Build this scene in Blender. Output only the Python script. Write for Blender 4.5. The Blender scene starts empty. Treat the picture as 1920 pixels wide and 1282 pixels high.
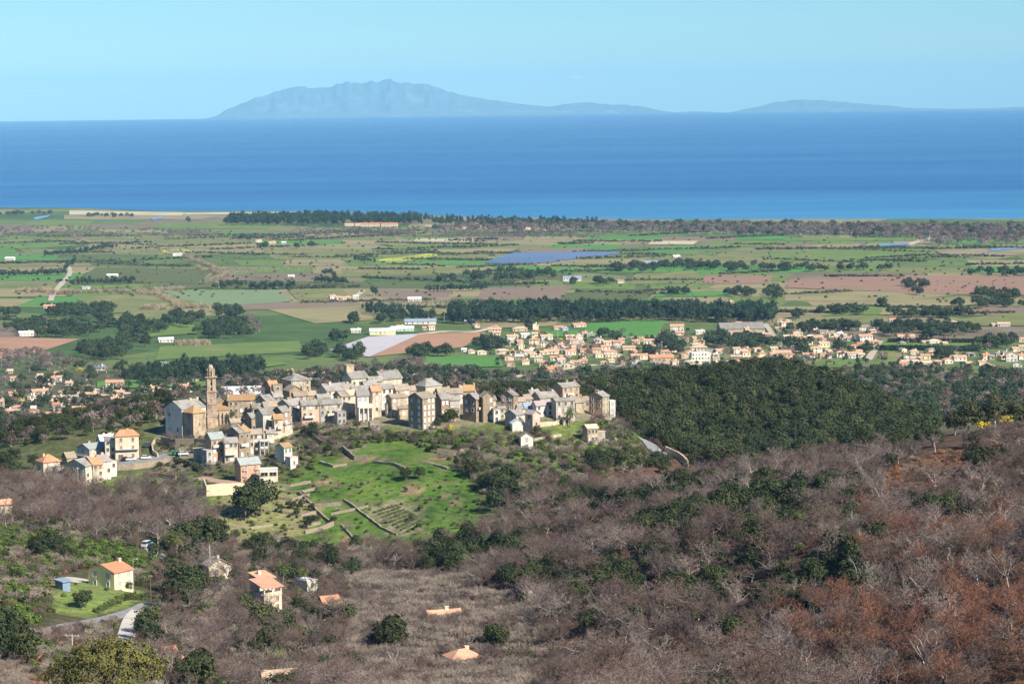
import bpy, bmesh, math, random
import numpy as np
from mathutils import Vector, Matrix

random.seed(7)
rng = np.random.default_rng(11)
scene = bpy.context.scene
COL = scene.collection

# ------------------------------------------------------------------ camera
F_PX, CX, CY = 4800.0, 960.0, 641.0          # focal length in photo pixels
H_CAM = 300.0
R_EARTH = 6371000.0
PITCH = math.atan((641.0 - 169.0) / F_PX)
ROLL = math.radians(0.66)
_f = Vector((0, math.cos(PITCH), -math.sin(PITCH)))
_r0 = Vector((1, 0, 0)); _u0 = Vector((0, math.sin(PITCH), math.cos(PITCH)))
_r = _r0 * math.cos(ROLL) - _u0 * math.sin(ROLL)
_u = _u0 * math.cos(ROLL) + _r0 * math.sin(ROLL)
cam_data = bpy.data.cameras.new("camera")
cam = bpy.data.objects.new("camera", cam_data)
COL.objects.link(cam)
cam.matrix_world = Matrix(((_r.x, _u.x, -_f.x, 0), (_r.y, _u.y, -_f.y, 0), (_r.z, _u.z, -_f.z, H_CAM), (0, 0, 0, 1)))
cam_data.sensor_width = 36.0
cam_data.lens = 36.0 * F_PX / 1920.0
cam_data.clip_start = 1.0
cam_data.clip_end = 300000.0
scene.camera = cam

# ------------------------------------------------------------------ light
SUN_EL, SUN_AZ = math.radians(38.0), math.radians(130.0)     # azimuth clockwise from the view direction (+Y)
world = bpy.data.worlds.new("World"); scene.world = world; world.use_nodes = True
wn = world.node_tree.nodes; wl = world.node_tree.links
for n in list(wn): wn.remove(n)
sky = wn.new("ShaderNodeTexSky"); sky.sky_type = 'NISHITA'; sky.sun_disc = False
sky.sun_elevation = SUN_EL; sky.sun_rotation = SUN_AZ
sky.altitude = 300.0; sky.air_density = 1.0; sky.dust_density = 0.0; sky.ozone_density = 6.0
bg = wn.new("ShaderNodeBackground"); bg.inputs[1].default_value = 0.066
wo = wn.new("ShaderNodeOutputWorld")
tint = wn.new("ShaderNodeMix"); tint.data_type = 'RGBA'; tint.blend_type = 'MULTIPLY'; tint.inputs[0].default_value = 1.0
tint.inputs[7].default_value = (0.60, 0.90, 1.10, 1)           # the cool white balance of the photograph
wl.new(sky.outputs[0], tint.inputs[6]); wl.new(tint.outputs[2], bg.inputs[0]); wl.new(bg.outputs[0], wo.inputs[0])
sun_data = bpy.data.lights.new("sun", 'SUN'); sun_data.energy = 5.0; sun_data.angle = math.radians(0.5)
sun_data.color = (1.0, 0.92, 0.80)
sun = bpy.data.objects.new("sun", sun_data); COL.objects.link(sun)
SUN_DIR = Vector((math.sin(SUN_AZ) * math.cos(SUN_EL), math.cos(SUN_AZ) * math.cos(SUN_EL), math.sin(SUN_EL)))
sun.rotation_euler = SUN_DIR.to_track_quat('Z', 'Y').to_euler()

scene.view_settings.view_transform = 'Standard'
scene.view_settings.look = 'None'
scene.view_settings.exposure = 0.85
scene.view_settings.gamma = 1.0
scene.view_settings.use_curve_mapping = False
scene.render.engine = 'CYCLES'
scene.cycles.max_bounces = 4; scene.cycles.diffuse_bounces = 2; scene.cycles.glossy_bounces = 2
scene.cycles.transmission_bounces = 2; scene.cycles.transparent_max_bounces = 6
scene.cycles.use_denoising = True
scene.cycles.caustics_reflective = False; scene.cycles.caustics_refractive = False

# ------------------------------------------------------------------ pixels and the ground
RM = np.array([[_r.x, _r.y, _r.z], [_u.x, _u.y, _u.z], [_f.x, _f.y, _f.z]])   # world -> camera axes

def ray(px, py):
    d = _f * F_PX + _r * (px - CX) + _u * (CY - py)
    return d / d.y                                            # scaled so that y = 1

def at(px, py, D):
    d = ray(px, py)
    return Vector((d.x * D, D, H_CAM + d.z * D))

def project(X):
    """Nx3 world points -> photo pixels"""
    X = np.atleast_2d(np.asarray(X, float))
    c = (X - np.array([0, 0, H_CAM])) @ RM.T
    return np.stack([CX + F_PX * c[:, 0] / c[:, 2], CY - F_PX * c[:, 1] / c[:, 2]], 1)

def curv(x, y):
    return -(x * x + y * y) / (2 * R_EARTH)

_cpx = np.array([-900, 0, 150, 300, 500, 700, 900, 1200, 1500, 1920, 2800], float)
_cD = np.array([7300, 6800, 6700, 6450, 6400, 6200, 5950, 5760, 5700, 5600, 5600], float)
_ctan = (_cpx - CX) / F_PX

def coast_y(x, y):
    return np.interp(x / np.maximum(y, 1.0), _ctan, _cD)

_pD = np.array([0, 1500, 2000, 2400, 2900, 3900, 4750, 5500, 5750, 5800, 6400, 20000], float)
_pZ = np.array([110, 84, 63, 46, 39, 29, 19.5, 9, 4.5, 2.5, -8, -40], float)

def plain_z(x, y):
    return np.interp(y * 5750.0 / coast_y(x, y), _pD, _pZ) + curv(x, y)

def sm(a, b, t):
    t = np.clip((t - a) / (b - a), 0, 1); return t * t * (3 - 2 * t)

_vis = [  # (photo x, photo y, distance) of points of the hillside
 (1900,1282,430),(1600,1282,470),(1300,1282,520),(1000,1282,570),(700,1282,580),(400,1282,525),(100,1282,455),(-100,1282,430),(2050,1282,420),
 (1900,1050,560),(1600,1050,600),(1300,1050,660),(1100,1050,730),(2050,1000,580),
 (1900,905,700),(1650,895,760),(1500,945,760),(1300,970,805),(1100,980,850),
 (1900,818,800),(1750,842,830),(1600,874,865),(1450,906,885),(1320,926,895),(2050,755,820),
 (900,1150,700),(900,1080,800),(750,1090,800),(600,1150,710),(1000,1000,850),
 (200,1105,690),(60,1175,600),(300,1140,650),(250,1200,590),(0,1100,640),(100,1010,770),(300,1010,800),(430,1010,860),(500,1080,770),
 (0,930,890),(-150,1000,760),(-150,1150,600),
 (400,935,930),(480,912,952),(620,1020,885),(740,1010,885),(860,985,890),(700,915,935),(850,895,945),(1000,900,945),(1100,870,985),(1200,875,1005),
 (350,822,1035),(450,872,985),(500,806,1030),(600,798,1030),(700,800,1022),(790,808,1010),(900,808,1018),(1000,812,1012),(1110,826,1010),(1130,792,1035),(1205,845,1030),(1270,868,1020),
 (130,908,965),(180,885,985),(230,858,1015),(290,868,1000),(90,905,970),(-60,905,960),
 (100,818,1320),(100,790,1650),(-100,800,1650),(280,820,1250),
 (1300,860,1085),(1500,862,1060),(1640,850,1010),(1500,706,1330),(1300,722,1330),(1200,722,1300),(1640,768,1240),(1740,818,1165),(1150,735,1230),(980,745,1180),(1400,780,1190),
 (1850,765,1760),(1850,703,2150),(2050,760,1760),
]
_hid = [  # (x as photo column, distance, height)
 (350,1110,168),(500,1110,167),(650,1110,166.5),(800,1100,166),(950,1090,166),(1080,1090,167),(500,1065,170),(650,1065,170),(800,1060,169),(950,1055,169),(350,1068,164),(400,1068,164),(435,1062,165),
 (300,1300,128),(500,1350,115),(700,1350,115),(900,1400,118),(500,1700,80),(900,1700,82),(1300,1600,96),(1500,1650,92),(1700,1550,92),
 (1850,1000,148),(1850,1300,108),(1650,960,140),(2050,1000,150),(1500,960,137),(1400,985,136),
 (300,330,219),(0,330,222),(900,300,208),(1500,300,212),(2100,300,218),(-300,300,230),(960,60,282),(2400,60,284),(-600,60,284),(960,160,246),(0,160,262),(1920,160,252),(960,-60,300),
 (2400,800,205),(2400,560,215),(-500,800,195),(-500,560,205),(-500,1000,150),(2400,1100,150),
]
for _x in (-300, 100, 500, 900, 1300, 1700, 2200):
    for _d in (2000, 2250, 2500):
        _hid.append((_x, _d, None))
_cp = []
for (a, b, D) in _vis:
    p = at(a, b, D); _cp.append((p.x, p.y, p.z))
for (a, D, z) in _hid:
    x = (a - CX) / F_PX * D
    _cp.append((x, D, float(plain_z(np.array([x]), np.array([float(D)]))[0]) if z is None else z))
_cp = np.array(_cp, float)
_SC = 500.0

def _tps(r2):
    return np.where(r2 > 1e-12, 0.5 * r2 * np.log(np.maximum(r2, 1e-12)), 0.0)

_C = _cp[:, :2] / _SC
_n = len(_C)
_K = _tps(((_C[:, None, :] - _C[None, :, :]) ** 2).sum(-1)) + np.eye(_n) * 0.0008
_A = np.zeros((_n + 3, _n + 3)); _A[:_n, :_n] = _K; _A[:_n, _n] = 1; _A[:_n, _n + 1:] = _C; _A[_n, :_n] = 1; _A[_n + 1:, :_n] = _C.T
_W = np.linalg.solve(_A, np.concatenate([_cp[:, 2], np.zeros(3)]))

def _hash(ix, iy, s):
    h = np.sin(ix * 127.1 + iy * 311.7 + s * 74.7) * 43758.5453
    return h - np.floor(h)

def vnoise(x, y, s=0.0):
    ix, iy = np.floor(x), np.floor(y); fx, fy = x - ix, y - iy
    fx = fx * fx * (3 - 2 * fx); fy = fy * fy * (3 - 2 * fy)
    a, b, c, d = _hash(ix, iy, s), _hash(ix + 1, iy, s), _hash(ix, iy + 1, s), _hash(ix + 1, iy + 1, s)
    return a + (b - a) * fx + (c - a) * fy + (a - b - c + d) * fx * fy

def ground(x, y):
    x = np.atleast_1d(np.asarray(x, float)); y = np.atleast_1d(np.asarray(y, float))
    out = plain_z(x, y)
    m = y < 2400
    if m.any():
        q = np.stack([x[m], y[m]], 1) / _SC
        z = np.empty(len(q))
        for i in range(0, len(q), 20000):
            qq = q[i:i + 20000]
            k = _tps(((qq[:, None, :] - _C[None, :, :]) ** 2).sum(-1))
            z[i:i + 20000] = k @ _W[:_n] + _W[_n] + qq @ _W[_n + 1:]
        z += (vnoise(x[m] / 45, y[m] / 45, 3) - 0.5) * 2.4 + (vnoise(x[m] / 14, y[m] / 14, 5) - 0.5) * 0.9
        gw = sm(10, 60, x[m]) * sm(380, 460, y[m]) * (1 - sm(840, 930, y[m]))          # gullies and spurs of the right hillside
        gu = x[m] * .8 + y[m] * .35
        z += gw * ((1 - np.abs(2 * vnoise(gu / 62, (y[m] - x[m]) / 170, 14) - 1)) - .5) * 9.0
        t = sm(1950, 2350, y[m])
        out[m] = z * (1 - t) + out[m] * t
    return out

def gz(x, y):
    return float(ground(np.array([x]), np.array([y]))[0])

# a fine table of the hillside, for quick look-ups
_GD = np.arange(100.0, 2404.0, 4.0); _GU = np.arange(-0.42, 0.4201, 0.0025)
_gu, _gd = np.meshgrid(_GU, _GD)
_GZ = ground((_gu * _gd).ravel(), _gd.ravel()).reshape(_gd.shape)

def gfast(x, y):
    x = np.atleast_1d(np.asarray(x, float)); y = np.atleast_1d(np.asarray(y, float))
    out = plain_z(x, y); m = (y < 2396) & (y > 101)
    if m.any():
        a = (y[m] - 100.0) / 4.0; c = np.clip((x[m] / y[m] + 0.42) / 0.0025, 0, len(_GU) - 1.001)
        i, j = a.astype(int), c.astype(int); fa, fc = a - i, c - j
        out[m] = _GZ[i, j] * (1 - fa) * (1 - fc) + _GZ[i + 1, j] * fa * (1 - fc) + _GZ[i, j + 1] * (1 - fa) * fc + _GZ[i + 1, j + 1] * fa * fc
    return out

_steps = np.concatenate([np.arange(150, 1500, 2.0), np.arange(1500, 7400, 6.0)])

def hit_many(px, py, dmin=150.0):
    """where the lines of sight of photo pixels meet the ground"""
    px = np.atleast_1d(np.asarray(px, float)); py = np.atleast_1d(np.asarray(py, float))
    dx = _f.x * F_PX + _r.x * (px - CX) + _u.x * (CY - py); dy = _f.y * F_PX + _r.y * (px - CX) + _u.y * (CY - py); dz = _f.z * F_PX + _r.z * (px - CX) + _u.z * (CY - py)
    tx, tz = dx / dy, dz / dy
    t = _steps[_steps >= dmin]; out = np.zeros((len(px), 3))
    for k in range(0, len(px), 400):
        X = tx[k:k + 400, None] * t[None, :]; T = np.broadcast_to(t, X.shape)
        h = H_CAM + tz[k:k + 400, None] * t[None, :] - gfast(X.ravel(), T.ravel()).reshape(X.shape)
        i = np.argmax(h < 0, 1); i[~(h < 0).any(1)] = len(t) - 1
        i0 = np.maximum(i - 1, 0); r = np.arange(len(i)); h0, h1 = h[r, i0], h[r, i]
        D = t[i0] + (t[i] - t[i0]) * np.clip(h0 / np.maximum(h0 - h1, 1e-6), 0, 1)
        out[k:k + 400, 0] = tx[k:k + 400] * D; out[k:k + 400, 1] = D
    out[:, 2] = gfast(out[:, 0], out[:, 1])
    return out

def hit(px, py, dmin=150.0):
    p = hit_many([px], [py], dmin)[0]
    return Vector((p[0], p[1], gz(p[0], p[1])))

def hit_plain(px, py):
    """the same for many pixels of the open plain at once"""
    px = np.atleast_1d(np.asarray(px, float)); py = np.atleast_1d(np.asarray(py, float))
    dx = _f.x * F_PX + _r.x * (px - CX) + _u.x * (CY - py); dy = _f.y * F_PX + _r.y * (px - CX) + _u.y * (CY - py); dz = _f.z * F_PX + _r.z * (px - CX) + _u.z * (CY - py)
    tx, tz = dx / dy, dz / dy
    D = np.full(len(px), 3000.0)
    for _ in range(40):
        D = 0.5 * D + 0.5 * np.clip((plain_z(tx * D, D) - H_CAM) / tz, 1900, 7300)
    return np.stack([tx * D, D, ground(tx * D, D)], 1)

def in_poly(P, poly):
    P = np.atleast_2d(P); x, y = P[:, 0], P[:, 1]
    c = np.zeros(len(P), bool); n = len(poly)
    for i in range(n):
        x1, y1 = poly[i]; x2, y2 = poly[(i + 1) % n]
        k = ((y1 > y) != (y2 > y))
        if y1 != y2:
            c ^= k & (x < (x2 - x1) * (y - y1) / (y2 - y1) + x1)
    return c

# ------------------------------------------------------------------ small helpers
def tag(o, label=None, cat=None, group=None, kind=None):
    if label: o["label"] = label
    if cat: o["category"] = cat
    if group: o["group"] = group
    if kind: o["kind"] = kind
    return o

def link(name, data, parent=None, loc=None, rz=0.0):
    o = bpy.data.objects.new(name, data); COL.objects.link(o)
    if parent is not None: o.parent = parent
    if loc is not None: o.location = loc
    if rz: o.rotation_euler = (0, 0, rz)
    return o

class MB:
    """collects faces, then makes one mesh"""
    def __init__(s): s.v = []; s.f = []; s.m = []
    def face(s, pts, m=0):
        i = len(s.v); s.v += [tuple(p) for p in pts]; s.f.append(tuple(range(i, i + len(pts)))); s.m.append(m)
    def box(s, c, d, m=0, rz=0.0):
        (x, y, z), (a, b, h) = c, (d[0] / 2, d[1] / 2, d[2] / 2)
        i = len(s.v); ca, sa = math.cos(rz), math.sin(rz)
        for dz in (-h, h):
            for dx, dy in ((-a, -b), (a, -b), (a, b), (-a, b)):
                s.v.append((x + dx * ca - dy * sa, y + dx * sa + dy * ca, z + dz))
        for q in ((0, 3, 2, 1), (4, 5, 6, 7), (0, 1, 5, 4), (1, 2, 6, 5), (2, 3, 7, 6), (3, 0, 4, 7)):
            s.f.append(tuple(i + k for k in q)); s.m.append(m)
        return s
    def prism(s, poly, z0, z1, m=0):
        i = len(s.v); n = len(poly)
        s.v += [(x, y, z0) for x, y in poly] + [(x, y, z1) for x, y in poly]
        s.f.append(tuple(i + k for k in reversed(range(n)))); s.m.append(m)
        s.f.append(tuple(i + n + k for k in range(n))); s.m.append(m)
        for k in range(n):
            s.f.append((i + k, i + (k + 1) % n, i + n + (k + 1) % n, i + n + k)); s.m.append(m)
        return s
    def tube(s, p, q, r0, r1, n=6, m=0, cap=True):
        p, q = Vector(p), Vector(q); d = (q - p)
        if d.length < 1e-6: return s
        d.normalize(); a = d.orthogonal().normalized(); b = d.cross(a)
        i = len(s.v)
        for (c, r) in ((p, r0), (q, r1)):
            for k in range(n):
                t = 2 * math.pi * k / n
                s.v.append(tuple(c + a * (math.cos(t) * r) + b * (math.sin(t) * r)))
        for k in range(n):
            s.f.append((i + k, i + (k + 1) % n, i + n + (k + 1) % n, i + n + k)); s.m.append(m)
        if cap:
            s.f.append(tuple(i + n + k for k in range(n))); s.m.append(m)
        return s
    def lathe(s, prof, c=(0, 0), n=12, m=0):
        i = len(s.v)
        for (r, z) in prof:
            for k in range(n):
                t = 2 * math.pi * k / n
                s.v.append((c[0] + math.cos(t) * r, c[1] + math.sin(t) * r, z))
        for j in range(len(prof) - 1):
            for k in range(n):
                s.f.append((i + j * n + k, i + j * n + (k + 1) % n, i + (j + 1) * n + (k + 1) % n, i + (j + 1) * n + k)); s.m.append(m)
        return s
    def mesh(s, name, mats):
        me = bpy.data.meshes.new(name)
        seen, vs, mp = {}, [], []                              # weld corners that coincide
        for p in s.v:
            k = (round(p[0], 4), round(p[1], 4), round(p[2], 4))
            if k not in seen: seen[k] = len(vs); vs.append(p)
            mp.append(seen[k])
        fs = [tuple(mp[i] for i in f) for f in s.f]
        keep = [len(set(f)) == len(f) for f in fs]
        s.m = [m for m, k in zip(s.m, keep) if k]
        me.from_pydata(vs, [], [f for f, k in zip(fs, keep) if k])
        for m in (mats if isinstance(mats, (list, tuple)) else [mats]): me.materials.append(m)
        if any(s.m): me.polygons.foreach_set("material_index", s.m)
        return me
    def build(s, name, mats, parent=None, loc=None, rz=0.0):
        return link(name, s.mesh(name, mats), parent, loc, rz)

# ------------------------------------------------------------------ materials
MATS = {}

def mat(name, base, var=0.25, scale=0.5, rough=0.85, second=None, mix=0.5, per_object=0.0, scale2=None, spec=0.3, bump=0.0, stretch=None, coord='World', streak=0.0):
    """base colour broken up by two noises, an optional second colour in patches, and a random shade per object"""
    if name in MATS: return MATS[name]
    m = bpy.data.materials.new(name); m.use_nodes = True
    nt = m.node_tree; N, L = nt.nodes, nt.links
    b = N["Principled BSDF"]; b.inputs["Roughness"].default_value = rough
    b.inputs["Specular IOR Level"].default_value = spec
    mp = N.new("ShaderNodeMapping")
    L.new(N.new("ShaderNodeNewGeometry").outputs["Position"] if coord == 'World' else N.new("ShaderNodeTexCoord").outputs[coord], mp.inputs[0])
    if stretch: mp.inputs["Scale"].default_value = stretch
    n1 = N.new("ShaderNodeTexNoise"); n1.inputs["Scale"].default_value = scale; n1.inputs["Detail"].default_value = 6; n1.inputs["Roughness"].default_value = 0.65
    L.new(mp.outputs[0], n1.inputs["Vector"])
    col = N.new("ShaderNodeRGB"); col.outputs[0].default_value = (*base, 1)
    src = col.outputs[0]
    if second:
        n2 = N.new("ShaderNodeTexNoise"); n2.inputs["Scale"].default_value = scale2 or scale * 0.35; n2.inputs["Detail"].default_value = 5
        L.new(mp.outputs[0], n2.inputs["Vector"])
        r2 = N.new("ShaderNodeMapRange"); r2.inputs[1].default_value = 0.62 - 0.3 * mix; r2.inputs[2].default_value = 0.78 - 0.3 * mix
        L.new(n2.outputs["Fac"], r2.inputs[0])
        mx = N.new("ShaderNodeMix"); mx.data_type = 'RGBA'; mx.inputs[7].default_value = (*second, 1)
        L.new(r2.outputs[0], mx.inputs[0]); L.new(src, mx.inputs[6]); src = mx.outputs[2]
    mr = N.new("ShaderNodeMapRange"); mr.inputs[1].default_value = 0.25; mr.inputs[2].default_value = 0.75
    mr.inputs[3].default_value = 1 - var; mr.inputs[4].default_value = 1 + var
    L.new(n1.outputs["Fac"], mr.inputs[0])
    fac = mr.outputs[0]
    if per_object:
        oi = N.new("ShaderNodeObjectInfo"); r3 = N.new("ShaderNodeMapRange"); r3.inputs[3].default_value = 1 - per_object; r3.inputs[4].default_value = 1 + per_object
        L.new(oi.outputs["Random"], r3.inputs[0])
        mu = N.new("ShaderNodeMath"); mu.operation = 'MULTIPLY'; L.new(fac, mu.inputs[0]); L.new(r3.outputs[0], mu.inputs[1]); fac = mu.outputs[0]
    vm = N.new("ShaderNodeVectorMath"); vm.operation = 'SCALE'
    L.new(src, vm.inputs[0]); L.new(fac, vm.inputs["Scale"])
    L.new(vm.outputs[0], b.inputs["Base Color"])
    if streak:                                               # rain streaks and old patches running down the wall
        mp3 = N.new("ShaderNodeMapping"); mp3.inputs["Scale"].default_value = (1.1, 1.1, 0.22); L.new(N.new("ShaderNodeNewGeometry").outputs["Position"], mp3.inputs[0])
        n3 = N.new("ShaderNodeTexNoise"); n3.inputs["Scale"].default_value = 0.9; n3.inputs["Detail"].default_value = 4; L.new(mp3.outputs[0], n3.inputs["Vector"])
        r4 = N.new("ShaderNodeMapRange"); r4.inputs[1].default_value = 0.35; r4.inputs[2].default_value = 0.65; r4.inputs[3].default_value = 1 - streak; r4.inputs[4].default_value = 1 + 0.5 * streak; L.new(n3.outputs["Fac"], r4.inputs[0])
        mu2 = N.new("ShaderNodeMath"); mu2.operation = 'MULTIPLY'; L.new(fac, mu2.inputs[0]); L.new(r4.outputs[0], mu2.inputs[1]); L.new(mu2.outputs[0], vm.inputs["Scale"])
    if bump:
        bp = N.new("ShaderNodeBump"); bp.inputs["Strength"].default_value = bump; bp.inputs["Distance"].default_value = 0.3
        L.new(n1.outputs["Fac"], bp.inputs["Height"]); L.new(bp.outputs[0], b.inputs["Normal"])
    MATS[name] = m
    return m

# ------------------------------------------------------------------ ground sheet
ZONES = {  # outlines on the ground, as seen in the photograph
 'meadow': [(585,862),(640,855),(700,835),(760,832),(830,862),(880,900),(905,950),(880,990),(830,1000),(760,1018),(700,1012),(640,1035),(585,1030),(560,1000),(600,960),(560,930),(545,900)],
 'terrace': [(385,935),(440,925),(520,905),(560,905),(600,960),(560,1010),(440,1030),(400,1010)],
 'garden': [(690,945),(760,935),(800,975),(770,1000),(745,1012),(715,985),(680,960)],
 'spur': [(900,800),(1190,780),(1215,830),(1200,870),(1090,895),(930,905),(880,880),(830,850),(700,830),(640,840),(560,850),(560,800)],
 'clearing': [(1630,905),(1690,868),(1760,848),(1880,850),(1880,905),(1780,912),(1690,918)],
 'lawn': [(100,1090),(160,1085),(260,1110),(275,1120),(180,1150),(90,1150)],
 'greenleft': [(330,890),(385,900),(400,960),(400,1010),(345,960)],
 'bankleft': [(150,905),(300,880),(320,905),(270,935),(190,935),(150,925)],
}
ys = [-120.0, -60, 0, 60, 120]
y = 160.0
while y < 7300:
    ys.append(y); y += 5.5 if y < 1150 else (9 if y < 1500 else (22 if y < 2400 else 60))
ys = np.array(ys)
NU = 170
us = np.linspace(-0.30, 0.30, NU)
YY = np.repeat(ys[:, None], NU, 1)
XX = us[None, :] * np.maximum(YY, 0) * 1.0 + us[None, :] * 260.0 * np.exp(-np.maximum(YY, 0) / 300.0)
ZZ = ground(XX.ravel(), YY.ravel()).reshape(YY.shape)
verts = np.stack([XX.ravel(), YY.ravel(), ZZ.ravel()], 1)
nr = len(ys)
idx = np.arange(nr * NU).reshape(nr, NU)
quads = np.stack([idx[:-1, :-1].ravel(), idx[:-1, 1:].ravel(), idx[1:, 1:].ravel(), idx[1:, :-1].ravel()], 1)

def np_mesh(name, verts, faces, mats):
    """faces: (n,3) or (n,4) int array"""
    me = bpy.data.meshes.new(name)
    k = faces.shape[1]
    me.vertices.add(len(verts)); me.vertices.foreach_set("co", np.asarray(verts, np.float32).ravel())
    me.loops.add(faces.size); me.loops.foreach_set("vertex_index", faces.astype(np.int32).ravel())
    me.polygons.add(len(faces)); me.polygons.foreach_set("loop_start", np.arange(0, faces.size, k, dtype=np.int32))
    me.update(calc_edges=True)
    for m in (mats if isinstance(mats, (list, tuple)) else [mats]): me.materials.append(m)
    return me

# what grows where: an attribute with the ground cover (grass / litter / scrub soil)
PX = project(verts)
near = verts[:, 1] < 1250
cover = np.zeros((len(verts), 4), np.float32); cover[:, 3] = 1
wob = np.stack([(vnoise(verts[:, 0] / 9, verts[:, 1] / 9, 1) - .5) * 22, (vnoise(verts[:, 0] / 9, verts[:, 1] / 9, 2) - .5) * 14], 1)
def zone(name, wobble=True):
    return in_poly(PX + (wob if wobble else 0), ZONES[name]) & near
LITTER, SCRUB, GRASS, DRY, FERN, SOIL = (0.085, 0.048, 0.033), (0.07, 0.066, 0.033), (0.062, 0.122, 0.020), (0.19, 0.19, 0.075), (0.17, 0.075, 0.042), (0.22, 0.15, 0.10)
cover[:, :3] = np.where((verts[:, 1] < 2000)[:, None], LITTER, (0.105, 0.11, 0.05))
left = PX[:, 0] < 620
cover[near & left, :3] = SCRUB
edge = near & (PX[:, 0] < 1010) & (verts[:, 1] > 850); cover[edge, :3] = (0.082, 0.095, 0.034)
yard = near & (verts[:, 1] > 990) & (verts[:, 1] < 1105) & (PX[:, 0] > 300) & (PX[:, 0] < 1190); cover[yard, :3] = (0.20, 0.175, 0.115)
behind = (verts[:, 1] > 1105) & (verts[:, 1] < 2150)
cover[behind, :3] = (0.075, 0.08, 0.04)
for nme, c in (('spur', (0.085, 0.125, 0.032)), ('terrace', DRY), ('meadow', GRASS), ('garden', (0.21, 0.19, 0.11)), ('clearing', FERN), ('lawn', (0.15, 0.20, 0.05)), ('greenleft', (0.09, 0.15, 0.03)), ('bankleft', (0.12, 0.18, 0.04))):
    cover[zone(nme), :3] = c
for c in ([(640, 858), (690, 860), (688, 866), (645, 866)], [(762, 912), (800, 916), (800, 926), (765, 922)], [(640, 1012), (690, 1012), (690, 1020), (645, 1022)], [(842, 922), (856, 945), (850, 948), (836, 926)], [(700, 852), (722, 862), (716, 866), (696, 858)], [(575, 900), (640, 905), (636, 912), (575, 906)], [(560, 940), (600, 948), (600, 954), (560, 948)], [(810, 852), (880, 855), (876, 866), (815, 862)], [(385, 893), (440, 905), (420, 909), (380, 902)]):
    cover[in_poly(PX + wob * .4, c) & near, :3] = SOIL
gv = zone('meadow') | zone('spur')
dk = vnoise(verts[:, 0] / 11, verts[:, 1] / 15, 8) * .6 + vnoise(verts[:, 0] / 4.5, verts[:, 1] / 6, 4) * .4
cover[gv, :3] *= (0.62 + 0.85 * dk[gv])[:, None] * np.stack([.85 + .4 * dk[gv], np.ones(gv.sum()), np.ones(gv.sum())], 1)
gm = bpy.data.materials.new("hillside_and_plain"); gm.use_nodes = True
N, L = gm.node_tree.nodes, gm.node_tree.links
b = N["Principled BSDF"]; b.inputs["Roughness"].default_value = 0.95; b.inputs["Specular IOR Level"].default_value = 0.1
ca = N.new("ShaderNodeAttribute"); ca.attribute_name = "cover"
geo = N.new("ShaderNodeNewGeometry")
def noise(scale, detail=6, rough=0.6, stretch=None):
    n = N.new("ShaderNodeTexNoise"); n.inputs["Scale"].default_value = scale; n.inputs["Detail"].default_value = detail; n.inputs["Roughness"].default_value = rough
    if stretch:
        mp = N.new("ShaderNodeMapping"); mp.inputs["Scale"].default_value = stretch; L.new(geo.outputs["Position"], mp.inputs[0]); L.new(mp.outputs[0], n.inputs["Vector"])
    else:
        L.new(geo.outputs["Position"], n.inputs["Vector"])
    return n
def rng_node(src, a, b_, c, d):
    r = N.new("ShaderNodeMapRange"); r.inputs[1].default_value = a; r.inputs[2].default_value = b_; r.inputs[3].default_value = c; r.inputs[4].default_value = d
    L.new(src, r.inputs[0]); return r
n1 = noise(0.35, 8, 0.7); r1 = rng_node(n1.outputs["Fac"], 0.3, 0.7, 0.4, 1.6)
vm = N.new("ShaderNodeVectorMath"); vm.operation = 'SCALE'; L.new(ca.outputs["Color"], vm.inputs[0]); L.new(r1.outputs[0], vm.inputs["Scale"])
n2 = noise(0.09, 7, 0.7); r2 = rng_node(n2.outputs["Fac"], 0.5, 0.66, 0.0, 0.6)
mx = N.new("ShaderNodeMix"); mx.data_type = 'RGBA'; mx.inputs[7].default_value = (0.17, 0.14, 0.08, 1)
L.new(r2.outputs[0], mx.inputs[0]); L.new(vm.outputs[0], mx.inputs[6])
# the far plain: meadow, fallow and ploughed patches between the built fields
vor = N.new("ShaderNodeTexVoronoi"); vor.inputs["Scale"].default_value = 0.0042; vor.inputs["Randomness"].default_value = 0.85
mp = N.new("ShaderNodeMapping"); mp.inputs["Rotation"].default_value = (0, 0, 0.35); mp.inputs["Scale"].default_value = (1.0, 0.75, 0.0); L.new(geo.outputs["Position"], mp.inputs[0]); L.new(mp.outputs[0], vor.inputs["Vector"])
ramp = N.new("ShaderNodeValToRGB"); cr = ramp.color_ramp; cr.interpolation = 'CONSTANT'
stops = [(0.0, (0.11, 0.15, 0.048)), (0.2, (0.165, 0.17, 0.07)), (0.42, (0.22, 0.195, 0.10)), (0.58, (0.062, 0.105, 0.032)), (0.75, (0.17, 0.135, 0.09)), (0.88, (0.088, 0.125, 0.04))]
cr.elements[0].position = 0; cr.elements[0].color = (*stops[0][1], 1)
cr.elements[1].position = stops[1][0]; cr.elements[1].color = (*stops[1][1], 1)
for p_, c_ in stops[2:]:
    e = cr.elements.new(p_); e.color = (*c_, 1)
sp = N.new("ShaderNodeSeparateColor"); L.new(vor.outputs["Color"], sp.inputs[0]); L.new(sp.outputs[0], ramp.inputs[0])
n3 = noise(0.02, 7, 0.65); r3 = rng_node(n3.outputs["Fac"], 0.3, 0.7, 0.72, 1.28)
vm2 = N.new("ShaderNodeVectorMath"); vm2.operation = 'SCALE'; L.new(ramp.outputs[0], vm2.inputs[0]); L.new(r3.outputs[0], vm2.inputs["Scale"])
sx = N.new("ShaderNodeSeparateXYZ"); L.new(geo.outputs["Position"], sx.inputs[0])
rp = rng_node(sx.outputs["Y"], 2050, 2250, 0, 1)
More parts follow.
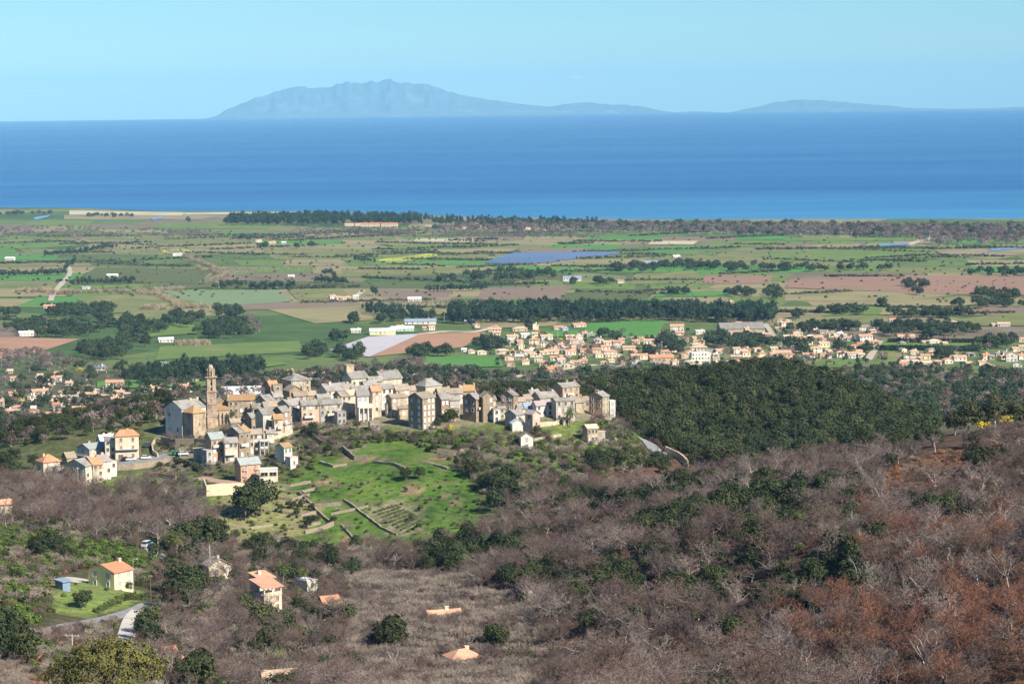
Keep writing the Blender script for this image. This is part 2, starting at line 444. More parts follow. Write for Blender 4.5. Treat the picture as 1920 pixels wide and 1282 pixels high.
mx2 = N.new("ShaderNodeMix"); mx2.data_type = 'RGBA'; L.new(rp.outputs[0], mx2.inputs[0]); L.new(mx.outputs[2], mx2.inputs[6]); L.new(vm2.outputs[0], mx2.inputs[7])
L.new(mx2.outputs[2], b.inputs["Base Color"])
bp = N.new("ShaderNodeBump"); bp.inputs["Strength"].default_value = 0.6; bp.inputs["Distance"].default_value = 0.6
L.new(n1.outputs["Fac"], bp.inputs["Height"]); L.new(bp.outputs[0], b.inputs["Normal"])
me = np_mesh("ground", verts, quads, gm)
att = me.color_attributes.new("cover", 'FLOAT_COLOR', 'POINT'); att.data.foreach_set("color", cover.ravel())
me.polygons.foreach_set("use_smooth", np.ones(len(quads), bool))
go = link("ground", me); tag(go, "wooded hillsides running down to the coastal plain", kind="structure")

# ------------------------------------------------------------------ sea
rs = np.concatenate([np.linspace(5000, 9000, 40), np.linspace(9300, 66000, 240)])
th = np.linspace(-0.42, 0.42, 60)
RR, TT = np.meshgrid(rs, th, indexing='ij')
sv = np.stack([(RR * np.sin(TT)).ravel(), (RR * np.cos(TT)).ravel(), (-(RR ** 2) / (2 * R_EARTH)).ravel()], 1)
ii = np.arange(RR.size).reshape(RR.shape)
sq = np.stack([ii[:-1, :-1].ravel(), ii[:-1, 1:].ravel(), ii[1:, 1:].ravel(), ii[1:, :-1].ravel()], 1)
smt = bpy.data.materials.new("sea_water"); smt.use_nodes = True
N, L = smt.node_tree.nodes, smt.node_tree.links
b = N["Principled BSDF"]
geo = N.new("ShaderNodeNewGeometry")
b.inputs["IOR"].default_value = 1.33; b.inputs["Specular IOR Level"].default_value = 0.12
na = noise(1.0, 7, 0.6, (0.00006, 0.0007, 0.0)); nb = noise(1.0, 5, 0.6, (0.0005, 0.0035, 0.0))
ra = rng_node(na.outputs["Fac"], 0.35, 0.68, 0.0, 1.0); rb = rng_node(nb.outputs["Fac"], 0.3, 0.7, 0.84, 1.17)
mxa = N.new("ShaderNodeMix"); mxa.data_type = 'RGBA'; mxa.inputs[6].default_value = (0.014, 0.085, 0.235, 1); mxa.inputs[7].default_value = (0.034, 0.14, 0.30, 1); L.new(ra.outputs[0], mxa.inputs[0])
# shallow, silty water along the beach
sx = N.new("ShaderNodeSeparateXYZ"); L.new(geo.outputs["Position"], sx.inputs[0])
nd = noise(1.0, 4, 0.5, (0.0002, 0.001, 0.0)); rd = rng_node(nd.outputs["Fac"], 0.2, 0.8, -900, 900)
ad = N.new("ShaderNodeMath"); ad.operation = 'ADD'; L.new(sx.outputs["Y"], ad.inputs[0]); L.new(rd.outputs[0], ad.inputs[1])
rs_ = rng_node(ad.outputs[0], 5900, 8000, 1.0, 0.0)
mxb = N.new("ShaderNodeMix"); mxb.data_type = 'RGBA'; mxb.inputs[7].default_value = (0.045, 0.19, 0.34, 1); L.new(rs_.outputs[0], mxb.inputs[0]); L.new(mxa.outputs[2], mxb.inputs[6])
vm = N.new("ShaderNodeVectorMath"); vm.operation = 'SCALE'; L.new(mxb.outputs[2], vm.inputs[0]); L.new(rb.outputs[0], vm.inputs["Scale"])
L.new(vm.outputs[0], b.inputs["Base Color"])
rr = rng_node(na.outputs["Fac"], 0.35, 0.65, 0.35, 0.6); L.new(rr.outputs[0], b.inputs["Roughness"])
bp = N.new("ShaderNodeBump"); bp.inputs["Strength"].default_value = 0.4; bp.inputs["Distance"].default_value = 4.0
nw = noise(0.03, 5, 0.6); L.new(nw.outputs["Fac"], bp.inputs["Height"]); L.new(bp.outputs[0], b.inputs["Normal"])
so = link("sea", np_mesh("sea", sv, sq, smt)); so.data.polygons.foreach_set("use_smooth", np.ones(len(sq), bool))
tag(so, "deep blue sea reaching to the horizon", kind="structure")

# ------------------------------------------------------------------ islands on the horizon
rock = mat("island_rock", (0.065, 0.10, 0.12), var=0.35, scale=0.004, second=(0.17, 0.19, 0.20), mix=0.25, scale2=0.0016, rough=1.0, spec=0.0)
def island(prof, D, depth, name, label, seed):
    pxs = np.array([p[0] for p in prof], float); pys = np.array([p[1] for p in prof], float)
    nx, ny = 420, 60
    gx = np.linspace(pxs[0], pxs[-1], nx); py = np.interp(gx, pxs, pys)
    hz = np.array([225.5 - 0.0117 * g for g in gx])                   # the horizon there
    jag = (vnoise(gx / 9.0, gx * 0 + seed, 3) - .5) * 3.2 + (vnoise(gx / 3.7, gx * 0 + seed, 7) - .5) * 1.6
    h = np.maximum(hz - py, 0); h = (h + jag * np.clip(h / 40, 0, 1)) * D / F_PX
    X = (gx - CX) / F_PX * D
    yy = np.linspace(-1, 1, ny)
    V = np.zeros((ny, nx, 3))
    drop = -(D * D) / (2 * R_EARTH)
    for j, t in enumerate(yy):
        Y = D + t * depth / 2
        fall = np.clip(1 - abs(t) ** 1.3, 0, 1)
        n = vnoise(X / 900 + 40 * seed, np.full(nx, Y / 900), seed) * 0.6 + vnoise(X / 350, np.full(nx, Y / 350), seed + 2) * 0.4
        n2 = vnoise(X / 130, np.full(nx, Y / 200), seed + 5)
        ridge = 1 - np.abs(2 * n - 1)
        k = fall * (1 - np.clip((1 - fall) * 1.7, 0, .62) * ridge) if abs(t) > 0.05 else np.ones(nx)
        V[j, :, 0] = X * (Y / D); V[j, :, 1] = Y
        V[j, :, 2] = drop + h * k * (1 if abs(t) <= 0.05 else (0.80 + 0.16 * n2)) - 40 * (1 - fall) - 4
    I = np.arange(nx * ny).reshape(ny, nx)
    Q = np.stack([I[:-1, :-1].ravel(), I[:-1, 1:].ravel(), I[1:, 1:].ravel(), I[1:, :-1].ravel()], 1)
    o = link(name, np_mesh(name, V.reshape(-1, 3), Q, rock)); o.data.polygons.foreach_set("use_smooth", np.ones(len(Q), bool))
    return tag(o, label, kind="structure")
island([(385,222),(412,216),(430,205),(455,194),(490,181),(530,169),(560,163),(578,161),(592,165),(620,163),(640,157),(662,152),(675,155),(690,154),(706,151),(716,153),(728,149),(738,148),(748,152),(760,155),(772,154),(790,156),(805,156),(830,164),(860,174),(900,183),(940,188),(980,193),(1010,196),(1040,199),(1062,193),(1080,192),(1104,189),(1125,192),(1150,195),(1180,195),(1215,199),(1240,205),(1270,209),(1300,207),(1340,208),(1385,210)], 62000, 5200, "island", "mountainous hazy blue island on the horizon", 1)
island([(1370,209),(1400,203),(1425,198),(1450,191),(1480,187),(1505,185),(1530,185),(1560,188),(1600,191),(1640,194),(1670,196),(1700,200),(1730,203),(1790,203.5)], 63500, 3000, "island", "low faint headland beyond the big island", 4)
island([(1660,204.5),(1690,200),(1740,201),(1790,202),(1850,201),(1900,199),(1960,198),(2050,199)], 64500, 2000, "island", "thin far coast low on the horizon", 6)

# ------------------------------------------------------------------ haze over sea and land
HX, HY0, HY1, HZ0, HZ1 = 42000.0, -2500.0, 68500.0, -372.0, 760.0
hb = MB(); hb.box((0, (HY0 + HY1) / 2, (HZ0 + HZ1) / 2), (2 * HX, HY1 - HY0, HZ1 - HZ0))
hm = bpy.data.materials.new("haze_air"); hm.use_nodes = True
N, L = hm.node_tree.nodes, hm.node_tree.links
for n in list(N):
    if n.type != 'OUTPUT_MATERIAL': N.remove(n)
pv = N.new("ShaderNodeVolumePrincipled"); pv.inputs["Color"].default_value = (0.33, 0.70, 1.0, 1); pv.inputs["Density"].default_value = 2.05e-5; pv.inputs["Anisotropy"].default_value = -0.25
L.new(pv.outputs[0], [n for n in N if n.type == 'OUTPUT_MATERIAL'][0].inputs["Volume"])
ho = hb.build("haze", hm); tag(ho, "pale blue haze hanging over the plain and the sea", kind="stuff")
# ------------------------------------------------------------------ building materials
WALL = {
 'stone':  mat("wall_fieldstone", (0.455, 0.36, 0.24), 0.30, 1.3, 0.95, (0.27, 0.21, 0.15), 0.45, 0.10, 0.25, 0.1, 0.5, streak=0.22),
 'brown':  mat("wall_brown_stone", (0.31, 0.235, 0.16), 0.36, 1.6, 0.95, (0.36, 0.29, 0.21), 0.35, 0.12, 0.3, 0.1, 0.5, streak=0.2),
 'grey':   mat("wall_grey_plaster", (0.47, 0.405, 0.32), 0.2, 0.9, 0.9, (0.30, 0.275, 0.24), 0.45, 0.08, 0.2, 0.15, streak=0.25),
 'beige':  mat("wall_beige_plaster", (0.56, 0.465, 0.34), 0.2, 0.9, 0.9, (0.36, 0.29, 0.22), 0.4, 0.08, 0.22, 0.15, streak=0.25),
 'cream':  mat("wall_cream_plaster", (0.62, 0.53, 0.385), 0.12, 0.6, 0.85, (0.52, 0.43, 0.32), 0.3, 0.06, 0.15, 0.2, streak=0.12),
 'white':  mat("wall_white_plaster", (0.68, 0.62, 0.51), 0.10, 0.6, 0.85, (0.58, 0.53, 0.46), 0.3, 0.05, 0.2, 0.2, streak=0.15),
 'yellow': mat("wall_pale_yellow", (0.74, 0.66, 0.38), 0.06, 0.5, 0.85, (0.66, 0.57, 0.34), 0.3, 0.0, 0.15, 0.2, streak=0.08),
 'ochre':  mat("wall_ochre", (0.70, 0.47, 0.17), 0.10, 0.6, 0.85, None, 0.3, 0.05),
 'pink':   mat("wall_pink_plaster", (0.56, 0.40, 0.29), 0.14, 0.7, 0.9, (0.46, 0.31, 0.21), 0.35, 0.06, 0.2, 0.15, streak=0.15),
 'peach':  mat("wall_peach_plaster", (0.66, 0.51, 0.36), 0.08, 0.5, 0.85, None, 0.3, 0.08),
 'brick':  mat("wall_orange_stone", (0.46, 0.31, 0.20), 0.32, 1.5, 0.95, (0.36, 0.25, 0.17), 0.35, 0.05, 0.35, 0.1, 0.4, streak=0.15),
 'concrete': mat("wall_concrete", (0.38, 0.365, 0.34), 0.15, 0.7, 0.9, (0.28, 0.26, 0.24), 0.3, 0.05, 0.2, streak=0.2),
 'red':    mat("wall_red_paint", (0.50, 0.08, 0.05), 0.1, 0.6, 0.8),
 'green':  mat("wall_pale_green", (0.45, 0.66, 0.42), 0.08, 0.6, 0.7),
 'blue':   mat("wall_blue_grey_paint", (0.20, 0.26, 0.36), 0.1, 0.6, 0.6),
}
ROOF = {
 'slate':  mat("roof_grey_slabs", (0.27, 0.255, 0.23), 0.30, 1.8, 0.85, (0.20, 0.18, 0.145), 0.5, 0.16, 0.35, 0.2, 0.5),
 'green':  mat("roof_greenish_slate", (0.29, 0.315, 0.30), 0.18, 1.8, 0.7, (0.22, 0.26, 0.26), 0.35, 0.06, 0.35, 0.3, 0.3),
 'brown':  mat("roof_brown_slabs", (0.31, 0.25, 0.185), 0.32, 1.6, 0.9, (0.23, 0.20, 0.16), 0.45, 0.12, 0.3, 0.15, 0.5),
 'orange': mat("roof_lichen_orange", (0.345, 0.215, 0.105), 0.32, 1.4, 0.9, (0.33, 0.25, 0.15), 0.4, 0.08, 0.3, 0.15, 0.4),
 'red':    mat("roof_orange_tiles", (0.52, 0.235, 0.125), 0.25, 1.8, 0.8, (0.46, 0.19, 0.10), 0.4, 0.10, 0.3, 0.2, 0.3),
 'terra':  mat("roof_terracotta_tiles", (0.57, 0.31, 0.20), 0.18, 1.2, 0.8, (0.48, 0.25, 0.16), 0.4, 0.14, 0.3, 0.2),
 'tan':    mat("roof_tan_tiles", (0.55, 0.40, 0.28), 0.16, 1.2, 0.8, (0.46, 0.32, 0.22), 0.4, 0.12, 0.3, 0.2),
 'mauve':  mat("roof_mauve_tiles", (0.35, 0.29, 0.27), 0.15, 1.4, 0.8, (0.30, 0.25, 0.25), 0.4, 0.06, 0.3, 0.2),
 'white':  mat("roof_white_sheet", (0.66, 0.67, 0.66), 0.10, 0.5, 0.6, (0.55, 0.55, 0.53), 0.3, 0.05),
 'blue':   mat("roof_blue_sheet", (0.24, 0.30, 0.38), 0.10, 0.5, 0.5, None, 0.3, 0.05),
 'dark':   mat("roof_dark_sheet", (0.13, 0.14, 0.17), 0.15, 0.5, 0.5, None, 0.3, 0.05),
 'concrete': WALL['concrete'], 'cream': WALL['cream'],
}
M_PANE = mat("window_dark_glass", (0.025, 0.027, 0.03), 0.2, 0.5, 0.15, spec=0.5)
M_TRIM = mat("window_surround", (0.58, 0.54, 0.47), 0.12, 1.0)
SHUT = {'d': M_PANE, 'w': mat("shutter_white", (0.68, 0.67, 0.64), 0.08, 1.0), 'g': mat("shutter_green", (0.07, 0.20, 0.13), 0.15, 1.0),
        'b': mat("shutter_brown", (0.22, 0.10, 0.06), 0.15, 1.0), 'k': mat("shutter_grey", (0.36, 0.37, 0.38), 0.1, 1.0), 'r': mat("shutter_red_brown", (0.36, 0.13, 0.08), 0.15, 1.0),
        's': mat("shutter_blue_grey", (0.30, 0.38, 0.45), 0.1, 1.0)}
M_DOOR = mat("door_brown_wood", (0.19, 0.10, 0.06), 0.2, 2.0)
M_RAIL = mat("railing_pale_metal", (0.5, 0.5, 0.48), 0.1, 1.0)
M_DARKWOOD = mat("dark_timber", (0.10, 0.07, 0.05), 0.2, 1.0)
_WIN = {}

def window_mesh(style, w=0.95, h=1.45):
    """surround bars standing proud of the wall, pane or closed shutters set back between them; faces local -y"""
    k = (style, round(w, 2), round(h, 2))
    if k not in _WIN:
        b = MB(); t = 0.12
        b.box((-(w + t) / 2, -0.05, 0), (t, 0.16, h + 2 * t)); b.box(((w + t) / 2, -0.05, 0), (t, 0.16, h + 2 * t))
        b.box((0, -0.05, (h + t) / 2), (w, 0.158, t)); b.box((0, -0.09, -(h + t) / 2), (w + 0.1, 0.24, t))
        b.box((0, -0.01, 0), (w, 0.05, h), 1)
        if style == 'd':
            b.box((0, -0.04, 0), (0.07, 0.03, h))
        elif style != 'd':
            b.box((0, -0.035, 0), (0.04, 0.02, h), 0)
        _WIN[k] = b.mesh("window", [M_TRIM, SHUT[style]])
    return _WIN[k]

_DOOR = {}
def door_mesh(w=1.1, h=2.2, m=None):
    k = (round(w, 2), round(h, 2), m.name if m else '')
    if k not in _DOOR:
        b = MB()
        b.box((0, -0.02, h / 2), (w, 0.06, h), 1)
        b.box((-(w + .16) / 2, -0.05, h / 2), (.16, .16, h)); b.box(((w + .16) / 2, -0.05, h / 2), (.16, .16, h)); b.box((0, -0.05, h + .08), (w + .32, .158, .16))
        _DOOR[k] = b.mesh("door", [M_TRIM, m or M_DOOR])
    return _DOOR[k]

_CHIM = {}
def chimney_mesh(w, h, wall):
    k = (round(w, 1), round(h, 1), wall)
    if k not in _CHIM:
        b = MB(); b.box((0, 0, h / 2 - 0.6), (w, w * 0.8, h + 1.2)); b.box((0, 0, h + 0.08), (w + .2, w * .8 + .2, .14))
        _CHIM[k] = b.mesh("chimney", WALL[wall])
    return _CHIM[k]

def roof_mesh(b, W, Dp, z0, rise, kind, ov=0.4, th=0.22):
    """roof slabs over a W x Dp footprint with eaves at z0; returns nothing, fills b"""
    x, y = W / 2 + ov, Dp / 2 + ov
    if kind in ('x', 'y'):
        if kind == 'y': x, y = y, x
        sl = rise / (min(W, Dp) / 2 if False else ((Dp if kind == 'x' else W) / 2))
        zl = z0 - sl * ov
        P = lambda a, c, z: (a, c, z) if kind == 'x' else (-c, a, z)
        nseg = max(2, min(8, int((2 * x) / 2.5)))
        top = [[], [], []]
        for i in range(nseg + 1):                                        # old ridges sag and eaves waver a little
            a = -x + 2 * x * i / nseg
            s = -0.10 * math.sin(math.pi * i / nseg) + random.uniform(-.04, .04)
            top[0].append((a, -y, zl + random.uniform(-.05, .05))); top[1].append((a, 0, z0 + rise + s)); top[2].append((a, y, zl + random.uniform(-.05, .05)))
        for i in range(nseg):
            for r in (0, 1):
                q = [top[r][i], top[r][i + 1], top[r + 1][i + 1], top[r + 1][i]]
                b.face([P(*(v[0], v[1], v[2] + th)) for v in q]); b.face([P(*v) for v in reversed(q)])
        for i in range(nseg):
            for r, rev in ((0, False), (2, True)):
                u, v = top[r][i], top[r][i + 1]
                q = [u, v, (v[0], v[1], v[2] + th), (u[0], u[1], u[2] + th)]
                b.face([P(*p) for p in (reversed(q) if rev else q)])
        for i, rev in ((0, True), (nseg, False)):
            for r in (0, 1):
                u, v = top[r][i], top[r + 1][i]
                q = [u, v, (v[0], v[1], v[2] + th), (u[0], u[1], u[2] + th)]
                b.face([P(*p) for p in (reversed(q) if rev else q)])
    elif kind == 'hip':
        if W >= Dp: r0, r1 = (-(W - Dp) / 2 - 0.15, 0), ((W - Dp) / 2 + 0.15, 0)
        else: r0, r1 = (0, -(Dp - W) / 2 - 0.15), (0, (Dp - W) / 2 + 0.15)
        zl = z0 - 0.12
        c = [(-x, -y, zl), (x, -y, zl), (x, y, zl), (-x, y, zl)]; zt = z0 + rise
        A, B = (*r0, zt), (*r1, zt)
        up = lambda p: (p[0], p[1], p[2] + th)
        if W >= Dp: fs = [(c[0], c[1], B, A), (c[1], c[2], B), (c[2], c[3], A, B), (c[3], c[0], A)]
        else: fs = [(c[0], c[1], A), (c[1], c[2], B, A), (c[2], c[3], B), (c[3], c[0], A, B)]
        for f in fs: b.face([up(p) for p in f])
        for i in range(4):
            u, v = c[i], c[(i + 1) % 4]; b.face([u, v, up(v), up(u)])
        b.face([c[3], c[2], c[1], c[0]])
    elif kind == 'shed':                                                # falls towards the front (-y)
        sl = rise / Dp
        f = [(-x, -y, z0 - sl * ov), (x, -y, z0 - sl * ov), (x, y, z0 + rise + sl * ov), (-x, y, z0 + rise + sl * ov)]
        up = [(p[0], p[1], p[2] + th) for p in f]
        b.face(up); b.face(list(reversed(f)))
        for i in range(4): b.face([f[i], f[(i + 1) % 4], up[(i + 1) % 4], up[i]])
    elif kind == 'flat':
        b.box((0, 0, z0 + th / 2 - .02), (W + .3, Dp + .3, th + .04))

def wall_mesh(b, W, Dp, z0, z1, rise, kind, m=0):
    x, y = W / 2, Dp / 2
    c = [(-x, -y), (x, -y), (x, y), (-x, y)]
    for i in range(4):
        (x0, y0), (x1, y1) = c[i], c[(i + 1) % 4]
        q = [(x0, y0, z0), (x1, y1, z0), (x1, y1, z1), (x0, y0, z1)]
        if kind == 'x' and i in (1, 3): q = q[:3] + [((x0 + x1) / 2, 0, z1 + rise)] + q[3:]
        if kind == 'y' and i in (0, 2): q = q[:3] + [(0, (y0 + y1) / 2, z1 + rise)] + q[3:]
        if kind == 'shed':
            zt = lambda yy: z1 + rise * (yy + y) / Dp
            q = [(x0, y0, z0), (x1, y1, z0), (x1, y1, zt(y1)), (x0, y0, zt(y0))]
        b.face(q, m)

ALLH = []          # built houses in pixel terms, so that no tree is planted on them

def house(label, pxL, pxC, pxR, eave, base=None, D=None, th=25, roof='x', ridge=None, rc='slate', wc='stone', win=(2, 1, 2), ws='dw', chim=1, door=None,
          group='stone houses of the hilltop village', name='stone_house', depth=None, wsize=(0.95, 1.45), dmin=150.0, cat='house', skip=0.12, ov=0.4, wl=None, bandcol=None):
    """a house from the photo columns of its visible corners: left end, near corner, right end; eaves and base rows at the near corner"""
    t = math.radians(th)
    if D is None:
        p = hit(pxC, base, dmin); D = p.y
    else:
        p = at(pxC, eave, D)
    zb = gz(p.x, D)
    if base is not None and D is not None:
        zb = min(zb, at(pxC, base, D).z)
    ze = at(pxC, eave, D).z
    m = D / F_PX
    LR = max((pxR - pxC) * m / math.cos(t), 2.5)
    LL = depth or max((pxC - pxL) * m / max(math.sin(t), 0.15), 3.0)
    u = Vector((math.cos(t), math.sin(t), 0)); v = Vector((-math.sin(t), math.cos(t), 0))
    c = Vector((p.x, D, 0)) + u * (LR / 2) + v * (LL / 2)
    cor = [Vector((p.x, D, 0)) + u * a + v * b_ for a in (0, LR) for b_ in (0, LL)]
    zmin = min(min(gz(q.x, q.y) for q in cor), zb) - 0.8
    zb = zb if zb > zmin else zmin
    h = max(ze - zb, 2.2)
    span = LL if roof == 'x' else LR
    if ridge is None: rise = {'x': 0.26, 'y': 0.26, 'hip': 0.2, 'shed': 0.12, 'flat': 0.0}[roof] * (min(LL, LR) if roof == 'hip' else span)
    else:
        back = {'x': LL / 2 * math.cos(t), 'y': LR / 2 * math.sin(t), 'hip': (LL * math.cos(t) + LR * math.sin(t)) / 2, 'shed': LL * math.cos(t), 'flat': 0}[roof]
        rise = max(at(pxC, ridge, D + back).z - ze, 0.3) if roof != 'flat' else 0
        rise = min(rise, 0.55 * span)
    root = link(name, None, loc=(c.x, c.y, zb), rz=t)
    tag(root, label, cat, group)
    wb = MB(); wall_mesh(wb, LR, LL, zmin - zb, h, rise, roof)
    wall = wb.build('wall', WALL[wc], root)
    rb = MB(); roof_mesh(rb, LR, LL, h + 0.01, rise, roof, ov)
    ro = rb.build('roof', ROOF[rc], root)
    for k in range(chim):
        cw = random.uniform(0.7, 1.0)
        fx = random.choice((-0.36, -0.2, 0.1, 0.28, 0.4)) + k * 0.1
        if roof == 'x': loc = (fx * LR, random.uniform(-.1, .15) * LL, h + rise * 0.85)
        elif roof == 'y': loc = (random.uniform(-.12, .12) * LR, fx * LL, h + rise * 0.85)
        else: loc = (fx * LR * .6, .1 * LL, h + rise * 0.7)
        ch = link('chimney', chimney_mesh(cw, 1.0, 'cream' if wc in ('cream', 'white', 'yellow', 'peach') else 'stone'), ro, loc)
    nF, nL, nS = win
    sh = h / max(nS, 1)
    def put(face, i, n, s, st):
        span_ = LR if face == 'f' else LL
        a = -span_ / 2 + span_ * (i + 0.5) / n
        ww, hh = min(wsize[0], span_ / n * 0.6), min(wsize[1], sh * 0.6)
        z = s * sh + sh * 0.55
        me = window_mesh(st, ww, hh)
        if face == 'f': link('window', me, root, (a, -LL / 2, z))
        else: link('window', me, root, (-LR / 2, -a, z), -math.pi / 2)
    for s in range(nS):
        for i in range(nF):
            if random.random() > skip: put('f', i, nF, s, random.choice(ws))
        for i in range(nL):
            if random.random() > skip: put('l', i, nL, s, random.choice(wl or ws))
    if door is not None:
        face, frac = door
        me = door_mesh(min(1.1, LR * .4), min(2.2, h * .8))
        if face == 'f': link('door', me, root, (-LR / 2 + LR * frac, -LL / 2, 0))
        else: link('door', me, root, (-LR / 2, LL / 2 - LL * frac, 0), -math.pi / 2)
    root['dims'] = (LR, LL, h, rise)
    ALLH.append((p.x, D, LR, LL, t))
    return root

def dims(r): return tuple(r['dims'])

def part_box(root, name, c, d, m, rz=0.0):
    b = MB(); b.box((0, 0, 0), d); return b.build(name, m, root, c, rz)

def balcony(root, frac, z, w=3.0, dep=1.1, face='f', boxed=False, m=None):
    """slab with railing posts, or a closed parapet, on the front of a house"""
    LR, LL, h, rise = dims(root)
    b = MB(); b.box((0, -dep / 2, 0), (w, dep, .16))
    if boxed:
        b.box((0, -dep + .06, .5), (w, .12, .86)); b.box((-w / 2 + .06, -dep / 2 - .06, .5), (.12, dep - .14, .86)); b.box((w / 2 - .06, -dep / 2 - .06, .5), (.12, dep - .14, .86))
    else:
        n = max(3, int(w / .5))
        for i in range(n + 1): b.box((-w / 2 + .03 + (w - .06) * i / n, -dep + .05, .55), (.05, .05, .94))
        b.box((0, -dep + .05, 1.04), (w, .07, .06))
    me = b.mesh('balcony', m or (WALL['white'] if boxed else M_RAIL))
    if face == 'f': return link('balcony', me, root, (-LR / 2 + LR * frac, -LL / 2, z))
    return link('balcony', me, root, (-LR / 2, LL / 2 - LL * frac, z), -math.pi / 2)
# ------------------------------------------------------------------ the hilltop village
V = house
# --- back rows first, then the front row
V("orange tiled house behind the village, dark side towards the church", 495, 507, 521, 724, None, 1120, 30, 'x', 714, 'red', 'stone', (2, 0, 1), 'd', 1)
V("roofless pale rubble house below the orange tiled roof", 508, 512, 529, 722, None, 1095, 20, 'flat', None, 'brown', 'stone', (1, 0, 2), 'd', 0)
r = V("square stone house with grey hipped roof and dark shaded flank", 526, 546, 581, 714, None, 1115, 30, 'hip', 701, 'slate', 'stone', (3, 1, 3), 'dk', 2)
V("brown stone gabled house in front of the grey hipped roof", 529, 543, 566, 733, None, 1085, 28, 'y', 724, 'brown', 'brown', (2, 1, 2), 'd', 0)
V("low brown roofed house wedged beside the brown gabled one", 563, 569, 592, 741, None, 1072, 25, 'x', 734, 'brown', 'brown', (2, 1, 1), 'd', 1)
V("long slate roofed house with brown windows behind the middle row", 592, 613, 655, 733, None, 1088, 32, 'x', 720, 'slate', 'cream', (4, 1, 2), 'b', 1, wl='k')
r = V("tall cream house with brown gable and a stone turret", 639, 659, 690, 710, None, 1112, 30, 'x', 697, 'slate', 'cream', (3, 1, 2), 'wd', 0)
LR, LL, h, rise = dims(r)
b = MB(); b.box((0, 0, 2.2), (3.6, 3.2, 4.6)); b.box((0, 0, 4.6), (3.9, 3.5, .3)); tw = b.build('turret', WALL['stone'], r, (-LR * .32, LL * .1, h + rise * .35))
V("plain house between the turreted house and the long slate roof", 689, 692, 716, 714, None, 1108, 20, 'x', 703, 'slate', 'stone', (2, 0, 1), 'd', 0)
V("long beige house with wide slate roof and tall windows", 697, 716, 753, 711, None, 1125, 30, 'x', 696, 'slate', 'beige', (5, 0, 1), 'b', 2, wsize=(0.9, 2.0), skip=0)
V("house with white flank and pale hipped roof at the village back edge", 778, 798, 828, 725, None, 1092, 40, 'hip', 710, 'slate', 'beige', (3, 1, 1), 'd', 2, wsize=(1.1, 1.7))
V("brown roofed low house with white surrounds behind the tall tower house", 829, 832, 867, 737, None, 1078, 12, 'x', 728, 'brown', 'white', (3, 0, 1), 'd', 2)
V("small house with patchy orange and brown roof on the back edge", 860, 863, 890, 732, None, 1095, 10, 'x', 722, 'orange', 'stone', (2, 0, 1), 'd', 2)
V("house with shaded gable under a brown lichened roof", 734, 743, 767, 731, None, 1065, 28, 'x', 721, 'brown', 'beige', (2, 0, 2), 'w', 0)
V("slate roofed house with half white half brown front", 710, 715, 736, 728, None, 1052, 25, 'x', 719, 'slate', 'white', (2, 0, 3), 'kd', 0)
# --- church group
r = V("long white plastered convent with grey roof beside the church", 306, 342, 386, 767, 822, None, 46, 'x', 752, 'slate', 'white', (0, 2, 2), 'dk', 2, name='convent', cat='convent', group='church buildings', skip=.5)
r = V("sandy sacristy block with orange lichened hipped roof below the bell tower", 340, 363, 384, 775, 823, None, 47, 'hip', 760, 'orange', 'stone', (1, 1, 1), 'd', 0, name='sacristy', cat='sacristy', group='church buildings', wsize=(.7, 1.5), skip=0)
LR, LL, h, rise = dims(r)
for q in range(9): part_box(r, 'putlog_hole', (-LR / 2 + random.uniform(.6, LR - .6), -LL / 2 + .02, random.uniform(2, h - 1)), (.22, .1, .22), M_PANE)
nv = V("stone church nave with gabled front and orange side roof", 396, 399, 428, 757, 812, 1060, 14, 'y', 742, 'slate', 'brown', (0, 0, 1), 'd', 0, name='church', cat='church', group='church buildings', depth=22)
LR, LL, h, rise = dims(nv)
part_box(nv, 'corner_pilaster', (LR / 2 - .1, -LL / 2 - .3, h / 2 + .6), (.9, .8, h + 2.4), WALL['white'])
b = MB(); b.lathe([(0.02, 2.0), (.25, 1.2), (.45, .6), (.4, 0)], n=8); b.build('pinnacle', WALL['white'], nv, (LR / 2 - .1, -LL / 2 - .3, h + 1.8))
aisle_d, ah = 6.0, h - 2.0
b = MB(); wall_mesh(b, LR * .86, aisle_d, -6, ah, 1.6, 'shed'); b.build('aisle_wall', WALL['stone'], nv, (-LR * .05, -LL / 2 - aisle_d / 2, 0))
b = MB(); roof_mesh(b, LR * .86, aisle_d, ah + .01, 1.6, 'shed', .3); b.build('aisle_roof', ROOF['orange'], nv, (-LR * .05, -LL / 2 - aisle_d / 2, 0))
for i in range(4):
    part_box(nv, 'buttress', (-LR * .42 + i * LR * .235, -LL / 2 - aisle_d - .3, ah / 2 - 2), (.6, .7, ah + 2), WALL['stone'])
for i in range(3):
    link('window', window_mesh('d', .8, 1.9), nv, (-LR * .31 + i * LR * .235, -LL / 2 - aisle_d, ah * .72))
link('door', door_mesh(1.6, 3.2), nv, (-LR * .31, -LL / 2 - aisle_d, 0))

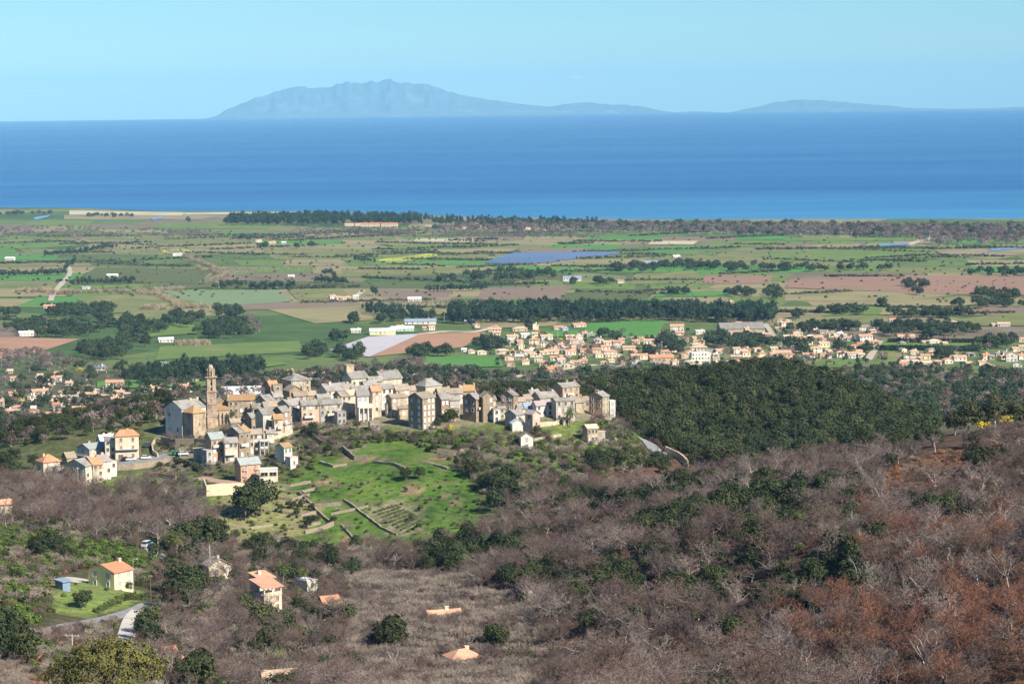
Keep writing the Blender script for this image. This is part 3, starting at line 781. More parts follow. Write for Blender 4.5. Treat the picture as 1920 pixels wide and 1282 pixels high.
tp = hit(388, 822); tp = Vector((tp.x, 1052.0, gz(tp.x, 1052.0)))
mpx = tp.y / F_PX
tz = lambda py: at(388, py, tp.y).z - tp.z
tower = link('bell_tower', None, loc=(tp.x, tp.y, tp.z), rz=math.radians(14)); tag(tower, "tall stone bell tower with a domed lantern on top", 'bell tower', 'church buildings')
TW = 3.9
MST = mat("tower_stone", (0.43, 0.33, 0.235), 0.28, 1.4, 0.95, (0.31, 0.225, 0.16), 0.45, 0.0, 0.4, 0.1, 0.4, streak=.2)
zc = [-6, tz(780), tz(757.5), tz(734), tz(707)]
ws_ = [TW * 1.04, TW, TW * .97, TW * .94]
for i in range(3):
    b = MB(); b.box((0, 0, (zc[i] + zc[i + 1]) / 2), (ws_[i], ws_[i], zc[i + 1] - zc[i]))
    for sx in (-1, 1):
        for sy in (-1, 1): b.box((sx * (ws_[i] / 2 - .28), sy * (ws_[i] / 2 - .28), (zc[i] + zc[i + 1]) / 2), (.62, .62, zc[i + 1] - zc[i] - .02))
    b.build('shaft', MST, tower)
for i, k in ((1, .35), (2, .35), (3, .45), (4, .75)):
    b = MB(); b.box((0, 0, zc[i] - .1), (ws_[min(i, 3)] + k, ws_[min(i, 3)] + k, .3)); b.box((0, 0, zc[i] + .16), (ws_[min(i, 3)] + k * 1.7, ws_[min(i, 3)] + k * 1.7, .22)); b.build('cornice', MST, tower)
w = ws_[3]; hb_ = zc[4] - zc[3]
b = MB()
for sx in (-1, 1):
    for sy in (-1, 1): b.box((sx * (w / 2 - .72), sy * (w / 2 - .72), zc[3] + hb_ / 2), (1.44, 1.44, hb_))
b.box((0, 0, zc[4] - .45), (w - .05, w - .05, .7)); b.box((0, 0, zc[3] + .3), (w - .05, w - .05, .5))
b.build('belfry', MST, tower)
b = MB(); b.lathe([(0.0, 1.2), (.3, 1.15), (.42, .7), (.5, .25), (.75, 0), (.7, 0), (0, .1)], n=10); b.build('bell', mat("bell_bronze", (.12, .09, .05), .2, 2, .5), tower, (0, 0, zc[3] + hb_ * .45))
zl, zt_ = zc[4] + .25, tz(693.5)
b = MB()
for k in range(8):
    a = math.pi / 8 + k * math.pi / 4
    b.box((math.cos(a) * w * .37, math.sin(a) * w * .37, (zl + zt_) / 2), (.62, .62, zt_ - zl), rz=a)
b.prism([(math.cos(math.pi / 8 + k * math.pi / 4) * w * .30, math.sin(math.pi / 8 + k * math.pi / 4) * w * .30) for k in range(8)], zl, zl + .5)
b.prism([(math.cos(math.pi / 8 + k * math.pi / 4) * w * .50, math.sin(math.pi / 8 + k * math.pi / 4) * w * .50) for k in range(8)], zt_ - .3, zt_)
b.build('lantern', MST, tower)
for k in range(8):
    a = math.pi / 8 + k * math.pi / 4
    b = MB(); b.lathe([(.0, .9), (.12, .7), (.2, .3), (.2, 0)], n=6); b.build('finial', MST, tower, (math.cos(a) * w * .42, math.sin(a) * w * .42, zt_))
zd = tz(683)
b = MB(); b.lathe([(1.15, zt_), (1.15, zt_ + .7)] + [(1.1 * math.cos(t), zt_ + .7 + (zd - zt_ - .7) * math.sin(t)) for t in [i * math.pi / 16 for i in range(0, 9)]], n=14); b.build('dome', MST, tower)
for (fx, z, h_) in ((0, (zc[2] + zc[3]) / 2 - .6, 1.3), (0, (zc[1] + zc[2]) / 2, .9)):
    link('window', window_mesh('d', .55, h_), tower, (fx, -ws_[2] / 2 - .06, z))
b = MB(); b.lathe([(.75, -.06), (.75, .06), (0, .06)], n=16); ck = b.build('clock_face', mat("clock_white", (.6, .58, .52), .1, 2), tower, (0, -ws_[2] / 2 - .05, (zc[2] + zc[3]) / 2 + 1.4)); ck.rotation_euler = (math.pi / 2, 0, 0)
for q in range(26):
    s_ = random.choice((0, 1)); z = random.uniform(1, zc[3])
    part_box(tower, 'putlog_hole', (random.uniform(-1.3, 1.3), -TW / 2 + .03, z) if s_ else (-TW / 2 + .03, random.uniform(-1.3, 1.3), z), (.2, .2, .2), M_PANE)

# --- middle and front rows, from the church rightwards
r = V("long brown house under an orange lichened roof right of the church", 426, 428, 477, 751, 786, 1058, 7, 'x', 740, 'orange', 'brown', (5, 0, 3), 'wdd', 1, depth=9)
V("sunlit rubble gable house beside the orange roofed long house", 477, 499, 513, 752, None, 1050, 48, 'x', 741, 'slate', 'stone', (1, 1, 2), 'wd', 1)
V("stone house with blue skylight below the ruined pale walls", 503, 514, 529, 744, None, 1068, 32, 'x', 734, 'slate', 'brown', (2, 1, 2), 'd', 1)
V("grey plastered gable house with slate roof in the front row", 519, 543, 564, 760, 797, None, 40, 'x', 749, 'slate', 'grey', (2, 1, 3), 'wdw', 1)
r = V("pinkish cream house with long white balcony and slate roof", 561, 566, 599, 759, 798, None, 20, 'x', 748, 'slate', 'pink', (3, 0, 3), 'wdk', 1)
balcony(r, .4, dims(r)[2] * .38, 4.2, 1.3, boxed=True)
part_box(r, 'green_shed_door', (-dims(r)[0] / 2 - .06, -dims(r)[1] / 2 + 1.2, dims(r)[2] * .5), (.1, 1.6, 2.2), SHUT['g'])
r = V("narrow dark brown house between the grey and the pale gables", 511, 530, 543, 772, 813, None, 42, 'x', 762, 'slate', 'brown', (1, 1, 3), 'w', 0)
balcony(r, .5, dims(r)[2] * .4, 1.8, 1.0, boxed=True)
r = V("tall pale house with many shuttered windows above the lane", 477, 494, 513, 777, 822, None, 38, 'x', 766, 'slate', 'beige', (2, 0, 4), 'wk', 0)
r = V("brown gabled house with white window surrounds near the nave", 456, 472, 496, 783, 808, None, 33, 'x', 774, 'slate', 'brown', (3, 1, 2), 'd', 0)
balcony(r, .8, dims(r)[2] * .35, 1.6, .9)
r = V("small cream house with orange lichen roof squeezed into the front row", 511, 515, 530, 785, 822, None, 22, 'x', 775, 'orange', 'beige', (2, 0, 3), 'wd', 0)
balcony(r, .6, dims(r)[2] * .5, 2.0, 1.1, boxed=True)
r = V("beige front row house with patchy brown roof and white box balcony", 596, 600, 640, 757, 792, None, 18, 'x', 746, 'slate', 'grey', (4, 0, 3), 'dwk', 1)
balcony(r, .55, dims(r)[2] * .36, 4.0, 1.5, boxed=True)
V("low concrete cube house at the foot of the front row", 626, 633, 649, 773, 796, None, 25, 'flat', None, 'concrete', 'concrete', (2, 0, 2), 'd', 0)
r = V("tall beige house with half orange roof above the scrub", 624, 641, 669, 743, 783, None, 33, 'x', 734, 'brown', 'beige', (3, 0, 4), 'dwd', 1)
LR, LL, h, rise = dims(r)
b = MB(); roof_mesh(b, LR * .46, LL, h + .26, rise, 'x', .42); b.build('orange_roof', ROOF['tan'], r, (LR * .27, 0, 0))
r = V("white house with tall open porch columns in the front row", 666, 671, 692, 741, 788, None, 18, 'x', 728, 'slate', 'white', (2, 0, 3), 'wk', 0)
LR, LL, h, rise = dims(r)
b = MB(); b.box((0, -1.4, h * .52), (LR * 1.25, 2.8, .35)); b.box((0, -2.75, h * .52 + .9), (LR * 1.25, .14, 1.7)); b.build('porch_deck', WALL['white'], r, (LR * .08, -LL / 2, 0))
for k in range(4):
    part_box(r, 'porch_column', (-LR * .5 + k * LR * .39, -LL / 2 - 2.5, h * .26 - 1.2), (.42, .42, h * .51 + 2.4), WALL['white'])
V("narrow beige tower house with bright orange roof", 691, 699, 715, 733, 783, None, 25, 'x', 724, 'red', 'beige', (1, 0, 5), 'dwb', 0)
V("beige stone house with shaded gable and an orange awning", 723, 735, 763, 746, 782, None, 27, 'x', 739, 'brown', 'stone', (3, 0, 3), 'dwk', 1)
V("small pale annex in front of the shaded gable", 722, 726, 734, 758, 781, None, 20, 'flat', None, 'concrete', 'white', (1, 0, 1), 'd', 0)
r = V("very tall brown tower house with white shutters on four floors", 765, 793, 816, 747, 807, None, 46, 'x', 736, 'brown', 'brown', (3, 2, 5), 'w', 0, skip=0.06)
V("brown and beige house right behind the very tall tower house", 815, 828, 842, 748, 783, None, 40, 'x', 737, 'slate', 'brown', (2, 0, 2), 'w', 0)
V("low grey house half hidden by an olive tree", 840, 844, 863, 749, 775, None, 20, 'x', 741, 'slate', 'grey', (2, 0, 2), 'dk', 0)
r = V("brown gabled house with thin white sunlit front", 868, 893, 904, 748, 792, None, 52, 'x', 737, 'slate', 'brown', (2, 2, 3), 'wd', 1)
balcony(r, .5, dims(r)[2] * .55, 2.2, 1.0, boxed=True)
V("brown house with steep one sided gable and white window", 899, 906, 926, 744, 792, None, 22, 'y', 735, 'brown', 'brown', (2, 0, 3), 'w', 0)
V("slim pale blue annex at the end of the brown gables", 924, 926, 933, 767, 793, None, 15, 'flat', None, 'concrete', 'white', (1, 0, 2), 'd', 0)
V("little grey house with roofed terrace right of the blue annex", 929, 936, 948, 766, 786, None, 22, 'x', 762, 'slate', 'grey', (1, 0, 2), 'd', 0)
V("detached stone house with four white shuttered windows", 939, 963, 972, 742, 774, None, 62, 'x', 733, 'slate', 'stone', (0, 2, 2), 'w', 1, skip=0)
V("small white chimneyed house behind the big grey roof", 987, 996, 1013, 740, None, 1062, 35, 'x', 730, 'slate', 'white', (1, 0, 1), 'd', 1)
V("brown stone cottage left of the big grey roof", 974, 987, 998, 748, None, 1050, 40, 'x', 740, 'brown', 'brown', (1, 1, 1), 'd', 0)
V("barn with large pale grey roof and black shaded gable", 997, 1013, 1047, 746, None, 1052, 27, 'x', 735, 'slate', 'beige', (0, 0, 1), 'd', 1)
r = V("tall orange brown house with dark flank and hanging balcony", 1038, 1055, 1087, 726, None, 1066, 28, 'x', 718, 'slate', 'brick', (3, 1, 3), 'dwb', 2)
balcony(r, .42, dims(r)[2] * .55, 3.0, 1.1, boxed=True)
V("blue grey roofed shed beside the white mauve roofed house", 980, 984, 1001, 762, 778, None, 18, 'x', 755, 'blue', 'grey', (1, 0, 1), 'd', 0)
V("cream cottage with light slab roof below the blue grey shed", 967, 973, 993, 766, 780, None, 22, 'x', 758, 'slate', 'cream', (2, 0, 1), 'd', 0)
V("bright white house with mauve roof and brown shutters", 998, 1006, 1037, 760, 782, None, 25, 'x', 752, 'mauve', 'white', (3, 0, 2), 'd', 0)
V("large light grey plastered house above the palm", 1034, 1043, 1079, 752, 788, None, 22, 'x', 746, 'slate', 'grey', (3, 0, 3), 'dw', 1)
V("grey roofed gable house at the top of the stepped white gables", 947, 968, 985, 778, 803, None, 45, 'x', 769, 'slate', 'grey', (1, 1, 1), 'wd', 1)
V("white walled gable shed lowest of the stepped gables", 957, 961, 985, 794, 810, None, 12, 'y', 786, 'white', 'white', (0, 0, 1), 'd', 0)
V("slim orange pink tower house with a dark balcony", 985, 999, 1013, 777, 815, None, 42, 'y', 770, 'mauve', 'pink', (1, 1, 3), 'dw', 0)
V("low brown roofed cottage just before the end house", 1085, 1089, 1106, 751, 766, None, 12, 'x', 743, 'brown', 'stone', (2, 0, 1), 'd', 1)
r = V("tall end house with green shutters at the tip of the village", 1105, 1130, 1143, 744, 788, None, 58, 'x', 735, 'slate', 'brick', (2, 2, 4), 'g', 2, skip=0.1, wl='gd')
V("white terrace annex on the sea side of the end house", 1141, 1144, 1152, 752, 786, None, 25, 'flat', None, 'white', 'white', (1, 0, 3), 'k', 0)
V("lone stone house with dark flank on the lower terrace", 1093, 1102, 1122, 803, 831, None, 25, 'x', 796, 'tan', 'stone', (3, 0, 2), 'dw', 0)
V("lower wing of the lone stone house with blue framed window", 1120, 1122, 1135, 810, 830, None, 14, 'flat', None, 'tan', 'stone', (2, 0, 2), 'sd', 0)
V("small white gabled house on the slope below the village", 973, 977, 1000, 819, 843, None, 12, 'y', 811, 'brown', 'white', (1, 0, 2), 'kd', 0)
V("ruined pale stone hut in the scrub under the village", 690, 694, 712, 792, 808, None, 15, 'flat', None, 'brown', 'stone', (2, 0, 1), 'd', 0)
# --- lower quarter below the church
r = V("slate roofed house with black shaded side and white box window", 383, 397, 420, 823, 870, None, 33, 'x', 811, 'green', 'brick', (2, 0, 3), 'wd', 0)
balcony(r, .35, dims(r)[2] * .66, 3.0, 1.0, boxed=True)
V("concrete annex on stilts against the slate roofed house", 377, 388, 398, 845, 874, None, 38, 'flat', None, 'concrete', 'concrete', (1, 1, 2), 'd', 0)
V("low plastered garage beside the parking terrace", 361, 364, 380, 842, 866, None, 12, 'flat', None, 'cream', 'beige', (0, 0, 1), 'd', 0)
r = V("pale house with white glazed balcony below the brown gable", 419, 422, 446, 829, 868, None, 15, 'x', 817, 'slate', 'beige', (3, 0, 3), 'dw', 0)
balcony(r, .4, dims(r)[2] * .4, 4.2, 1.3, boxed=True)
r = V("brown gabled house with half orange roof below the nave", 424, 449, 468, 811, 862, None, 45, 'x', 801, 'slate', 'brown', (2, 2, 3), 'wd', 1)
LR, LL, h, rise = dims(r)
b = MB(); roof_mesh(b, LR * .5, LL, h + .26, rise, 'x', .42); b.build('orange_roof', ROOF['orange'], r, (LR * .27, 0, 0))
balcony(r, .3, h * .5, 2.6, 1.1, boxed=True)
r = V("pale house with tall concrete loggia frame", 466, 469, 491, 813, 854, None, 15, 'x', 802, 'brown', 'beige', (3, 0, 3), 'dw', 0)
LR, LL, h, rise = dims(r)
for z in (.02, .33, .66): part_box(r, 'loggia_slab', (LR * .62, -LL / 2 - 1.4, h * z), (LR * .75, 2.8, .3), WALL['concrete'])
for k in range(3): part_box(r, 'loggia_column', (LR * .27 + k * LR * .345, -LL / 2 - 2.6, h * .33 - 1), (.4, .4, h * .66 + 2), WALL['concrete'])
for z in (.33, .66): part_box(r, 'loggia_railing', (LR * .62, -LL / 2 - 2.7, h * z + .55), (LR * .75, .08, .8), M_RAIL)
r = V("orange stone house with greenish slate roof and red shutters", 438, 452, 487, 871, 905, None, 30, 'x', 859, 'green', 'brick', (2, 0, 3), 'r', 1, name='stone_house', skip=0)
for fx in (.2, .8):
    for z in (.34, .67): balcony(r, fx, dims(r)[2] * z, 1.6, .7)
r = V("flat roofed cream annex with two wide open bays", 484, 487, 521, 880, 907, None, 10, 'flat', None, 'white', 'cream', (0, 0, 1), 'd', 0)
LR, LL, h, rise = dims(r)
for fx in (-.24, .24): link('window', window_mesh('d', LR * .38, h * .26), r, (fx * LR, -LL / 2, h * .66))
link('door', door_mesh(1.0, 2.1, M_PANE), r, (-LR * .36, -LL / 2, 0))
V("small white house with orange roof on the green slope", 516, 533, 547, 839, 868, None, 45, 'x', 831, 'orange', 'white', (2, 0, 2), 'g', 0)
V("low white lean-to below the small white house", 534, 545, 558, 858, 880, None, 42, 'flat', None, 'tan', 'white', (1, 0, 1), 'b', 0)

# --- small houses and annexes filling the gaps between the rows
for (lab, a) in [("small brown house squeezed behind the pinkish cream one", (546, 552, 576, 742, None, 1064, 25, 'x', 735, 'brown', 'brown', (2, 0, 2))), ("narrow stone house tucked behind the box balcony house", (590, 597, 618, 746, None, 1056, 25, 'x', 739, 'slate', 'stone', (2, 0, 2))), ("stone house below the turreted house's gable", (636, 642, 662, 728, None, 1094, 28, 'x', 720, 'brown', 'stone', (2, 0, 2))), ("beige house filling the gap behind the porch columns", (656, 662, 690, 732, None, 1072, 25, 'x', 724, 'slate', 'beige', (2, 0, 2))), ("small slate house above the bright orange roof", (676, 684, 706, 722, None, 1088, 25, 'x', 714, 'slate', 'stone', (2, 0, 2))), ("beige house between the awning house and the tall tower", (752, 757, 779, 732, None, 1072, 22, 'x', 723, 'brown', 'beige', (2, 0, 3))), ("stone house behind the pale hipped roof's right corner", (816, 822, 842, 735, None, 1070, 25, 'x', 727, 'brown', 'stone', (2, 0, 2))),
                 ("little stone house behind the one sided gable", (902, 908, 930, 750, None, 1050, 22, 'x', 743, 'slate', 'stone', (2, 0, 1))), ("low stone cottage behind the detached stone house", (962, 968, 985, 752, None, 1046, 25, 'x', 745, 'brown', 'stone', (1, 0, 1))), ("stone house in the gap right of the rubble gable", (490, 496, 520, 762, None, 1042, 30, 'x', 753, 'brown', 'stone', (2, 0, 2))), ("tiny plastered annex at the lane below the brown house", (530, 534, 548, 795, 812, None, 20, 'shed', 791, 'slate', 'beige', (1, 0, 1))), ("stone shed beside the awning house", (745, 749, 765, 766, 786, None, 18, 'shed', 761, 'brown', 'stone', (1, 0, 1))),
                 ("stone shed between the tall tower and the brown gables", (838, 842, 862, 770, 790, None, 18, 'shed', 766, 'brown', 'stone', (1, 0, 1))), ("small beige house beside the loggia frame", (497, 501, 514, 812, 832, None, 20, 'x', 806, 'slate', 'beige', (1, 0, 2))), ("stone house under the nave's corner pilaster", (428, 434, 456, 792, 812, None, 25, 'x', 785, 'brown', 'stone', (2, 0, 2))), ("stone cottage right of the long orange roof", (470, 474, 492, 764, 790, 1046, 20, 'x', 757, 'slate', 'stone', (2, 0, 2))), ("low stone barn between the barn and the end house", (1076, 1080, 1096, 754, 772, None, 18, 'x', 748, 'brown', 'stone', (1, 0, 1))), ("stone hut on the upper spur beside the palm", (1052, 1056, 1070, 786, 797, None, 18, 'shed', 783, 'brown', 'stone', (1, 0, 1)))]:
    V(lab, *a, 'dwk', random.choice((0, 1)))
# --- stone walls and terraces
M_RUBBLE = mat("rubble_wall", (0.28, 0.23, 0.165), 0.45, 1.8, 0.95, (0.25, 0.21, 0.15), 0.45, 0.1, 0.5, 0.1, 0.6)
M_CREAMWALL = mat("cream_block_wall", (0.60, 0.50, 0.34), 0.10, 1.2, 0.9, (0.52, 0.42, 0.28), 0.35, 0.0, 0.3)
def wall_line(label, pts, height, thick=0.6, m=None, name='stone_wall', group='dry stone walls around the village', down=1.0, dmin=150):
    """a wall following the ground through photo points; stones of the coping stand uneven"""
    P = [hit(a, c, dmin) for a, c in pts]
    Q = []
    for i in range(len(P) - 1):
        n = max(1, int((P[i + 1] - P[i]).length / 2.5))
        for k in range(n): Q.append(P[i].lerp(P[i + 1], k / n))
    Q.append(P[-1])
    o = Q[0].copy(); o.z = gz(o.x, o.y)
    b = MB(); L_, R_ = [], []
    for i, p in enumerate(Q):
        d = (Q[min(i + 1, len(Q) - 1)] - Q[max(i - 1, 0)]); d.z = 0; d.normalize(); n = Vector((-d.y, d.x, 0)) * thick / 2
        z = gz(p.x, p.y); hz = height + random.uniform(-.18, .18)
        for s_, A in ((1, L_), (-1, R_)):
            q = p + n * s_; A.append(((q.x - o.x, q.y - o.y, z - down - o.z), (q.x - o.x, q.y - o.y, z + hz - o.z)))
    for i in range(len(Q) - 1):
        b.face([R_[i][0], R_[i + 1][0], R_[i + 1][1], R_[i][1]]); b.face([L_[i + 1][0], L_[i][0], L_[i][1], L_[i + 1][1]]); b.face([R_[i][1], R_[i + 1][1], L_[i + 1][1], L_[i][1]])
    for i, rv in ((0, 0), (len(Q) - 1, 1)):
        f = [L_[i][0], R_[i][0], R_[i][1], L_[i][1]]; b.face(f[::-1] if rv else f)
    w_ = b.build(name, m or M_RUBBLE, loc=o); return tag(w_, label, 'wall', group)
wall_line("smooth cream retaining wall below the flat roofed annex", [(387, 930), (440, 927), (507, 922)], 4.3, .5, M_CREAMWALL, 'retaining_wall', None)
wall_line("short shaded return of the cream retaining wall", [(387, 929), (382, 916)], 4.0, .5, M_CREAMWALL, 'retaining_wall', None)
wall_line("grey stone wall under the church forecourt", [(303, 832), (330, 838), (365, 836), (400, 838)], 3.2, .8)
wall_line("curved pale parapet of the lane beside the church", [(303, 831), (292, 828), (285, 838), (287, 850), (296, 858)], 1.6, .5, WALL['beige'], 'parapet')
wall_line("long rubble wall holding up the car park", [(215, 882), (250, 880), (290, 874), (318, 868)], 2.4, .8)
wall_line("pale parapet along the lane to the garage", [(318, 866), (345, 866), (372, 876)], 1.0, .4, WALL['beige'], 'parapet')
wall_line("broken wall with red earth left of the terrace", [(268, 892), (300, 893), (330, 900)], 1.6, .6)
wall_line("terrace wall above the meadow under the middle houses", [(640, 842), (665, 862), (690, 862)], 1.8)
wall_line("ruined terrace wall under the tall tower house", [(820, 850), (850, 853), (880, 848)], 2.0)
wall_line("sloping dark garden wall below the front row", [(575, 812), (592, 824), (606, 834)], 1.6)
wall_line("pale lane wall in front of the front row", [(500, 826), (530, 820), (548, 812)], 1.6, .5, WALL['beige'], 'parapet')
wall_line("white lane wall beside the orange pink tower house", [(1012, 800), (1040, 797), (1068, 788)], 1.6, .5, WALL['beige'], 'parapet')
wall_line("thin white wall right of the white gabled house", [(1000, 826), (1025, 822), (1052, 818)], 1.0, .5, WALL['beige'])
wall_line("short white wall beside the lone stone house", [(1136, 826), (1150, 822), (1158, 826)], .8, .5, WALL['beige'])
wall_line("pale stone wall along the bend of the hill road", [(1248, 850), (1262, 856), (1280, 866), (1290, 876)], 3.0, .8, WALL['stone'], 'retaining_wall', None)
wall_line("long dry stone wall down the terraces edge", [(560, 925), (590, 955), (625, 985)], 1.0)
wall_line("dry stone wall between meadow and garden plots", [(645, 938), (675, 960), (715, 990), (745, 1003)], .8)
wall_line("upper terrace wall beside the cream retaining wall", [(520, 912), (545, 912), (583, 905)], 1.0)
wall_line("second terrace wall above the olive trees", [(520, 935), (548, 938), (580, 930)], 1.0)
wall_line("third terrace wall below the olive trees", [(575, 950), (610, 950), (640, 947)], 1.4)
wall_line("lowest terrace wall at the foot of the olive trees", [(572, 1000), (600, 995), (625, 985)], 1.5)
for i_, (pts, hh) in enumerate([([(525, 922), (560, 925), (590, 918)], .9), ([(528, 946), (560, 944), (572, 940)], .9), ([(530, 962), (565, 968), (592, 962)], 1.0), ([(545, 985), (575, 988), (600, 982)], 1.1), ([(430, 985), (470, 990), (510, 985)], .7), ([(620, 965), (655, 958), (690, 950)], .7), ([(700, 868), (740, 872), (760, 880)], .9), ([(600, 868), (625, 876), (650, 872)], 1.0), ([(790, 868), (815, 872), (840, 880)], .8)]):
    wall_line(["rough terrace wall under the orange stone house", "short terrace wall by the big black oak", "crooked terrace wall in the olive plot", "low terrace wall near the plot's foot", "tumbled wall on the dry terrace", "rubble edge above the vegetable rows", "stone edge in the upper meadow", "stone edge left in the upper meadow", "stone edge right in the upper meadow"][i_], pts, hh, .8)
wall_line("stone pile wall in the upper meadow", [(640, 985), (665, 1012), (690, 1012)], .7)
# ------------------------------------------------------------------ houses below the church, on the left
LG = 'houses around the lower square'
V("house with orange hipped roof half hidden by bare trees", 64, 82, 110, 867, 893, None, 35, 'hip', 852, 'red', 'cream', (3, 1, 1), 'dw', 1, None, LG, 'house')
V("low cream garage with grey roof beside the orange hipped roof", 84, 118, 128, 885, 903, None, 68, 'y', 876, 'mauve', 'cream', (0, 0, 1), 'd', 0, None, LG, 'garage', cat='garage')
r = V("big cream gable house at the head of the row", 116, 161, 175, 874, 909, None, 56, 'x', 861, 'slate', 'cream', (2, 3, 3), 'dk', 0, None, LG, 'house', skip=.25)
V("orange roofed cream house second in the stepped row", 173, 175, 192, 871, 906, None, 33, 'x', 857, 'red', 'beige', (2, 0, 3), 'db', 0, None, LG, 'house', depth=9)
V("grey roofed cream house third in the stepped row", 190, 192, 207, 865, 901, None, 33, 'x', 853, 'mauve', 'cream', (2, 0, 3), 'dw', 1, None, LG, 'house', depth=9)
V("slim white house with terrace at the end of the stepped row", 206, 208, 216, 866, 894, None, 30, 'flat', None, 'tan', 'white', (1, 0, 2), 'd', 0, None, LG, 'house', depth=7)
r = V("grey stone house with bluish slate roofs and white doors", 140, 168, 200, 842, 862, None, 44, 'x', 832, 'green', 'grey', (3, 2, 2), 'w', 1, None, LG, 'house')
b = MB(); LR, LL, h, rise = dims(r); balcony(r, .5, h * .32, LL * .9, 1.2, 'l')
V("low stone barn with plain slab roof at the far left of the square", 114, 126, 141, 858, 872, None, 38, 'x', 848, 'brown', 'stone', (0, 0, 1), 'd', 0, None, LG, 'barn', cat='barn')
r = V("tall cream house with orange hipped roof and long balcony by the palm", 212, 217, 260, 818, 863, None, 14, 'hip', 806, 'red', 'cream', (2, 0, 3), 'b', 1, None, LG, 'house')
LR, LL, h, rise = dims(r); balcony(r, .5, h * .45, LR * .98, 1.3); link('garage_door', door_mesh(2.0, 2.3), r, (-LR * .28, -LL / 2, 0))
V("narrow cream house joined to the tall orange roofed house", 195, 198, 216, 825, 862, None, 12, 'shed', 819, 'slate', 'cream', (2, 0, 3), 'db', 0, None, LG, 'house', depth=8)
V("long white roofed house behind the bluish slate roofs", 178, 190, 215, 829, None, 1035, 32, 'x', 814, 'white', 'cream', (2, 1, 1), 'd', 3, None, LG, 'house')
# ------------------------------------------------------------------ houses in the valley in front
FG = 'houses scattered on the near slope'
r = V("pale yellow house with terracotta roof and grey shutters", 159, 215, 244, 1074, 1105, None, 55, 'x', 1058, 'red', 'yellow', (2, 2, 2), 'k', 1, None, FG, 'house', wsize=(1.1, 1.4), skip=0)
LR, LL, h, rise = dims(r)
b = MB(); b.lathe([(.0, .12), (.3, .06), (.45, 0)], n=12); d_ = b.build('satellite_dish', WALL['white'], r, (-LR / 2 - .25, -LL / 2 + .8, h * .9)); d_.rotation_euler = (0, -1.2, 0)
V("small blue grey shed on a concrete pad", 103, 118, 128, 1097, 1107, None, 50, 'shed', 1094, 'blue', 'blue', (0, 0, 1), 'd', 0, None, FG, 'shed', cat='shed')
V("cream cottage with grey roof and chimney behind the fan palm", 376, 392, 432, 1062, 1080, None, 26, 'y', 1048, 'mauve', 'cream', (2, 1, 1), 'k', 1, None, FG, 'cottage')
V("rear part of the loggia house with orange roof", 466, 488, 514, 1086, 1140, None, 40, 'shed', 1074, 'terra', 'cream', (2, 0, 3), 'dk', 1, None, FG, 'house')
r = V("tall cream house with tiled open loggia on its upper floor", 468, 496, 527, 1118, 1149, None, 40, 'flat', None, 'cream', 'cream', (2, 1, 2), 'b', 0, None, FG, 'house')
LR, LL, h, rise = dims(r)
for a_, c_ in ((-.47, -.47), (.0, -.47), (.47, -.47), (-.47, .47), (.47, .47)): part_box(r, 'loggia_column', (a_ * LR, c_ * LL, h + 1.15), (.35, .35, 2.1), WALL['white'])
part_box(r, 'parapet', (0, -LL * .485, h + .55), (LR, .14, .75), WALL['cream'])
b = MB(); roof_mesh(b, LR, LL, h + 2.2, 1.5, 'shed', .5); b.build('loggia_roof', ROOF['terra'], r)
r = V("flat roofed white house with a row of little arches on the parapet", 551, 576, 594, 1090, 1108, None, 48, 'flat', None, 'white', 'white', (1, 1, 1), 'd', 0, None, FG, 'house')
LR, LL, h, rise = dims(r)
b = MB()
for k in range(8):
    for j in range(7):
        t0, t1 = math.pi * j / 7, math.pi * (j + 1) / 7; cx_ = LL / 2 - LL * (k + .5) / 8; R_ = LL / 17
        b.tube((-LR / 2, cx_ + math.cos(t0) * R_, h + .2 + math.sin(t0) * .7), (-LR / 2, cx_ + math.cos(t1) * R_, h + .2 + math.sin(t1) * .7), .1, .1, 5)
b.build('arched_parapet', WALL['white'], r)['kind'] = 'stuff'
r = V("small stone house smothered in bright ivy with orange roof", 594, 608, 638, 1131, 1166, None, 28, 'x', 1118, 'red', 'stone', (1, 1, 2), 'd', 0, None, FG, 'house')
IVY_HOUSE = r
V("house among bare trees with only its tiled roof showing", 797, 806, 866, 1158, 1172, None, 14, 'x', 1145, 'terra', 'cream', (3, 0, 1), 'd', 1, None, FG, 'house')
V("house with pale hipped roof among the trees at the bottom", 830, 850, 905, 1240, 1254, None, 25, 'hip', 1220, 'terra', 'cream', (2, 0, 1), 'd', 1, None, FG, 'house')
V("house at the bottom edge with only its tan roof ridge showing", 482, 495, 558, 1286, None, 540, 15, 'x', 1272, 'tan', 'cream', (2, 0, 1), 'd', 0, None, FG, 'house')
V("small terracotta hipped roof at the bottom edge", 326, 338, 358, 1281, None, 530, 35, 'hip', 1263, 'terra', 'cream', (1, 0, 1), 'd', 0, None, FG, 'house')
V("half hidden hut with orange roof above the terracotta hip", 297, 306, 330, 1234, None, 560, 30, 'x', 1224, 'red', 'cream', (1, 0, 1), 'd', 0, None, FG, 'hut')
V("cream house cut by the left edge above the bare trees", -24, -10, 20, 947, 968, None, 30, 'x', 938, 'terra', 'cream', (2, 0, 1), 'd', 0, None, FG, 'house')

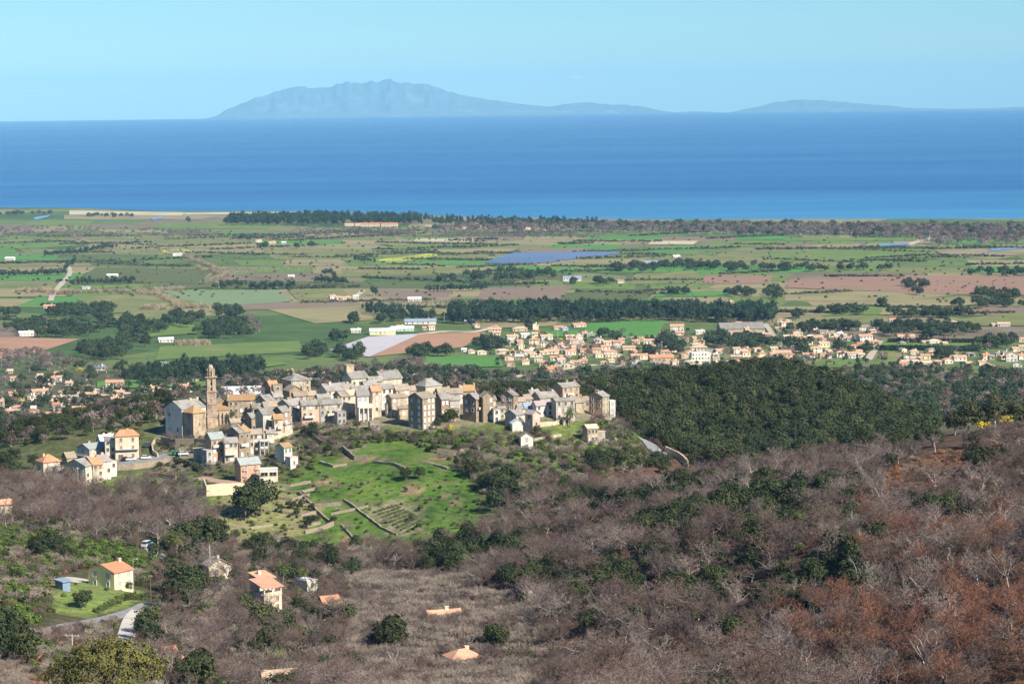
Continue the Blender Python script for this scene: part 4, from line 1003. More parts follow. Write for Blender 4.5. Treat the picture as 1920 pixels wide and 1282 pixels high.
# ------------------------------------------------------------------ roads
M_ASPHALT = mat("asphalt_grey", (0.20, 0.20, 0.205), 0.15, 0.8, 0.9, (0.26, 0.25, 0.24), 0.35, 0.0, 0.2)
M_CONC = mat("concrete_drive", (0.46, 0.43, 0.37), 0.12, 0.6, 0.9, (0.38, 0.35, 0.30), 0.3, 0.0, 0.2)
M_DIRT = mat("pale_dirt_track", (0.42, 0.36, 0.27), 0.15, 0.2, 0.95, (0.32, 0.28, 0.2), 0.35, 0.0, 0.05)
M_EDGE = mat("road_kerb_stone", (0.36, 0.33, 0.28), 0.2, 0.8, 0.95)
def ribbon(name, label, pts, w, m, lift=0.18, plain=False, dmin=150.0, kerb=False):
    P = [Vector(p) for p in hit_plain([a for a, c in pts], [c for a, c in pts])] if plain else [hit(a, c, dmin) for a, c in pts]
    Q = []
    for i in range(len(P) - 1):
        n = max(2, int((P[i + 1] - P[i]).length / (25 if plain else 2.5)))
        p0, p3 = P[max(i - 1, 0)], P[min(i + 2, len(P) - 1)]
        for k in range(n):
            t = k / n
            q = 0.5 * ((2 * P[i]) + (P[i + 1] - p0) * t + (2 * p0 - 5 * P[i] + 4 * P[i + 1] - p3) * t * t + (3 * P[i] - p0 - 3 * P[i + 1] + p3) * t ** 3)
            Q.append(q)
    Q.append(P[-1])
    b = MB(); pr = None
    for i, q in enumerate(Q):
        d = Q[min(i + 1, len(Q) - 1)] - Q[max(i - 1, 0)]; d.z = 0; d.normalize(); n = Vector((-d.y, d.x, 0)) * w / 2
        A, B = q + n, q - n; zc_ = gz(q.x, q.y); za, zb = max(gz(A.x, A.y), zc_ - .25 * w) + lift, max(gz(B.x, B.y), zc_ - .25 * w) + lift
        cur = [(A.x, A.y, za), (B.x, B.y, zb), (A.x, A.y, za - 1.2), (B.x, B.y, zb - 1.2)]
        if pr:
            b.face([pr[1], cur[1], cur[0], pr[0]]); b.face([pr[0], cur[0], cur[2], pr[2]]); b.face([pr[3], cur[3], cur[1], pr[1]])
        pr = cur
    o = b.build(name, m); return tag(o, label, kind='structure')
ribbon('road', "narrow grey lane below the yellow house", [(60, 1184), (110, 1175), (160, 1167), (210, 1157), (250, 1145), (292, 1133)], 3.4, M_ASPHALT)
ribbon('driveway', "pale concrete drive dropping from the lane", [(262, 1146), (247, 1163), (240, 1182), (232, 1206)], 4.2, M_CONC, .24)
ribbon('driveway', "pale gravel yard beside the yellow house", [(125, 1090), (145, 1085), (160, 1086)], 5.0, M_CONC)
ribbon('road', "short stretch of lane under the pine", [(278, 1024), (286, 1032), (296, 1040), (308, 1048)], 4.5, M_ASPHALT)
ribbon('road', "grey hill road bending round the tip of the village spur", [(1205, 824), (1217, 832), (1226, 842), (1234, 850), (1248, 852), (1262, 858)], 7.0, M_ASPHALT, .5)
ribbon('car_park', "grey tarmac of the lower square", [(214, 862), (245, 866), (285, 862), (318, 856)], 9.0, M_ASPHALT, .25)
ribbon('path', "dirt terrace behind the cream retaining wall", [(372, 896), (400, 902), (440, 906), (500, 908)], 6.0, mat("red_earth", (.34, .23, .16), .25, .6, .95), .3)

# ------------------------------------------------------------------ cars
M_TYRE = mat("tyre_rubber", (.02, .02, .02), .1, 2); M_GLASS = mat("car_glass", (.03, .035, .045), .1, 1, .1, spec=.6); M_LAMP = mat("car_lamp", (.6, .6, .58), .05, 1, .2)
def car(label, px, py, rz, colr, van=False, dmin=150.0):
    p = hit(px, py, dmin); cm = mat("car_paint_%s" % "_".join(str(int(c * 99)) for c in colr), colr, .04, .5, .35, spec=.5)
    root = link('parked_car', None, loc=(p.x, p.y, gz(p.x, p.y) + .3), rz=rz); tag(root, label, 'van' if van else 'car', 'cars parked around the village')
    L_, W_, H_ = (4.6, 1.8, 1.9) if van else (4.1, 1.7, 1.45)
    prof = [(-.5, .18), (-.5, .5), (-.46, .62), (-.2, .66), (.32, .64), (.46, .56), (.5, .42), (.5, .18)] if not van else [(-.5, .15), (-.5, .6), (-.3, .62), (.35, .6), (.48, .5), (.5, .15)]
    cab = [(-.44, .62), (-.36, .97), (.08, 1.0), (.26, .64)] if not van else [(-.49, .6), (-.46, 1.0), (.2, 1.0), (.38, .6)]
    def ext(pr, w): 
        b = MB(); n = len(pr); i = len(b.v)
        b.v += [(x * L_, -w / 2, z * H_) for x, z in pr] + [(x * L_, w / 2, z * H_) for x, z in pr]
        b.f.append(tuple(range(n))[::-1]); b.f.append(tuple(range(n, 2 * n))); b.m += [0, 0]
        for k in range(n): b.f.append((k, (k + 1) % n, n + (k + 1) % n, n + k)); b.m.append(0)
        return b
    ext(prof, W_).build('body', cm, root); ext(cab, W_ * .88).build('cabin', M_GLASS, root)
    xs = [c[0] for c in cab]; part_box(root, 'car_roof', ((xs[1] + xs[2]) / 2 * L_, 0, H_ * 1.0), ((xs[2] - xs[1]) * L_ * 1.02, W_ * .86, .06), cm)
    for sx in (-.32, .32):
        for sy in (-1, 1):
            b = MB(); b.tube((0, -.1, 0), (0, .1, 0), .31, .31, 12); b.tube((0, .1, 0), (0, -.1, 0), .3, .3, 12); b.build('wheel', M_TYRE, root, (sx * L_, sy * (W_ / 2 - .06), .02))
    for sy in (-.35, .35): part_box(root, 'headlight', (L_ * .495, sy * W_, H_ * .46), (.06, .3, .14), M_LAMP)
car("white car at the left end of the car park", 246, 864, .1, (.7, .7, .68)); car("white car parked alone in the middle of the square", 274, 861, .15, (.68, .68, .66))
car("black car beside the white one in the shade", 235, 864, 1.3, (.02, .02, .025)); car("white car beside the green bins", 344, 854, .1, (.66, .67, .68))
car("white car under the bare trees by the garage", 76, 892, .3, (.65, .65, .64)); car("dark car in the shade by the palm", 278, 838, .4, (.05, .06, .08))
car("white van on the lane under the pine", 276, 1026, 1.2, (.7, .7, .7), True); car("blue car behind the white van on the lane", 285, 1028, 1.0, (.04, .14, .3))
def recycling_bin(px, py, k):
    p = hit(px, py); root = link('recycling_bin', None, loc=(p.x, p.y, gz(p.x, p.y) + .28), rz=.1); tag(root, "green recycling bin, %s in the row by the car park" % k, 'bin', 'recycling bins by the car park')
    b = MB(); b.prism([(-.8, -.6), (.8, -.6), (.8, .6), (-.8, .6)], .1, 1.3); b.build('body', mat("bin_green", (.05, .22, .10), .1, 1, .5), root)
    b = MB(); b.lathe([(.95, 1.3), (.9, 1.5), (.5, 1.75), (0, 1.8)], n=10); b.build('lid', mat("bin_lid", (.08, .16, .10), .1, 1, .5), root)
for i, k in enumerate(('first', 'second', 'third')): recycling_bin(323 + i * 7, 853, k)
p = hit(125, 908); dg = link('digger', None, loc=(p.x, p.y, gz(p.x, p.y)), rz=.5); tag(dg, "small orange digger parked below the cream garage", 'digger')
MO = mat("digger_orange", (.75, .33, .03), .08, 1, .5)
part_box(dg, 'body', (0, 0, 1.1), (1.9, 1.4, .8), MO); part_box(dg, 'cabin', (-.3, .1, 2.0), (1.0, 1.1, 1.1), M_GLASS); part_box(dg, 'cabin_roof', (-.3, .1, 2.6), (1.15, 1.2, .1), MO)
for sy in (-.65, .65):
    b = MB(); b.prism([(-1.2, sy - .2), (1.2, sy - .2), (1.2, sy + .2), (-1.2, sy + .2)], .05, .6); b.build('track', M_TYRE, dg)
b = MB(); b.tube((.8, -.3, 1.3), (2.0, -.3, 2.6), .14, .12); b.tube((2.0, -.3, 2.6), (2.8, -.3, 1.0), .11, .1); b.build('boom', MO, dg); part_box(dg, 'bucket', (2.75, -.3, .7), (.5, .7, .5), M_TYRE)

# ------------------------------------------------------------------ poles
M_WOOD = mat("pole_weathered_wood", (.16, .09, .065), .2, 2); M_POLE = mat("pole_concrete", (.48, .46, .43), .1, 1); M_STEEL = mat("pylon_steel", (.30, .31, .33), .1, 1)
def pole(label, px, top, base, m, arm=0.0, lamp=False, dmin=150.0, thick=.14, name='utility_pole'):
    p = hit(px, base, dmin); h = at(px, top, p.y).z - gz(p.x, p.y)
    root = link(name, None, loc=(p.x, p.y, gz(p.x, p.y)), rz=random.uniform(-.3, .3)); tag(root, label, 'pole', 'poles along the lanes')
    b = MB(); b.tube((0, 0, -.6), (0, 0, h), thick, thick * .7, 8); b.build('shaft', m, root)
    if arm:
        part_box(root, 'cross_arm', (0, 0, h - .35), (arm, .14, .14), m)
        for k in (-1, 0, 1):
            b = MB(); b.lathe([(.0, .3), (.08, .25), (.06, .15), (.09, .1), (.05, 0)], n=6); b.build('insulator', M_LAMP, root, (k * arm * .44, 0, h - .28))
    if lamp:
        b = MB(); b.tube((0, 0, h - .1), (.9, -.3, h + .15), .05, .05, 6); b.build('lamp_arm', M_POLE, root); part_box(root, 'lamp_head', (1.1, -.36, h + .15), (.6, .25, .14), M_LAMP)
pole("brown pole with cross arm above the pine", 313, 983, 1012, M_WOOD, 2.2); pole("tall thin lamp post left of the brown pole", 259, 978, 1018, M_WOOD, 0, True)
pole("white concrete pole with equipment right of the lane", 319, 1046, 1082, M_POLE, 1.2); pole("dark lamp post beside the yellow house", 251, 1048, 1122, M_STEEL, 0, True, thick=.1)
pole("brown pole at the roadside under the yellow house", 283, 1078, 1130, M_WOOD, .8); pole("brown pole between the white pole and the cottage", 358, 1030, 1066, M_WOOD, 1.2)
pole("grey lamp post behind the date palm", 333, 1006, 1046, M_POLE, .8); pole("pale cross arm pole in front of the bushy oak", 136, 1188, 1226, M_POLE, 3.0)
pole("wooden pole standing in the bare thicket", 709, 1118, 1153, M_WOOD, .8); pole("tall dark pole above the lowest roofs", 870, 1176, 1228, M_WOOD); pole("thin pole at the foot of the meadow", 643, 1030, 1064, M_WOOD)
pole("concrete pole in front of the big cream gable", 147, 876, 926, M_POLE, .8); pole("slim lamp post over the car park", 338, 838, 866, M_POLE, 0, True); pole("thin pole on the skyline of the near ridge", 1679, 790, 822, M_STEEL, .6)
# ------------------------------------------------------------------ houses of the plain
def simple(label, px, base, w, h, rc='terra', wc='peach', roof='x', rise=None, th=12, dep=None, win=None, name='house', cat='house', group='houses of the town on the plain', dmin=1400.0, chim=0, ws='ddk', D=None):
    """a far house: photo column of its middle, row of its base, width and wall height in photo pixels"""
    p = hit(px, base, dmin) if D is None else Vector((at(px, base, D).x, D, 0)); D = p.y
    zb = gz(p.x, D); m = D / F_PX; t = math.radians(th)
    W = max(w * m / (math.cos(t) + .55 * abs(math.sin(t))), 3.0); H = max(h * m, 2.3); Dp = dep or min(max(W * .62, 6.0), 12.0)
    if rise is None: rise = {'x': .20 * Dp, 'y': .2 * W, 'hip': .18 * min(W, Dp), 'flat': 0, 'shed': .12 * Dp}[roof]
    root = link(name, None, loc=(p.x, D + Dp / 2, zb - .2), rz=t); tag(root, label, cat, group)
    b = MB(); wall_mesh(b, W, Dp, -2.0, H, rise, roof); b.build('wall', WALL[wc], root)
    b = MB(); roof_mesh(b, W, Dp, H + .01, rise, roof, .5, .25); ro = b.build('roof', ROOF[rc], root)
    if chim: link('chimney', chimney_mesh(1.0, 1.2, 'white'), ro, (W * .25, 0, H + rise * .9))
    n = win if win is not None else max(2, min(6, int(W / 3.2)))
    ns = 2 if H > 4.6 else 1
    if H > 8.5: ns = 3
    for s in range(ns):
        for i in range(n):
            if random.random() < .12: continue
            link('window', window_mesh(random.choice(ws), 1.2 if n else 1, min(1.5, H / ns * .55)), root, (-W / 2 + W * (i + .5) / n, -Dp / 2, (s + .55) * H / ns))
    ALLH.append((p.x - W / 2, D, W, Dp, t))
    root['dims'] = (W, Dp, H, rise)
    return root
COLN = {'terra': 'terracotta', 'tan': 'sandy', 'red': 'orange', 'slate': 'grey', 'white': 'white', 'mauve': 'mauve', 'blue': 'blue', 'dark': 'dark', 'brown': 'brown', 'green': 'greenish', 'orange': 'rusty'}
SIZE = lambda w, h: 'tall' if h >= 13 else ('long' if w >= 30 else ('tiny' if w <= 12 else ('wide' if w >= 22 else 'small')))
ORD = ['first', 'second', 'third', 'fourth', 'fifth', 'sixth', 'seventh', 'eighth', 'ninth', 'tenth', 'eleventh', 'twelfth', 'thirteenth', 'fourteenth', 'fifteenth', 'sixteenth', 'seventeenth', 'eighteenth', 'nineteenth', 'twentieth']
def quarter(rows, place, group, dmin=1400.0, name='house', cat='house'):
    """rows of (x, base, width, wall height, roof, wall, form): labelled by look and by order from the left along the place"""
    rows = sorted(rows, key=lambda r: r[0])
    for i, r in enumerate(rows):
        px, base, w, h, rc, wc, form = r[:7]
        k = ('%s from left' % ORD[i]) if i < len(ORD) else ('%s from right' % ORD[len(rows) - 1 - i])
        simple("%s %s %s-roofed house, %s %s" % (SIZE(w, h), {'peach': 'peach', 'cream': 'cream', 'white': 'white', 'yellow': 'yellow', 'ochre': 'ochre', 'pink': 'pink', 'stone': 'stone', 'grey': 'grey', 'beige': 'beige', 'brick': 'brick-coloured', 'red': 'red', 'concrete': 'concrete', 'brown': 'brown', 'green': 'green'}[wc], COLN[rc], k, place),
               px, base, w, h, rc, wc, form, group=group, dmin=dmin, name=name, cat=cat, chim=1 if random.random() < .4 else 0, **dict(dict(th=random.uniform(-6, 26)), **(r[7] if len(r) > 7 else {})))
TG, HG = 'houses of the town on the plain', 'houses of the hamlet left of the church'
quarter([(870, 660, 9, 5, 'white', 'white', 'x'), (883, 663, 14, 6, 'tan', 'cream', 'hip'), (902, 665, 20, 6, 'tan', 'cream', 'hip'), (941, 664, 24, 7, 'tan', 'peach', 'hip'), (894, 616, 9, 8, 'terra', 'white', 'hip'), (928, 622, 24, 5, 'terra', 'peach', 'x'), (929, 617, 8, 6, 'terra', 'white', 'hip'), (930, 629, 16, 6, 'terra', 'cream', 'x'),
         (975, 621, 28, 5, 'tan', 'peach', 'hip'), (1003, 618, 12, 10, 'tan', 'yellow', 'y'), (1008, 625, 8, 6, 'red', 'red', 'flat')], "on the town's upper left edge", TG)
quarter([(1048, 618, 19, 5, 'terra', 'white', 'x'), (1058, 620, 13, 4, 'blue', 'white', 'x'), (1085, 613, 28, 4, 'terra', 'white', 'x'), (960, 639, 24, 9, 'terra', 'white', 'x'), (985, 634, 18, 8, 'white', 'white', 'shed'), (1003, 635, 11, 10, 'tan', 'yellow', 'x'), (1024, 637, 25, 7, 'terra', 'white', 'x'),
         (1068, 636, 20, 6, 'tan', 'peach', 'x'), (1084, 638, 14, 8, 'tan', 'white', 'hip'), (1106, 632, 20, 6, 'slate', 'stone', 'hip'), (951, 650, 14, 6, 'slate', 'stone', 'x'), (960, 642, 12, 4, 'tan', 'cream', 'x')], "in the row along the green field", TG)
quarter([(976, 656, 14, 9, 'tan', 'yellow', 'y'), (985, 666, 28, 8, 'tan', 'peach', 'hip'), (972, 671, 24, 6, 'slate', 'stone', 'x'), (1019, 651, 15, 10, 'slate', 'cream', 'hip'), (1007, 652, 8, 6, 'terra', 'pink', 'x'), (1034, 653, 14, 5, 'terra', 'peach', 'x'), (1049, 652, 24, 6, 'terra', 'white', 'hip'), (1066, 651, 16, 5, 'terra', 'peach', 'hip'), (1076, 644, 16, 7, 'terra', 'cream', 'x'), (1092, 651, 9, 8, 'terra', 'peach', 'hip'), (1096, 628, 10, 4, 'terra', 'peach', 'x')], "in the town's upper middle lanes", TG)
quarter([(955, 676, 18, 7, 'red', 'cream', 'y'), (974, 675, 15, 8, 'white', 'stone', 'x'), (1010, 679, 16, 10, 'tan', 'cream', 'hip'), (1033, 664, 30, 6, 'terra', 'peach', 'x'), (1038, 676, 14, 6, 'terra', 'white', 'x'), (1052, 674, 13, 7, 'terra', 'peach', 'hip'), (1068, 666, 24, 8, 'terra', 'peach', 'x'), (1080, 655, 22, 4, 'tan', 'peach', 'x'), (1080, 683, 20, 5, 'terra', 'brick', 'x'), (1067, 691, 19, 9, 'tan', 'cream', 'y'), (1027, 697, 40, 3, 'red', 'stone', 'x')], "in the town's lower left lanes", TG)
quarter([(1141, 648, 26, 7, 'terra', 'peach', 'x'), (1158, 648, 16, 8, 'terra', 'peach', 'x'), (1166, 644, 11, 8, 'terra', 'cream', 'x'), (1158, 652, 10, 5, 'white', 'white', 'flat'), (1192, 645, 16, 6, 'terra', 'peach', 'x'), (1203, 640, 11, 5, 'orange', 'ochre', 'x'), (1216, 645, 21, 7, 'terra', 'white', 'x'), (1179, 656, 24, 5, 'terra', 'peach', 'x'), (1220, 655, 18, 6, 'terra', 'pink', 'x'), (1243, 632, 10, 8, 'terra', 'peach', 'x'), (1240, 642, 10, 6, 'terra', 'peach', 'x'), (1251, 654, 9, 4, 'tan', 'cream', 'x')], "right of the green field", TG)
quarter([(1122, 671, 18, 8, 'tan', 'yellow', 'hip'), (1144, 668, 26, 9, 'terra', 'white', 'hip'), (1150, 670, 34, 4, 'tan', 'yellow', 'flat'), (1145, 680, 14, 4, 'terra', 'white', 'x'), (1190, 675, 16, 9, 'terra', 'stone', 'x'), (1206, 674, 18, 9, 'terra', 'cream', 'x'), (1240, 678, 48, 8, 'red', 'stone', 'x'), (1190, 682, 20, 3, 'concrete' if False else 'white', 'concrete', 'flat'), (1292, 684, 18, 6, 'tan', 'cream', 'hip'), (1298, 688, 14, 5, 'tan', 'cream', 'x'), (1264, 660, 16, 8, 'terra', 'peach', 'x')], "along the town's lower road", TG)
quarter([(1270, 620, 26, 9, 'terra', 'white', 'x'), (1275, 629, 16, 6, 'terra', 'peach', 'x'), (1312, 627, 20, 8, 'white', 'cream', 'flat', dict(win=3)), (1286, 641, 9, 6, 'terra', 'peach', 'x'), (1301, 641, 8, 8, 'terra', 'cream', 'x'), (1313, 647, 17, 8, 'terra', 'peach', 'hip'), (1305, 655, 22, 10, 'tan', 'peach', 'hip'), (1310, 662, 32, 11, 'tan', 'cream', 'hip'), (1271, 652, 10, 7, 'terra', 'peach', 'x')], "around the apartment blocks", TG)
r = simple("long white four storey apartment block with rows of small windows", 1313, 682, 38, 21, 'white', 'white', 'flat', win=6, group=TG, th=8, dep=11, name='apartment_block', cat='apartment block')
quarter([(1340, 692, 26, 4, 'tan', 'cream', 'x'), (1349, 664, 18, 8, 'terra', 'white', 'x'), (1380, 663, 17, 10, 'terra', 'white', 'x'), (1381, 676, 20, 8, 'tan', 'stone', 'x'), (1372, 683, 36, 5, 'white', 'cream', 'flat'), (1398, 669, 18, 9, 'red', 'cream', 'x'), (1418, 680, 18, 9, 'red', 'ochre', 'hip'), (1428, 669, 15, 7, 'red', 'cream', 'hip')], "above the forested hill's crest", TG)
quarter([(1467, 668, 34, 7, 'terra', 'cream', 'x'), (1448, 670, 10, 7, 'terra', 'white', 'x'), (1485, 670, 11, 6, 'red', 'cream', 'hip'), (1460, 679, 14, 5, 'tan', 'cream', 'hip'), (1474, 678, 10, 6, 'red', 'cream', 'x'), (1452, 680, 12, 4, 'white', 'cream', 'flat'), (1516, 672, 24, 8, 'terra', 'white', 'x'), (1544, 672, 17, 10, 'terra', 'brick', 'flat'), (1555, 664, 10, 5, 'terra', 'cream', 'x')], "right of the forested hill's crest", TG)
simple("huge low winery with grey roofs and a cream tower", 1391, 624, 86, 8, 'slate', 'stone', 'x', group=TG, th=4, dep=28, rise=5.5, win=6, name='winery', cat='winery')
quarter([(1385, 615, 18, 10, 'terra', 'peach', 'hip'), (1377, 622, 20, 6, 'tan', 'cream', 'x'), (1400, 624, 11, 8, 'terra', 'peach', 'x'), (1377, 629, 19, 6, 'terra', 'white', 'x'), (1418, 634, 38, 6, 'tan', 'cream', 'x'), (1440, 634, 10, 8, 'terra', 'brick', 'x')], "beside the huge winery", TG)
quarter([(1470, 613, 15, 8, 'terra', 'white', 'x'), (1477, 607, 14, 6, 'tan', 'cream', 'hip'), (1463, 605, 10, 6, 'terra', 'white', 'hip'), (1462, 621, 20, 6, 'terra', 'cream', 'x'), (1498, 623, 10, 8, 'white', 'white', 'flat'), (1517, 621, 18, 6, 'terra', 'white', 'x'), (1530, 623, 10, 5, 'tan', 'white', 'x'), (1560, 615, 16, 4, 'tan', 'peach', 'x')], "along the top lane behind the winery", TG)
quarter([(1475, 637, 14, 7, 'tan', 'cream', 'x'), (1489, 637, 16, 7, 'terra', 'white', 'x'), (1498, 641, 12, 5, 'terra', 'peach', 'x'), (1512, 638, 14, 6, 'terra', 'peach', 'x'), (1533, 638, 22, 7, 'terra', 'cream', 'x'), (1542, 643, 14, 6, 'terra', 'white', 'x'), (1520, 636, 9, 6, 'white', 'white', 'x'), (1468, 655, 12, 4, 'slate', 'grey', 'x')], "in the leafy lane right of the winery", TG)
quarter([(1530, 662, 24, 10, 'terra', 'white', 'hip'), (1551, 659, 11, 5, 'tan', 'white', 'hip'), (1575, 631, 14, 7, 'white', 'white', 'hip'), (1584, 634, 12, 6, 'tan', 'cream', 'x'), (1571, 639, 10, 6, 'terra', 'cream', 'x'), (1578, 645, 14, 6, 'slate', 'brick', 'y'), (1594, 639, 12, 6, 'tan', 'white', 'hip'), (1622, 640, 30, 10, 'terra', 'white', 'x'), (1616, 650, 18, 6, 'red', 'cream', 'x'), (1638, 645, 18, 5, 'terra', 'peach', 'x'), (1602, 652, 16, 3, 'red', 'white', 'hip')], "in the lane by the straight road", TG)
quarter([(1579, 670, 22, 10, 'terra', 'white', 'hip'), (1598, 670, 24, 8, 'terra', 'white', 'x'), (1615, 670, 12, 6, 'tan', 'cream', 'x'), (1554, 672, 9, 8, 'terra', 'white', 'x'), (1598, 672, 14, 3, 'blue', 'white', 'flat')], "on the roadside with the blue awning", TG)
quarter([(1678, 604, 20, 5, 'terra', 'white', 'x'), (1670, 620, 12, 5, 'tan', 'cream', 'x'), (1682, 618, 10, 4, 'white', 'white', 'flat'), (1726, 614, 26, 5, 'terra', 'white', 'x'), (1700, 636, 32, 5, 'terra', 'cream', 'x'), (1733, 634, 16, 4, 'brown', 'brown', 'x'), (1788, 613, 14, 10, 'tan', 'white', 'hip'), (1702, 590, 10, 4, 'terra', 'peach', 'x'), (1750, 589, 12, 5, 'terra', 'peach', 'x'), (1776, 588, 12, 4, 'white', 'white', 'flat'), (1743, 591, 8, 3, 'tan', 'cream', 'x')], "in the wooded estate on the right", TG)
quarter([(1751, 645, 28, 6, 'tan', 'white', 'hip'), (1771, 647, 12, 4, 'terra', 'cream', 'x'), (1732, 645, 10, 3, 'terra', 'cream', 'x'), (1692, 646, 14, 2, 'slate', 'stone', 'hip')], "between the two clipped hedges", TG)
quarter([(1687, 687, 28, 6, 'red', 'white', 'x', dict(th=14)), (1700, 684, 20, 7, 'tan', 'stone', 'x'), (1736, 675, 18, 9, 'terra', 'yellow', 'x'), (1718, 677, 22, 6, 'tan', 'peach', 'x'), (1735, 686, 32, 6, 'tan', 'stone', 'x'), (1758, 693, 18, 16, 'terra', 'peach', 'hip'), (1780, 705, 12, 7, 'slate', 'stone', 'y'), (1785, 671, 24, 8, 'brown', 'pink', 'x'), (1800, 677, 26, 8, 'terra', 'white', 'x'), (1818, 668, 22, 5, 'slate', 'concrete', 'hip'), (1817, 686, 12, 6, 'terra', 'brick', 'x')], "in the cluster below the clipped hedge", TG)
quarter([(1848, 675, 15, 10, 'red', 'peach', 'x'), (1860, 675, 10, 8, 'slate', 'brick', 'x'), (1871, 667, 16, 5, 'slate', 'concrete', 'hip'), (1880, 674, 12, 6, 'red', 'peach', 'x'), (1898, 678, 22, 15, 'terra', 'white', 'y'), (1914, 674, 14, 8, 'red', 'white', 'x'), (1904, 659, 16, 6, 'terra', 'cream', 'x'), (1915, 657, 12, 8, 'terra', 'stone', 'x'), (1910, 716, 22, 5, 'red', 'white', 'x'), (1885, 635, 24, 7, 'brown', 'stone', 'x'), (1883, 612, 24, 5, 'tan', 'white', 'x'), (1862, 612, 8, 4, 'tan', 'cream', 'x'), (1915, 641, 10, 6, 'terra', 'peach', 'x'), (1880, 643, 14, 3, 'terra', 'cream', 'x')], "at the town's right end", TG)
quarter([(1720, 759, 14, 6, 'red', 'stone', 'x'), (1735, 760, 12, 5, 'slate', 'grey', 'hip')], "below the forest on the far right", TG)
# --- hamlet left of the church
quarter([(79, 718, 26, 12, 'terra', 'white', 'flat'), (92, 722, 20, 14, 'terra', 'white', 'x'), (106, 716, 16, 9, 'terra', 'white', 'x'), (88, 731, 17, 6, 'orange', 'peach', 'x'), (112, 705, 14, 3, 'red', 'stone', 'hip'), (73, 743, 36, 10, 'terra', 'white', 'x'), (137, 740, 25, 11, 'terra', 'cream', 'x'), (129, 723, 12, 4, 'tan', 'cream', 'x'), (157, 723, 22, 6, 'tan', 'peach', 'x'), (181, 738, 10, 8, 'white', 'cream', 'flat'), (106, 708, 8, 9, 'terra', 'white', 'x')], "in the hamlet's upper row", HG, 1150)
quarter([(214, 727, 34, 11, 'terra', 'cream', 'x', dict(th=4)), (277, 733, 23, 6, 'terra', 'cream', 'x'), (302, 735, 14, 6, 'terra', 'peach', 'x'), (312, 740, 15, 8, 'tan', 'cream', 'x'), (346, 735, 26, 12, 'terra', 'cream', 'x'), (367, 716, 24, 6, 'white', 'stone', 'flat'), (305, 686, 14, 6, 'white', 'white', 'flat'), (185, 694, 26, 6, 'blue', 'white', 'x')], "behind the clipped hedge of the hamlet", HG, 1150)
quarter([(2, 766, 8, 14, 'terra', 'stone', 'x'), (34, 769, 28, 6, 'terra', 'cream', 'hip'), (68, 757, 20, 4, 'tan', 'peach', 'x'), (95, 751, 22, 4, 'tan', 'peach', 'x'), (109, 751, 20, 6, 'tan', 'peach', 'x'), (104, 764, 13, 6, 'red', 'cream', 'x'), (118, 758, 24, 4, 'tan', 'peach', 'x'), (109, 770, 22, 4, 'slate', 'white', 'x'), (99, 783, 32, 5, 'terra', 'cream', 'x'), (149, 777, 30, 12, 'terra', 'cream', 'x'), (160, 758, 24, 5, 'terra', 'cream', 'x'), (62, 771, 8, 7, 'white', 'white', 'x')], "in the hamlet's lower row", HG, 1150)
quarter([(214, 759, 16, 12, 'terra', 'cream', 'x'), (227, 757, 14, 8, 'terra', 'peach', 'x'), (242, 775, 26, 9, 'terra', 'yellow', 'x'), (240, 785, 26, 8, 'terra', 'white', 'x')], "on the wooded slope below the hamlet", HG, 1150)
# --- more houses in the gaps of the town and the hamlet
_taken = [tuple(project([(a + LR / 2, b_, gz(a, b_))])[0]) for (a, b_, LR, LL, t) in ALLH if b_ > 1250]
def fill(x0, x1, y0, y1, n, place, group, dmin=1400.0, slope=0.0):
    rows = []; tries = 0
    while len(rows) < n and tries < 900:
        tries += 1; x, y_ = random.uniform(x0, x1), random.uniform(y0, y1); y_ += slope * (x - x0)
        if all(abs(x - a) > 13 or abs(y_ - b_) > 6 for a, b_ in _taken):
            _taken.append((x, y_)); rows.append((x, y_, random.uniform(12, 22), random.uniform(5, 9), random.choice(('terra', 'terra', 'tan', 'red', 'slate')), random.choice(('cream', 'peach', 'white', 'cream', 'stone', 'yellow')), random.choice(('x', 'x', 'hip', 'y'))))
    quarter(rows, place, group, dmin)
fill(945, 1110, 640, 690, 14, "between the gardens of the left lanes", TG); fill(1110, 1290, 642, 690, 14, "between the gardens of the middle lanes", TG); fill(1290, 1470, 655, 690, 10, "between the gardens above the forest", TG); fill(1450, 1640, 615, 675, 14, "between the gardens by the straight road", TG); fill(1690, 1915, 660, 690, 12, "between the gardens on the far right", TG)
fill(10, 180, 706, 790, 12, "between the hamlet's gardens", HG, 1150); fill(185, 330, 735, 785, 6, "on the hamlet's wooded right side", HG, 1150)
# --- sheds and roofs behind the village
r = simple("long market hall with white ribbed roof and pale green walls", 449, 746, 78, 8, 'white', 'green', 'x', group=HG, th=4, dep=22, rise=4.5, win=8, name='market_hall', cat='hall', dmin=1400)
W, Dp, H, rise = dims(r)
for k in range(9): part_box(r, 'roof_rib', (-W / 2 + W * (k + .5) / 9, -Dp / 4 - .3, H + rise / 2 + .33), (.5, Dp / 2 + .5, .3), M_LAMP).rotation_euler = (math.atan2(rise, Dp / 2), 0, 0)
quarter([(452, 727, 22, 5, 'terra', 'peach', 'x'), (474, 722, 24, 9, 'terra', 'peach', 'hip'), (545, 703, 10, 7, 'terra', 'white', 'x'), (586, 712, 48, 8, 'terra', 'peach', 'x'), (641, 706, 14, 6, 'red', 'peach', 'x'), (702, 699, 24, 5, 'terra', 'white', 'x'), (395, 727, 14, 8, 'white', 'white', 'x')], "just behind the village roofs", HG, 1400)
quarter([(777, 703, 12, 4, 'terra', 'white', 'x'), (857, 700, 12, 3, 'tan', 'cream', 'x')], "in the wood behind the hipped roof", HG, 1400)
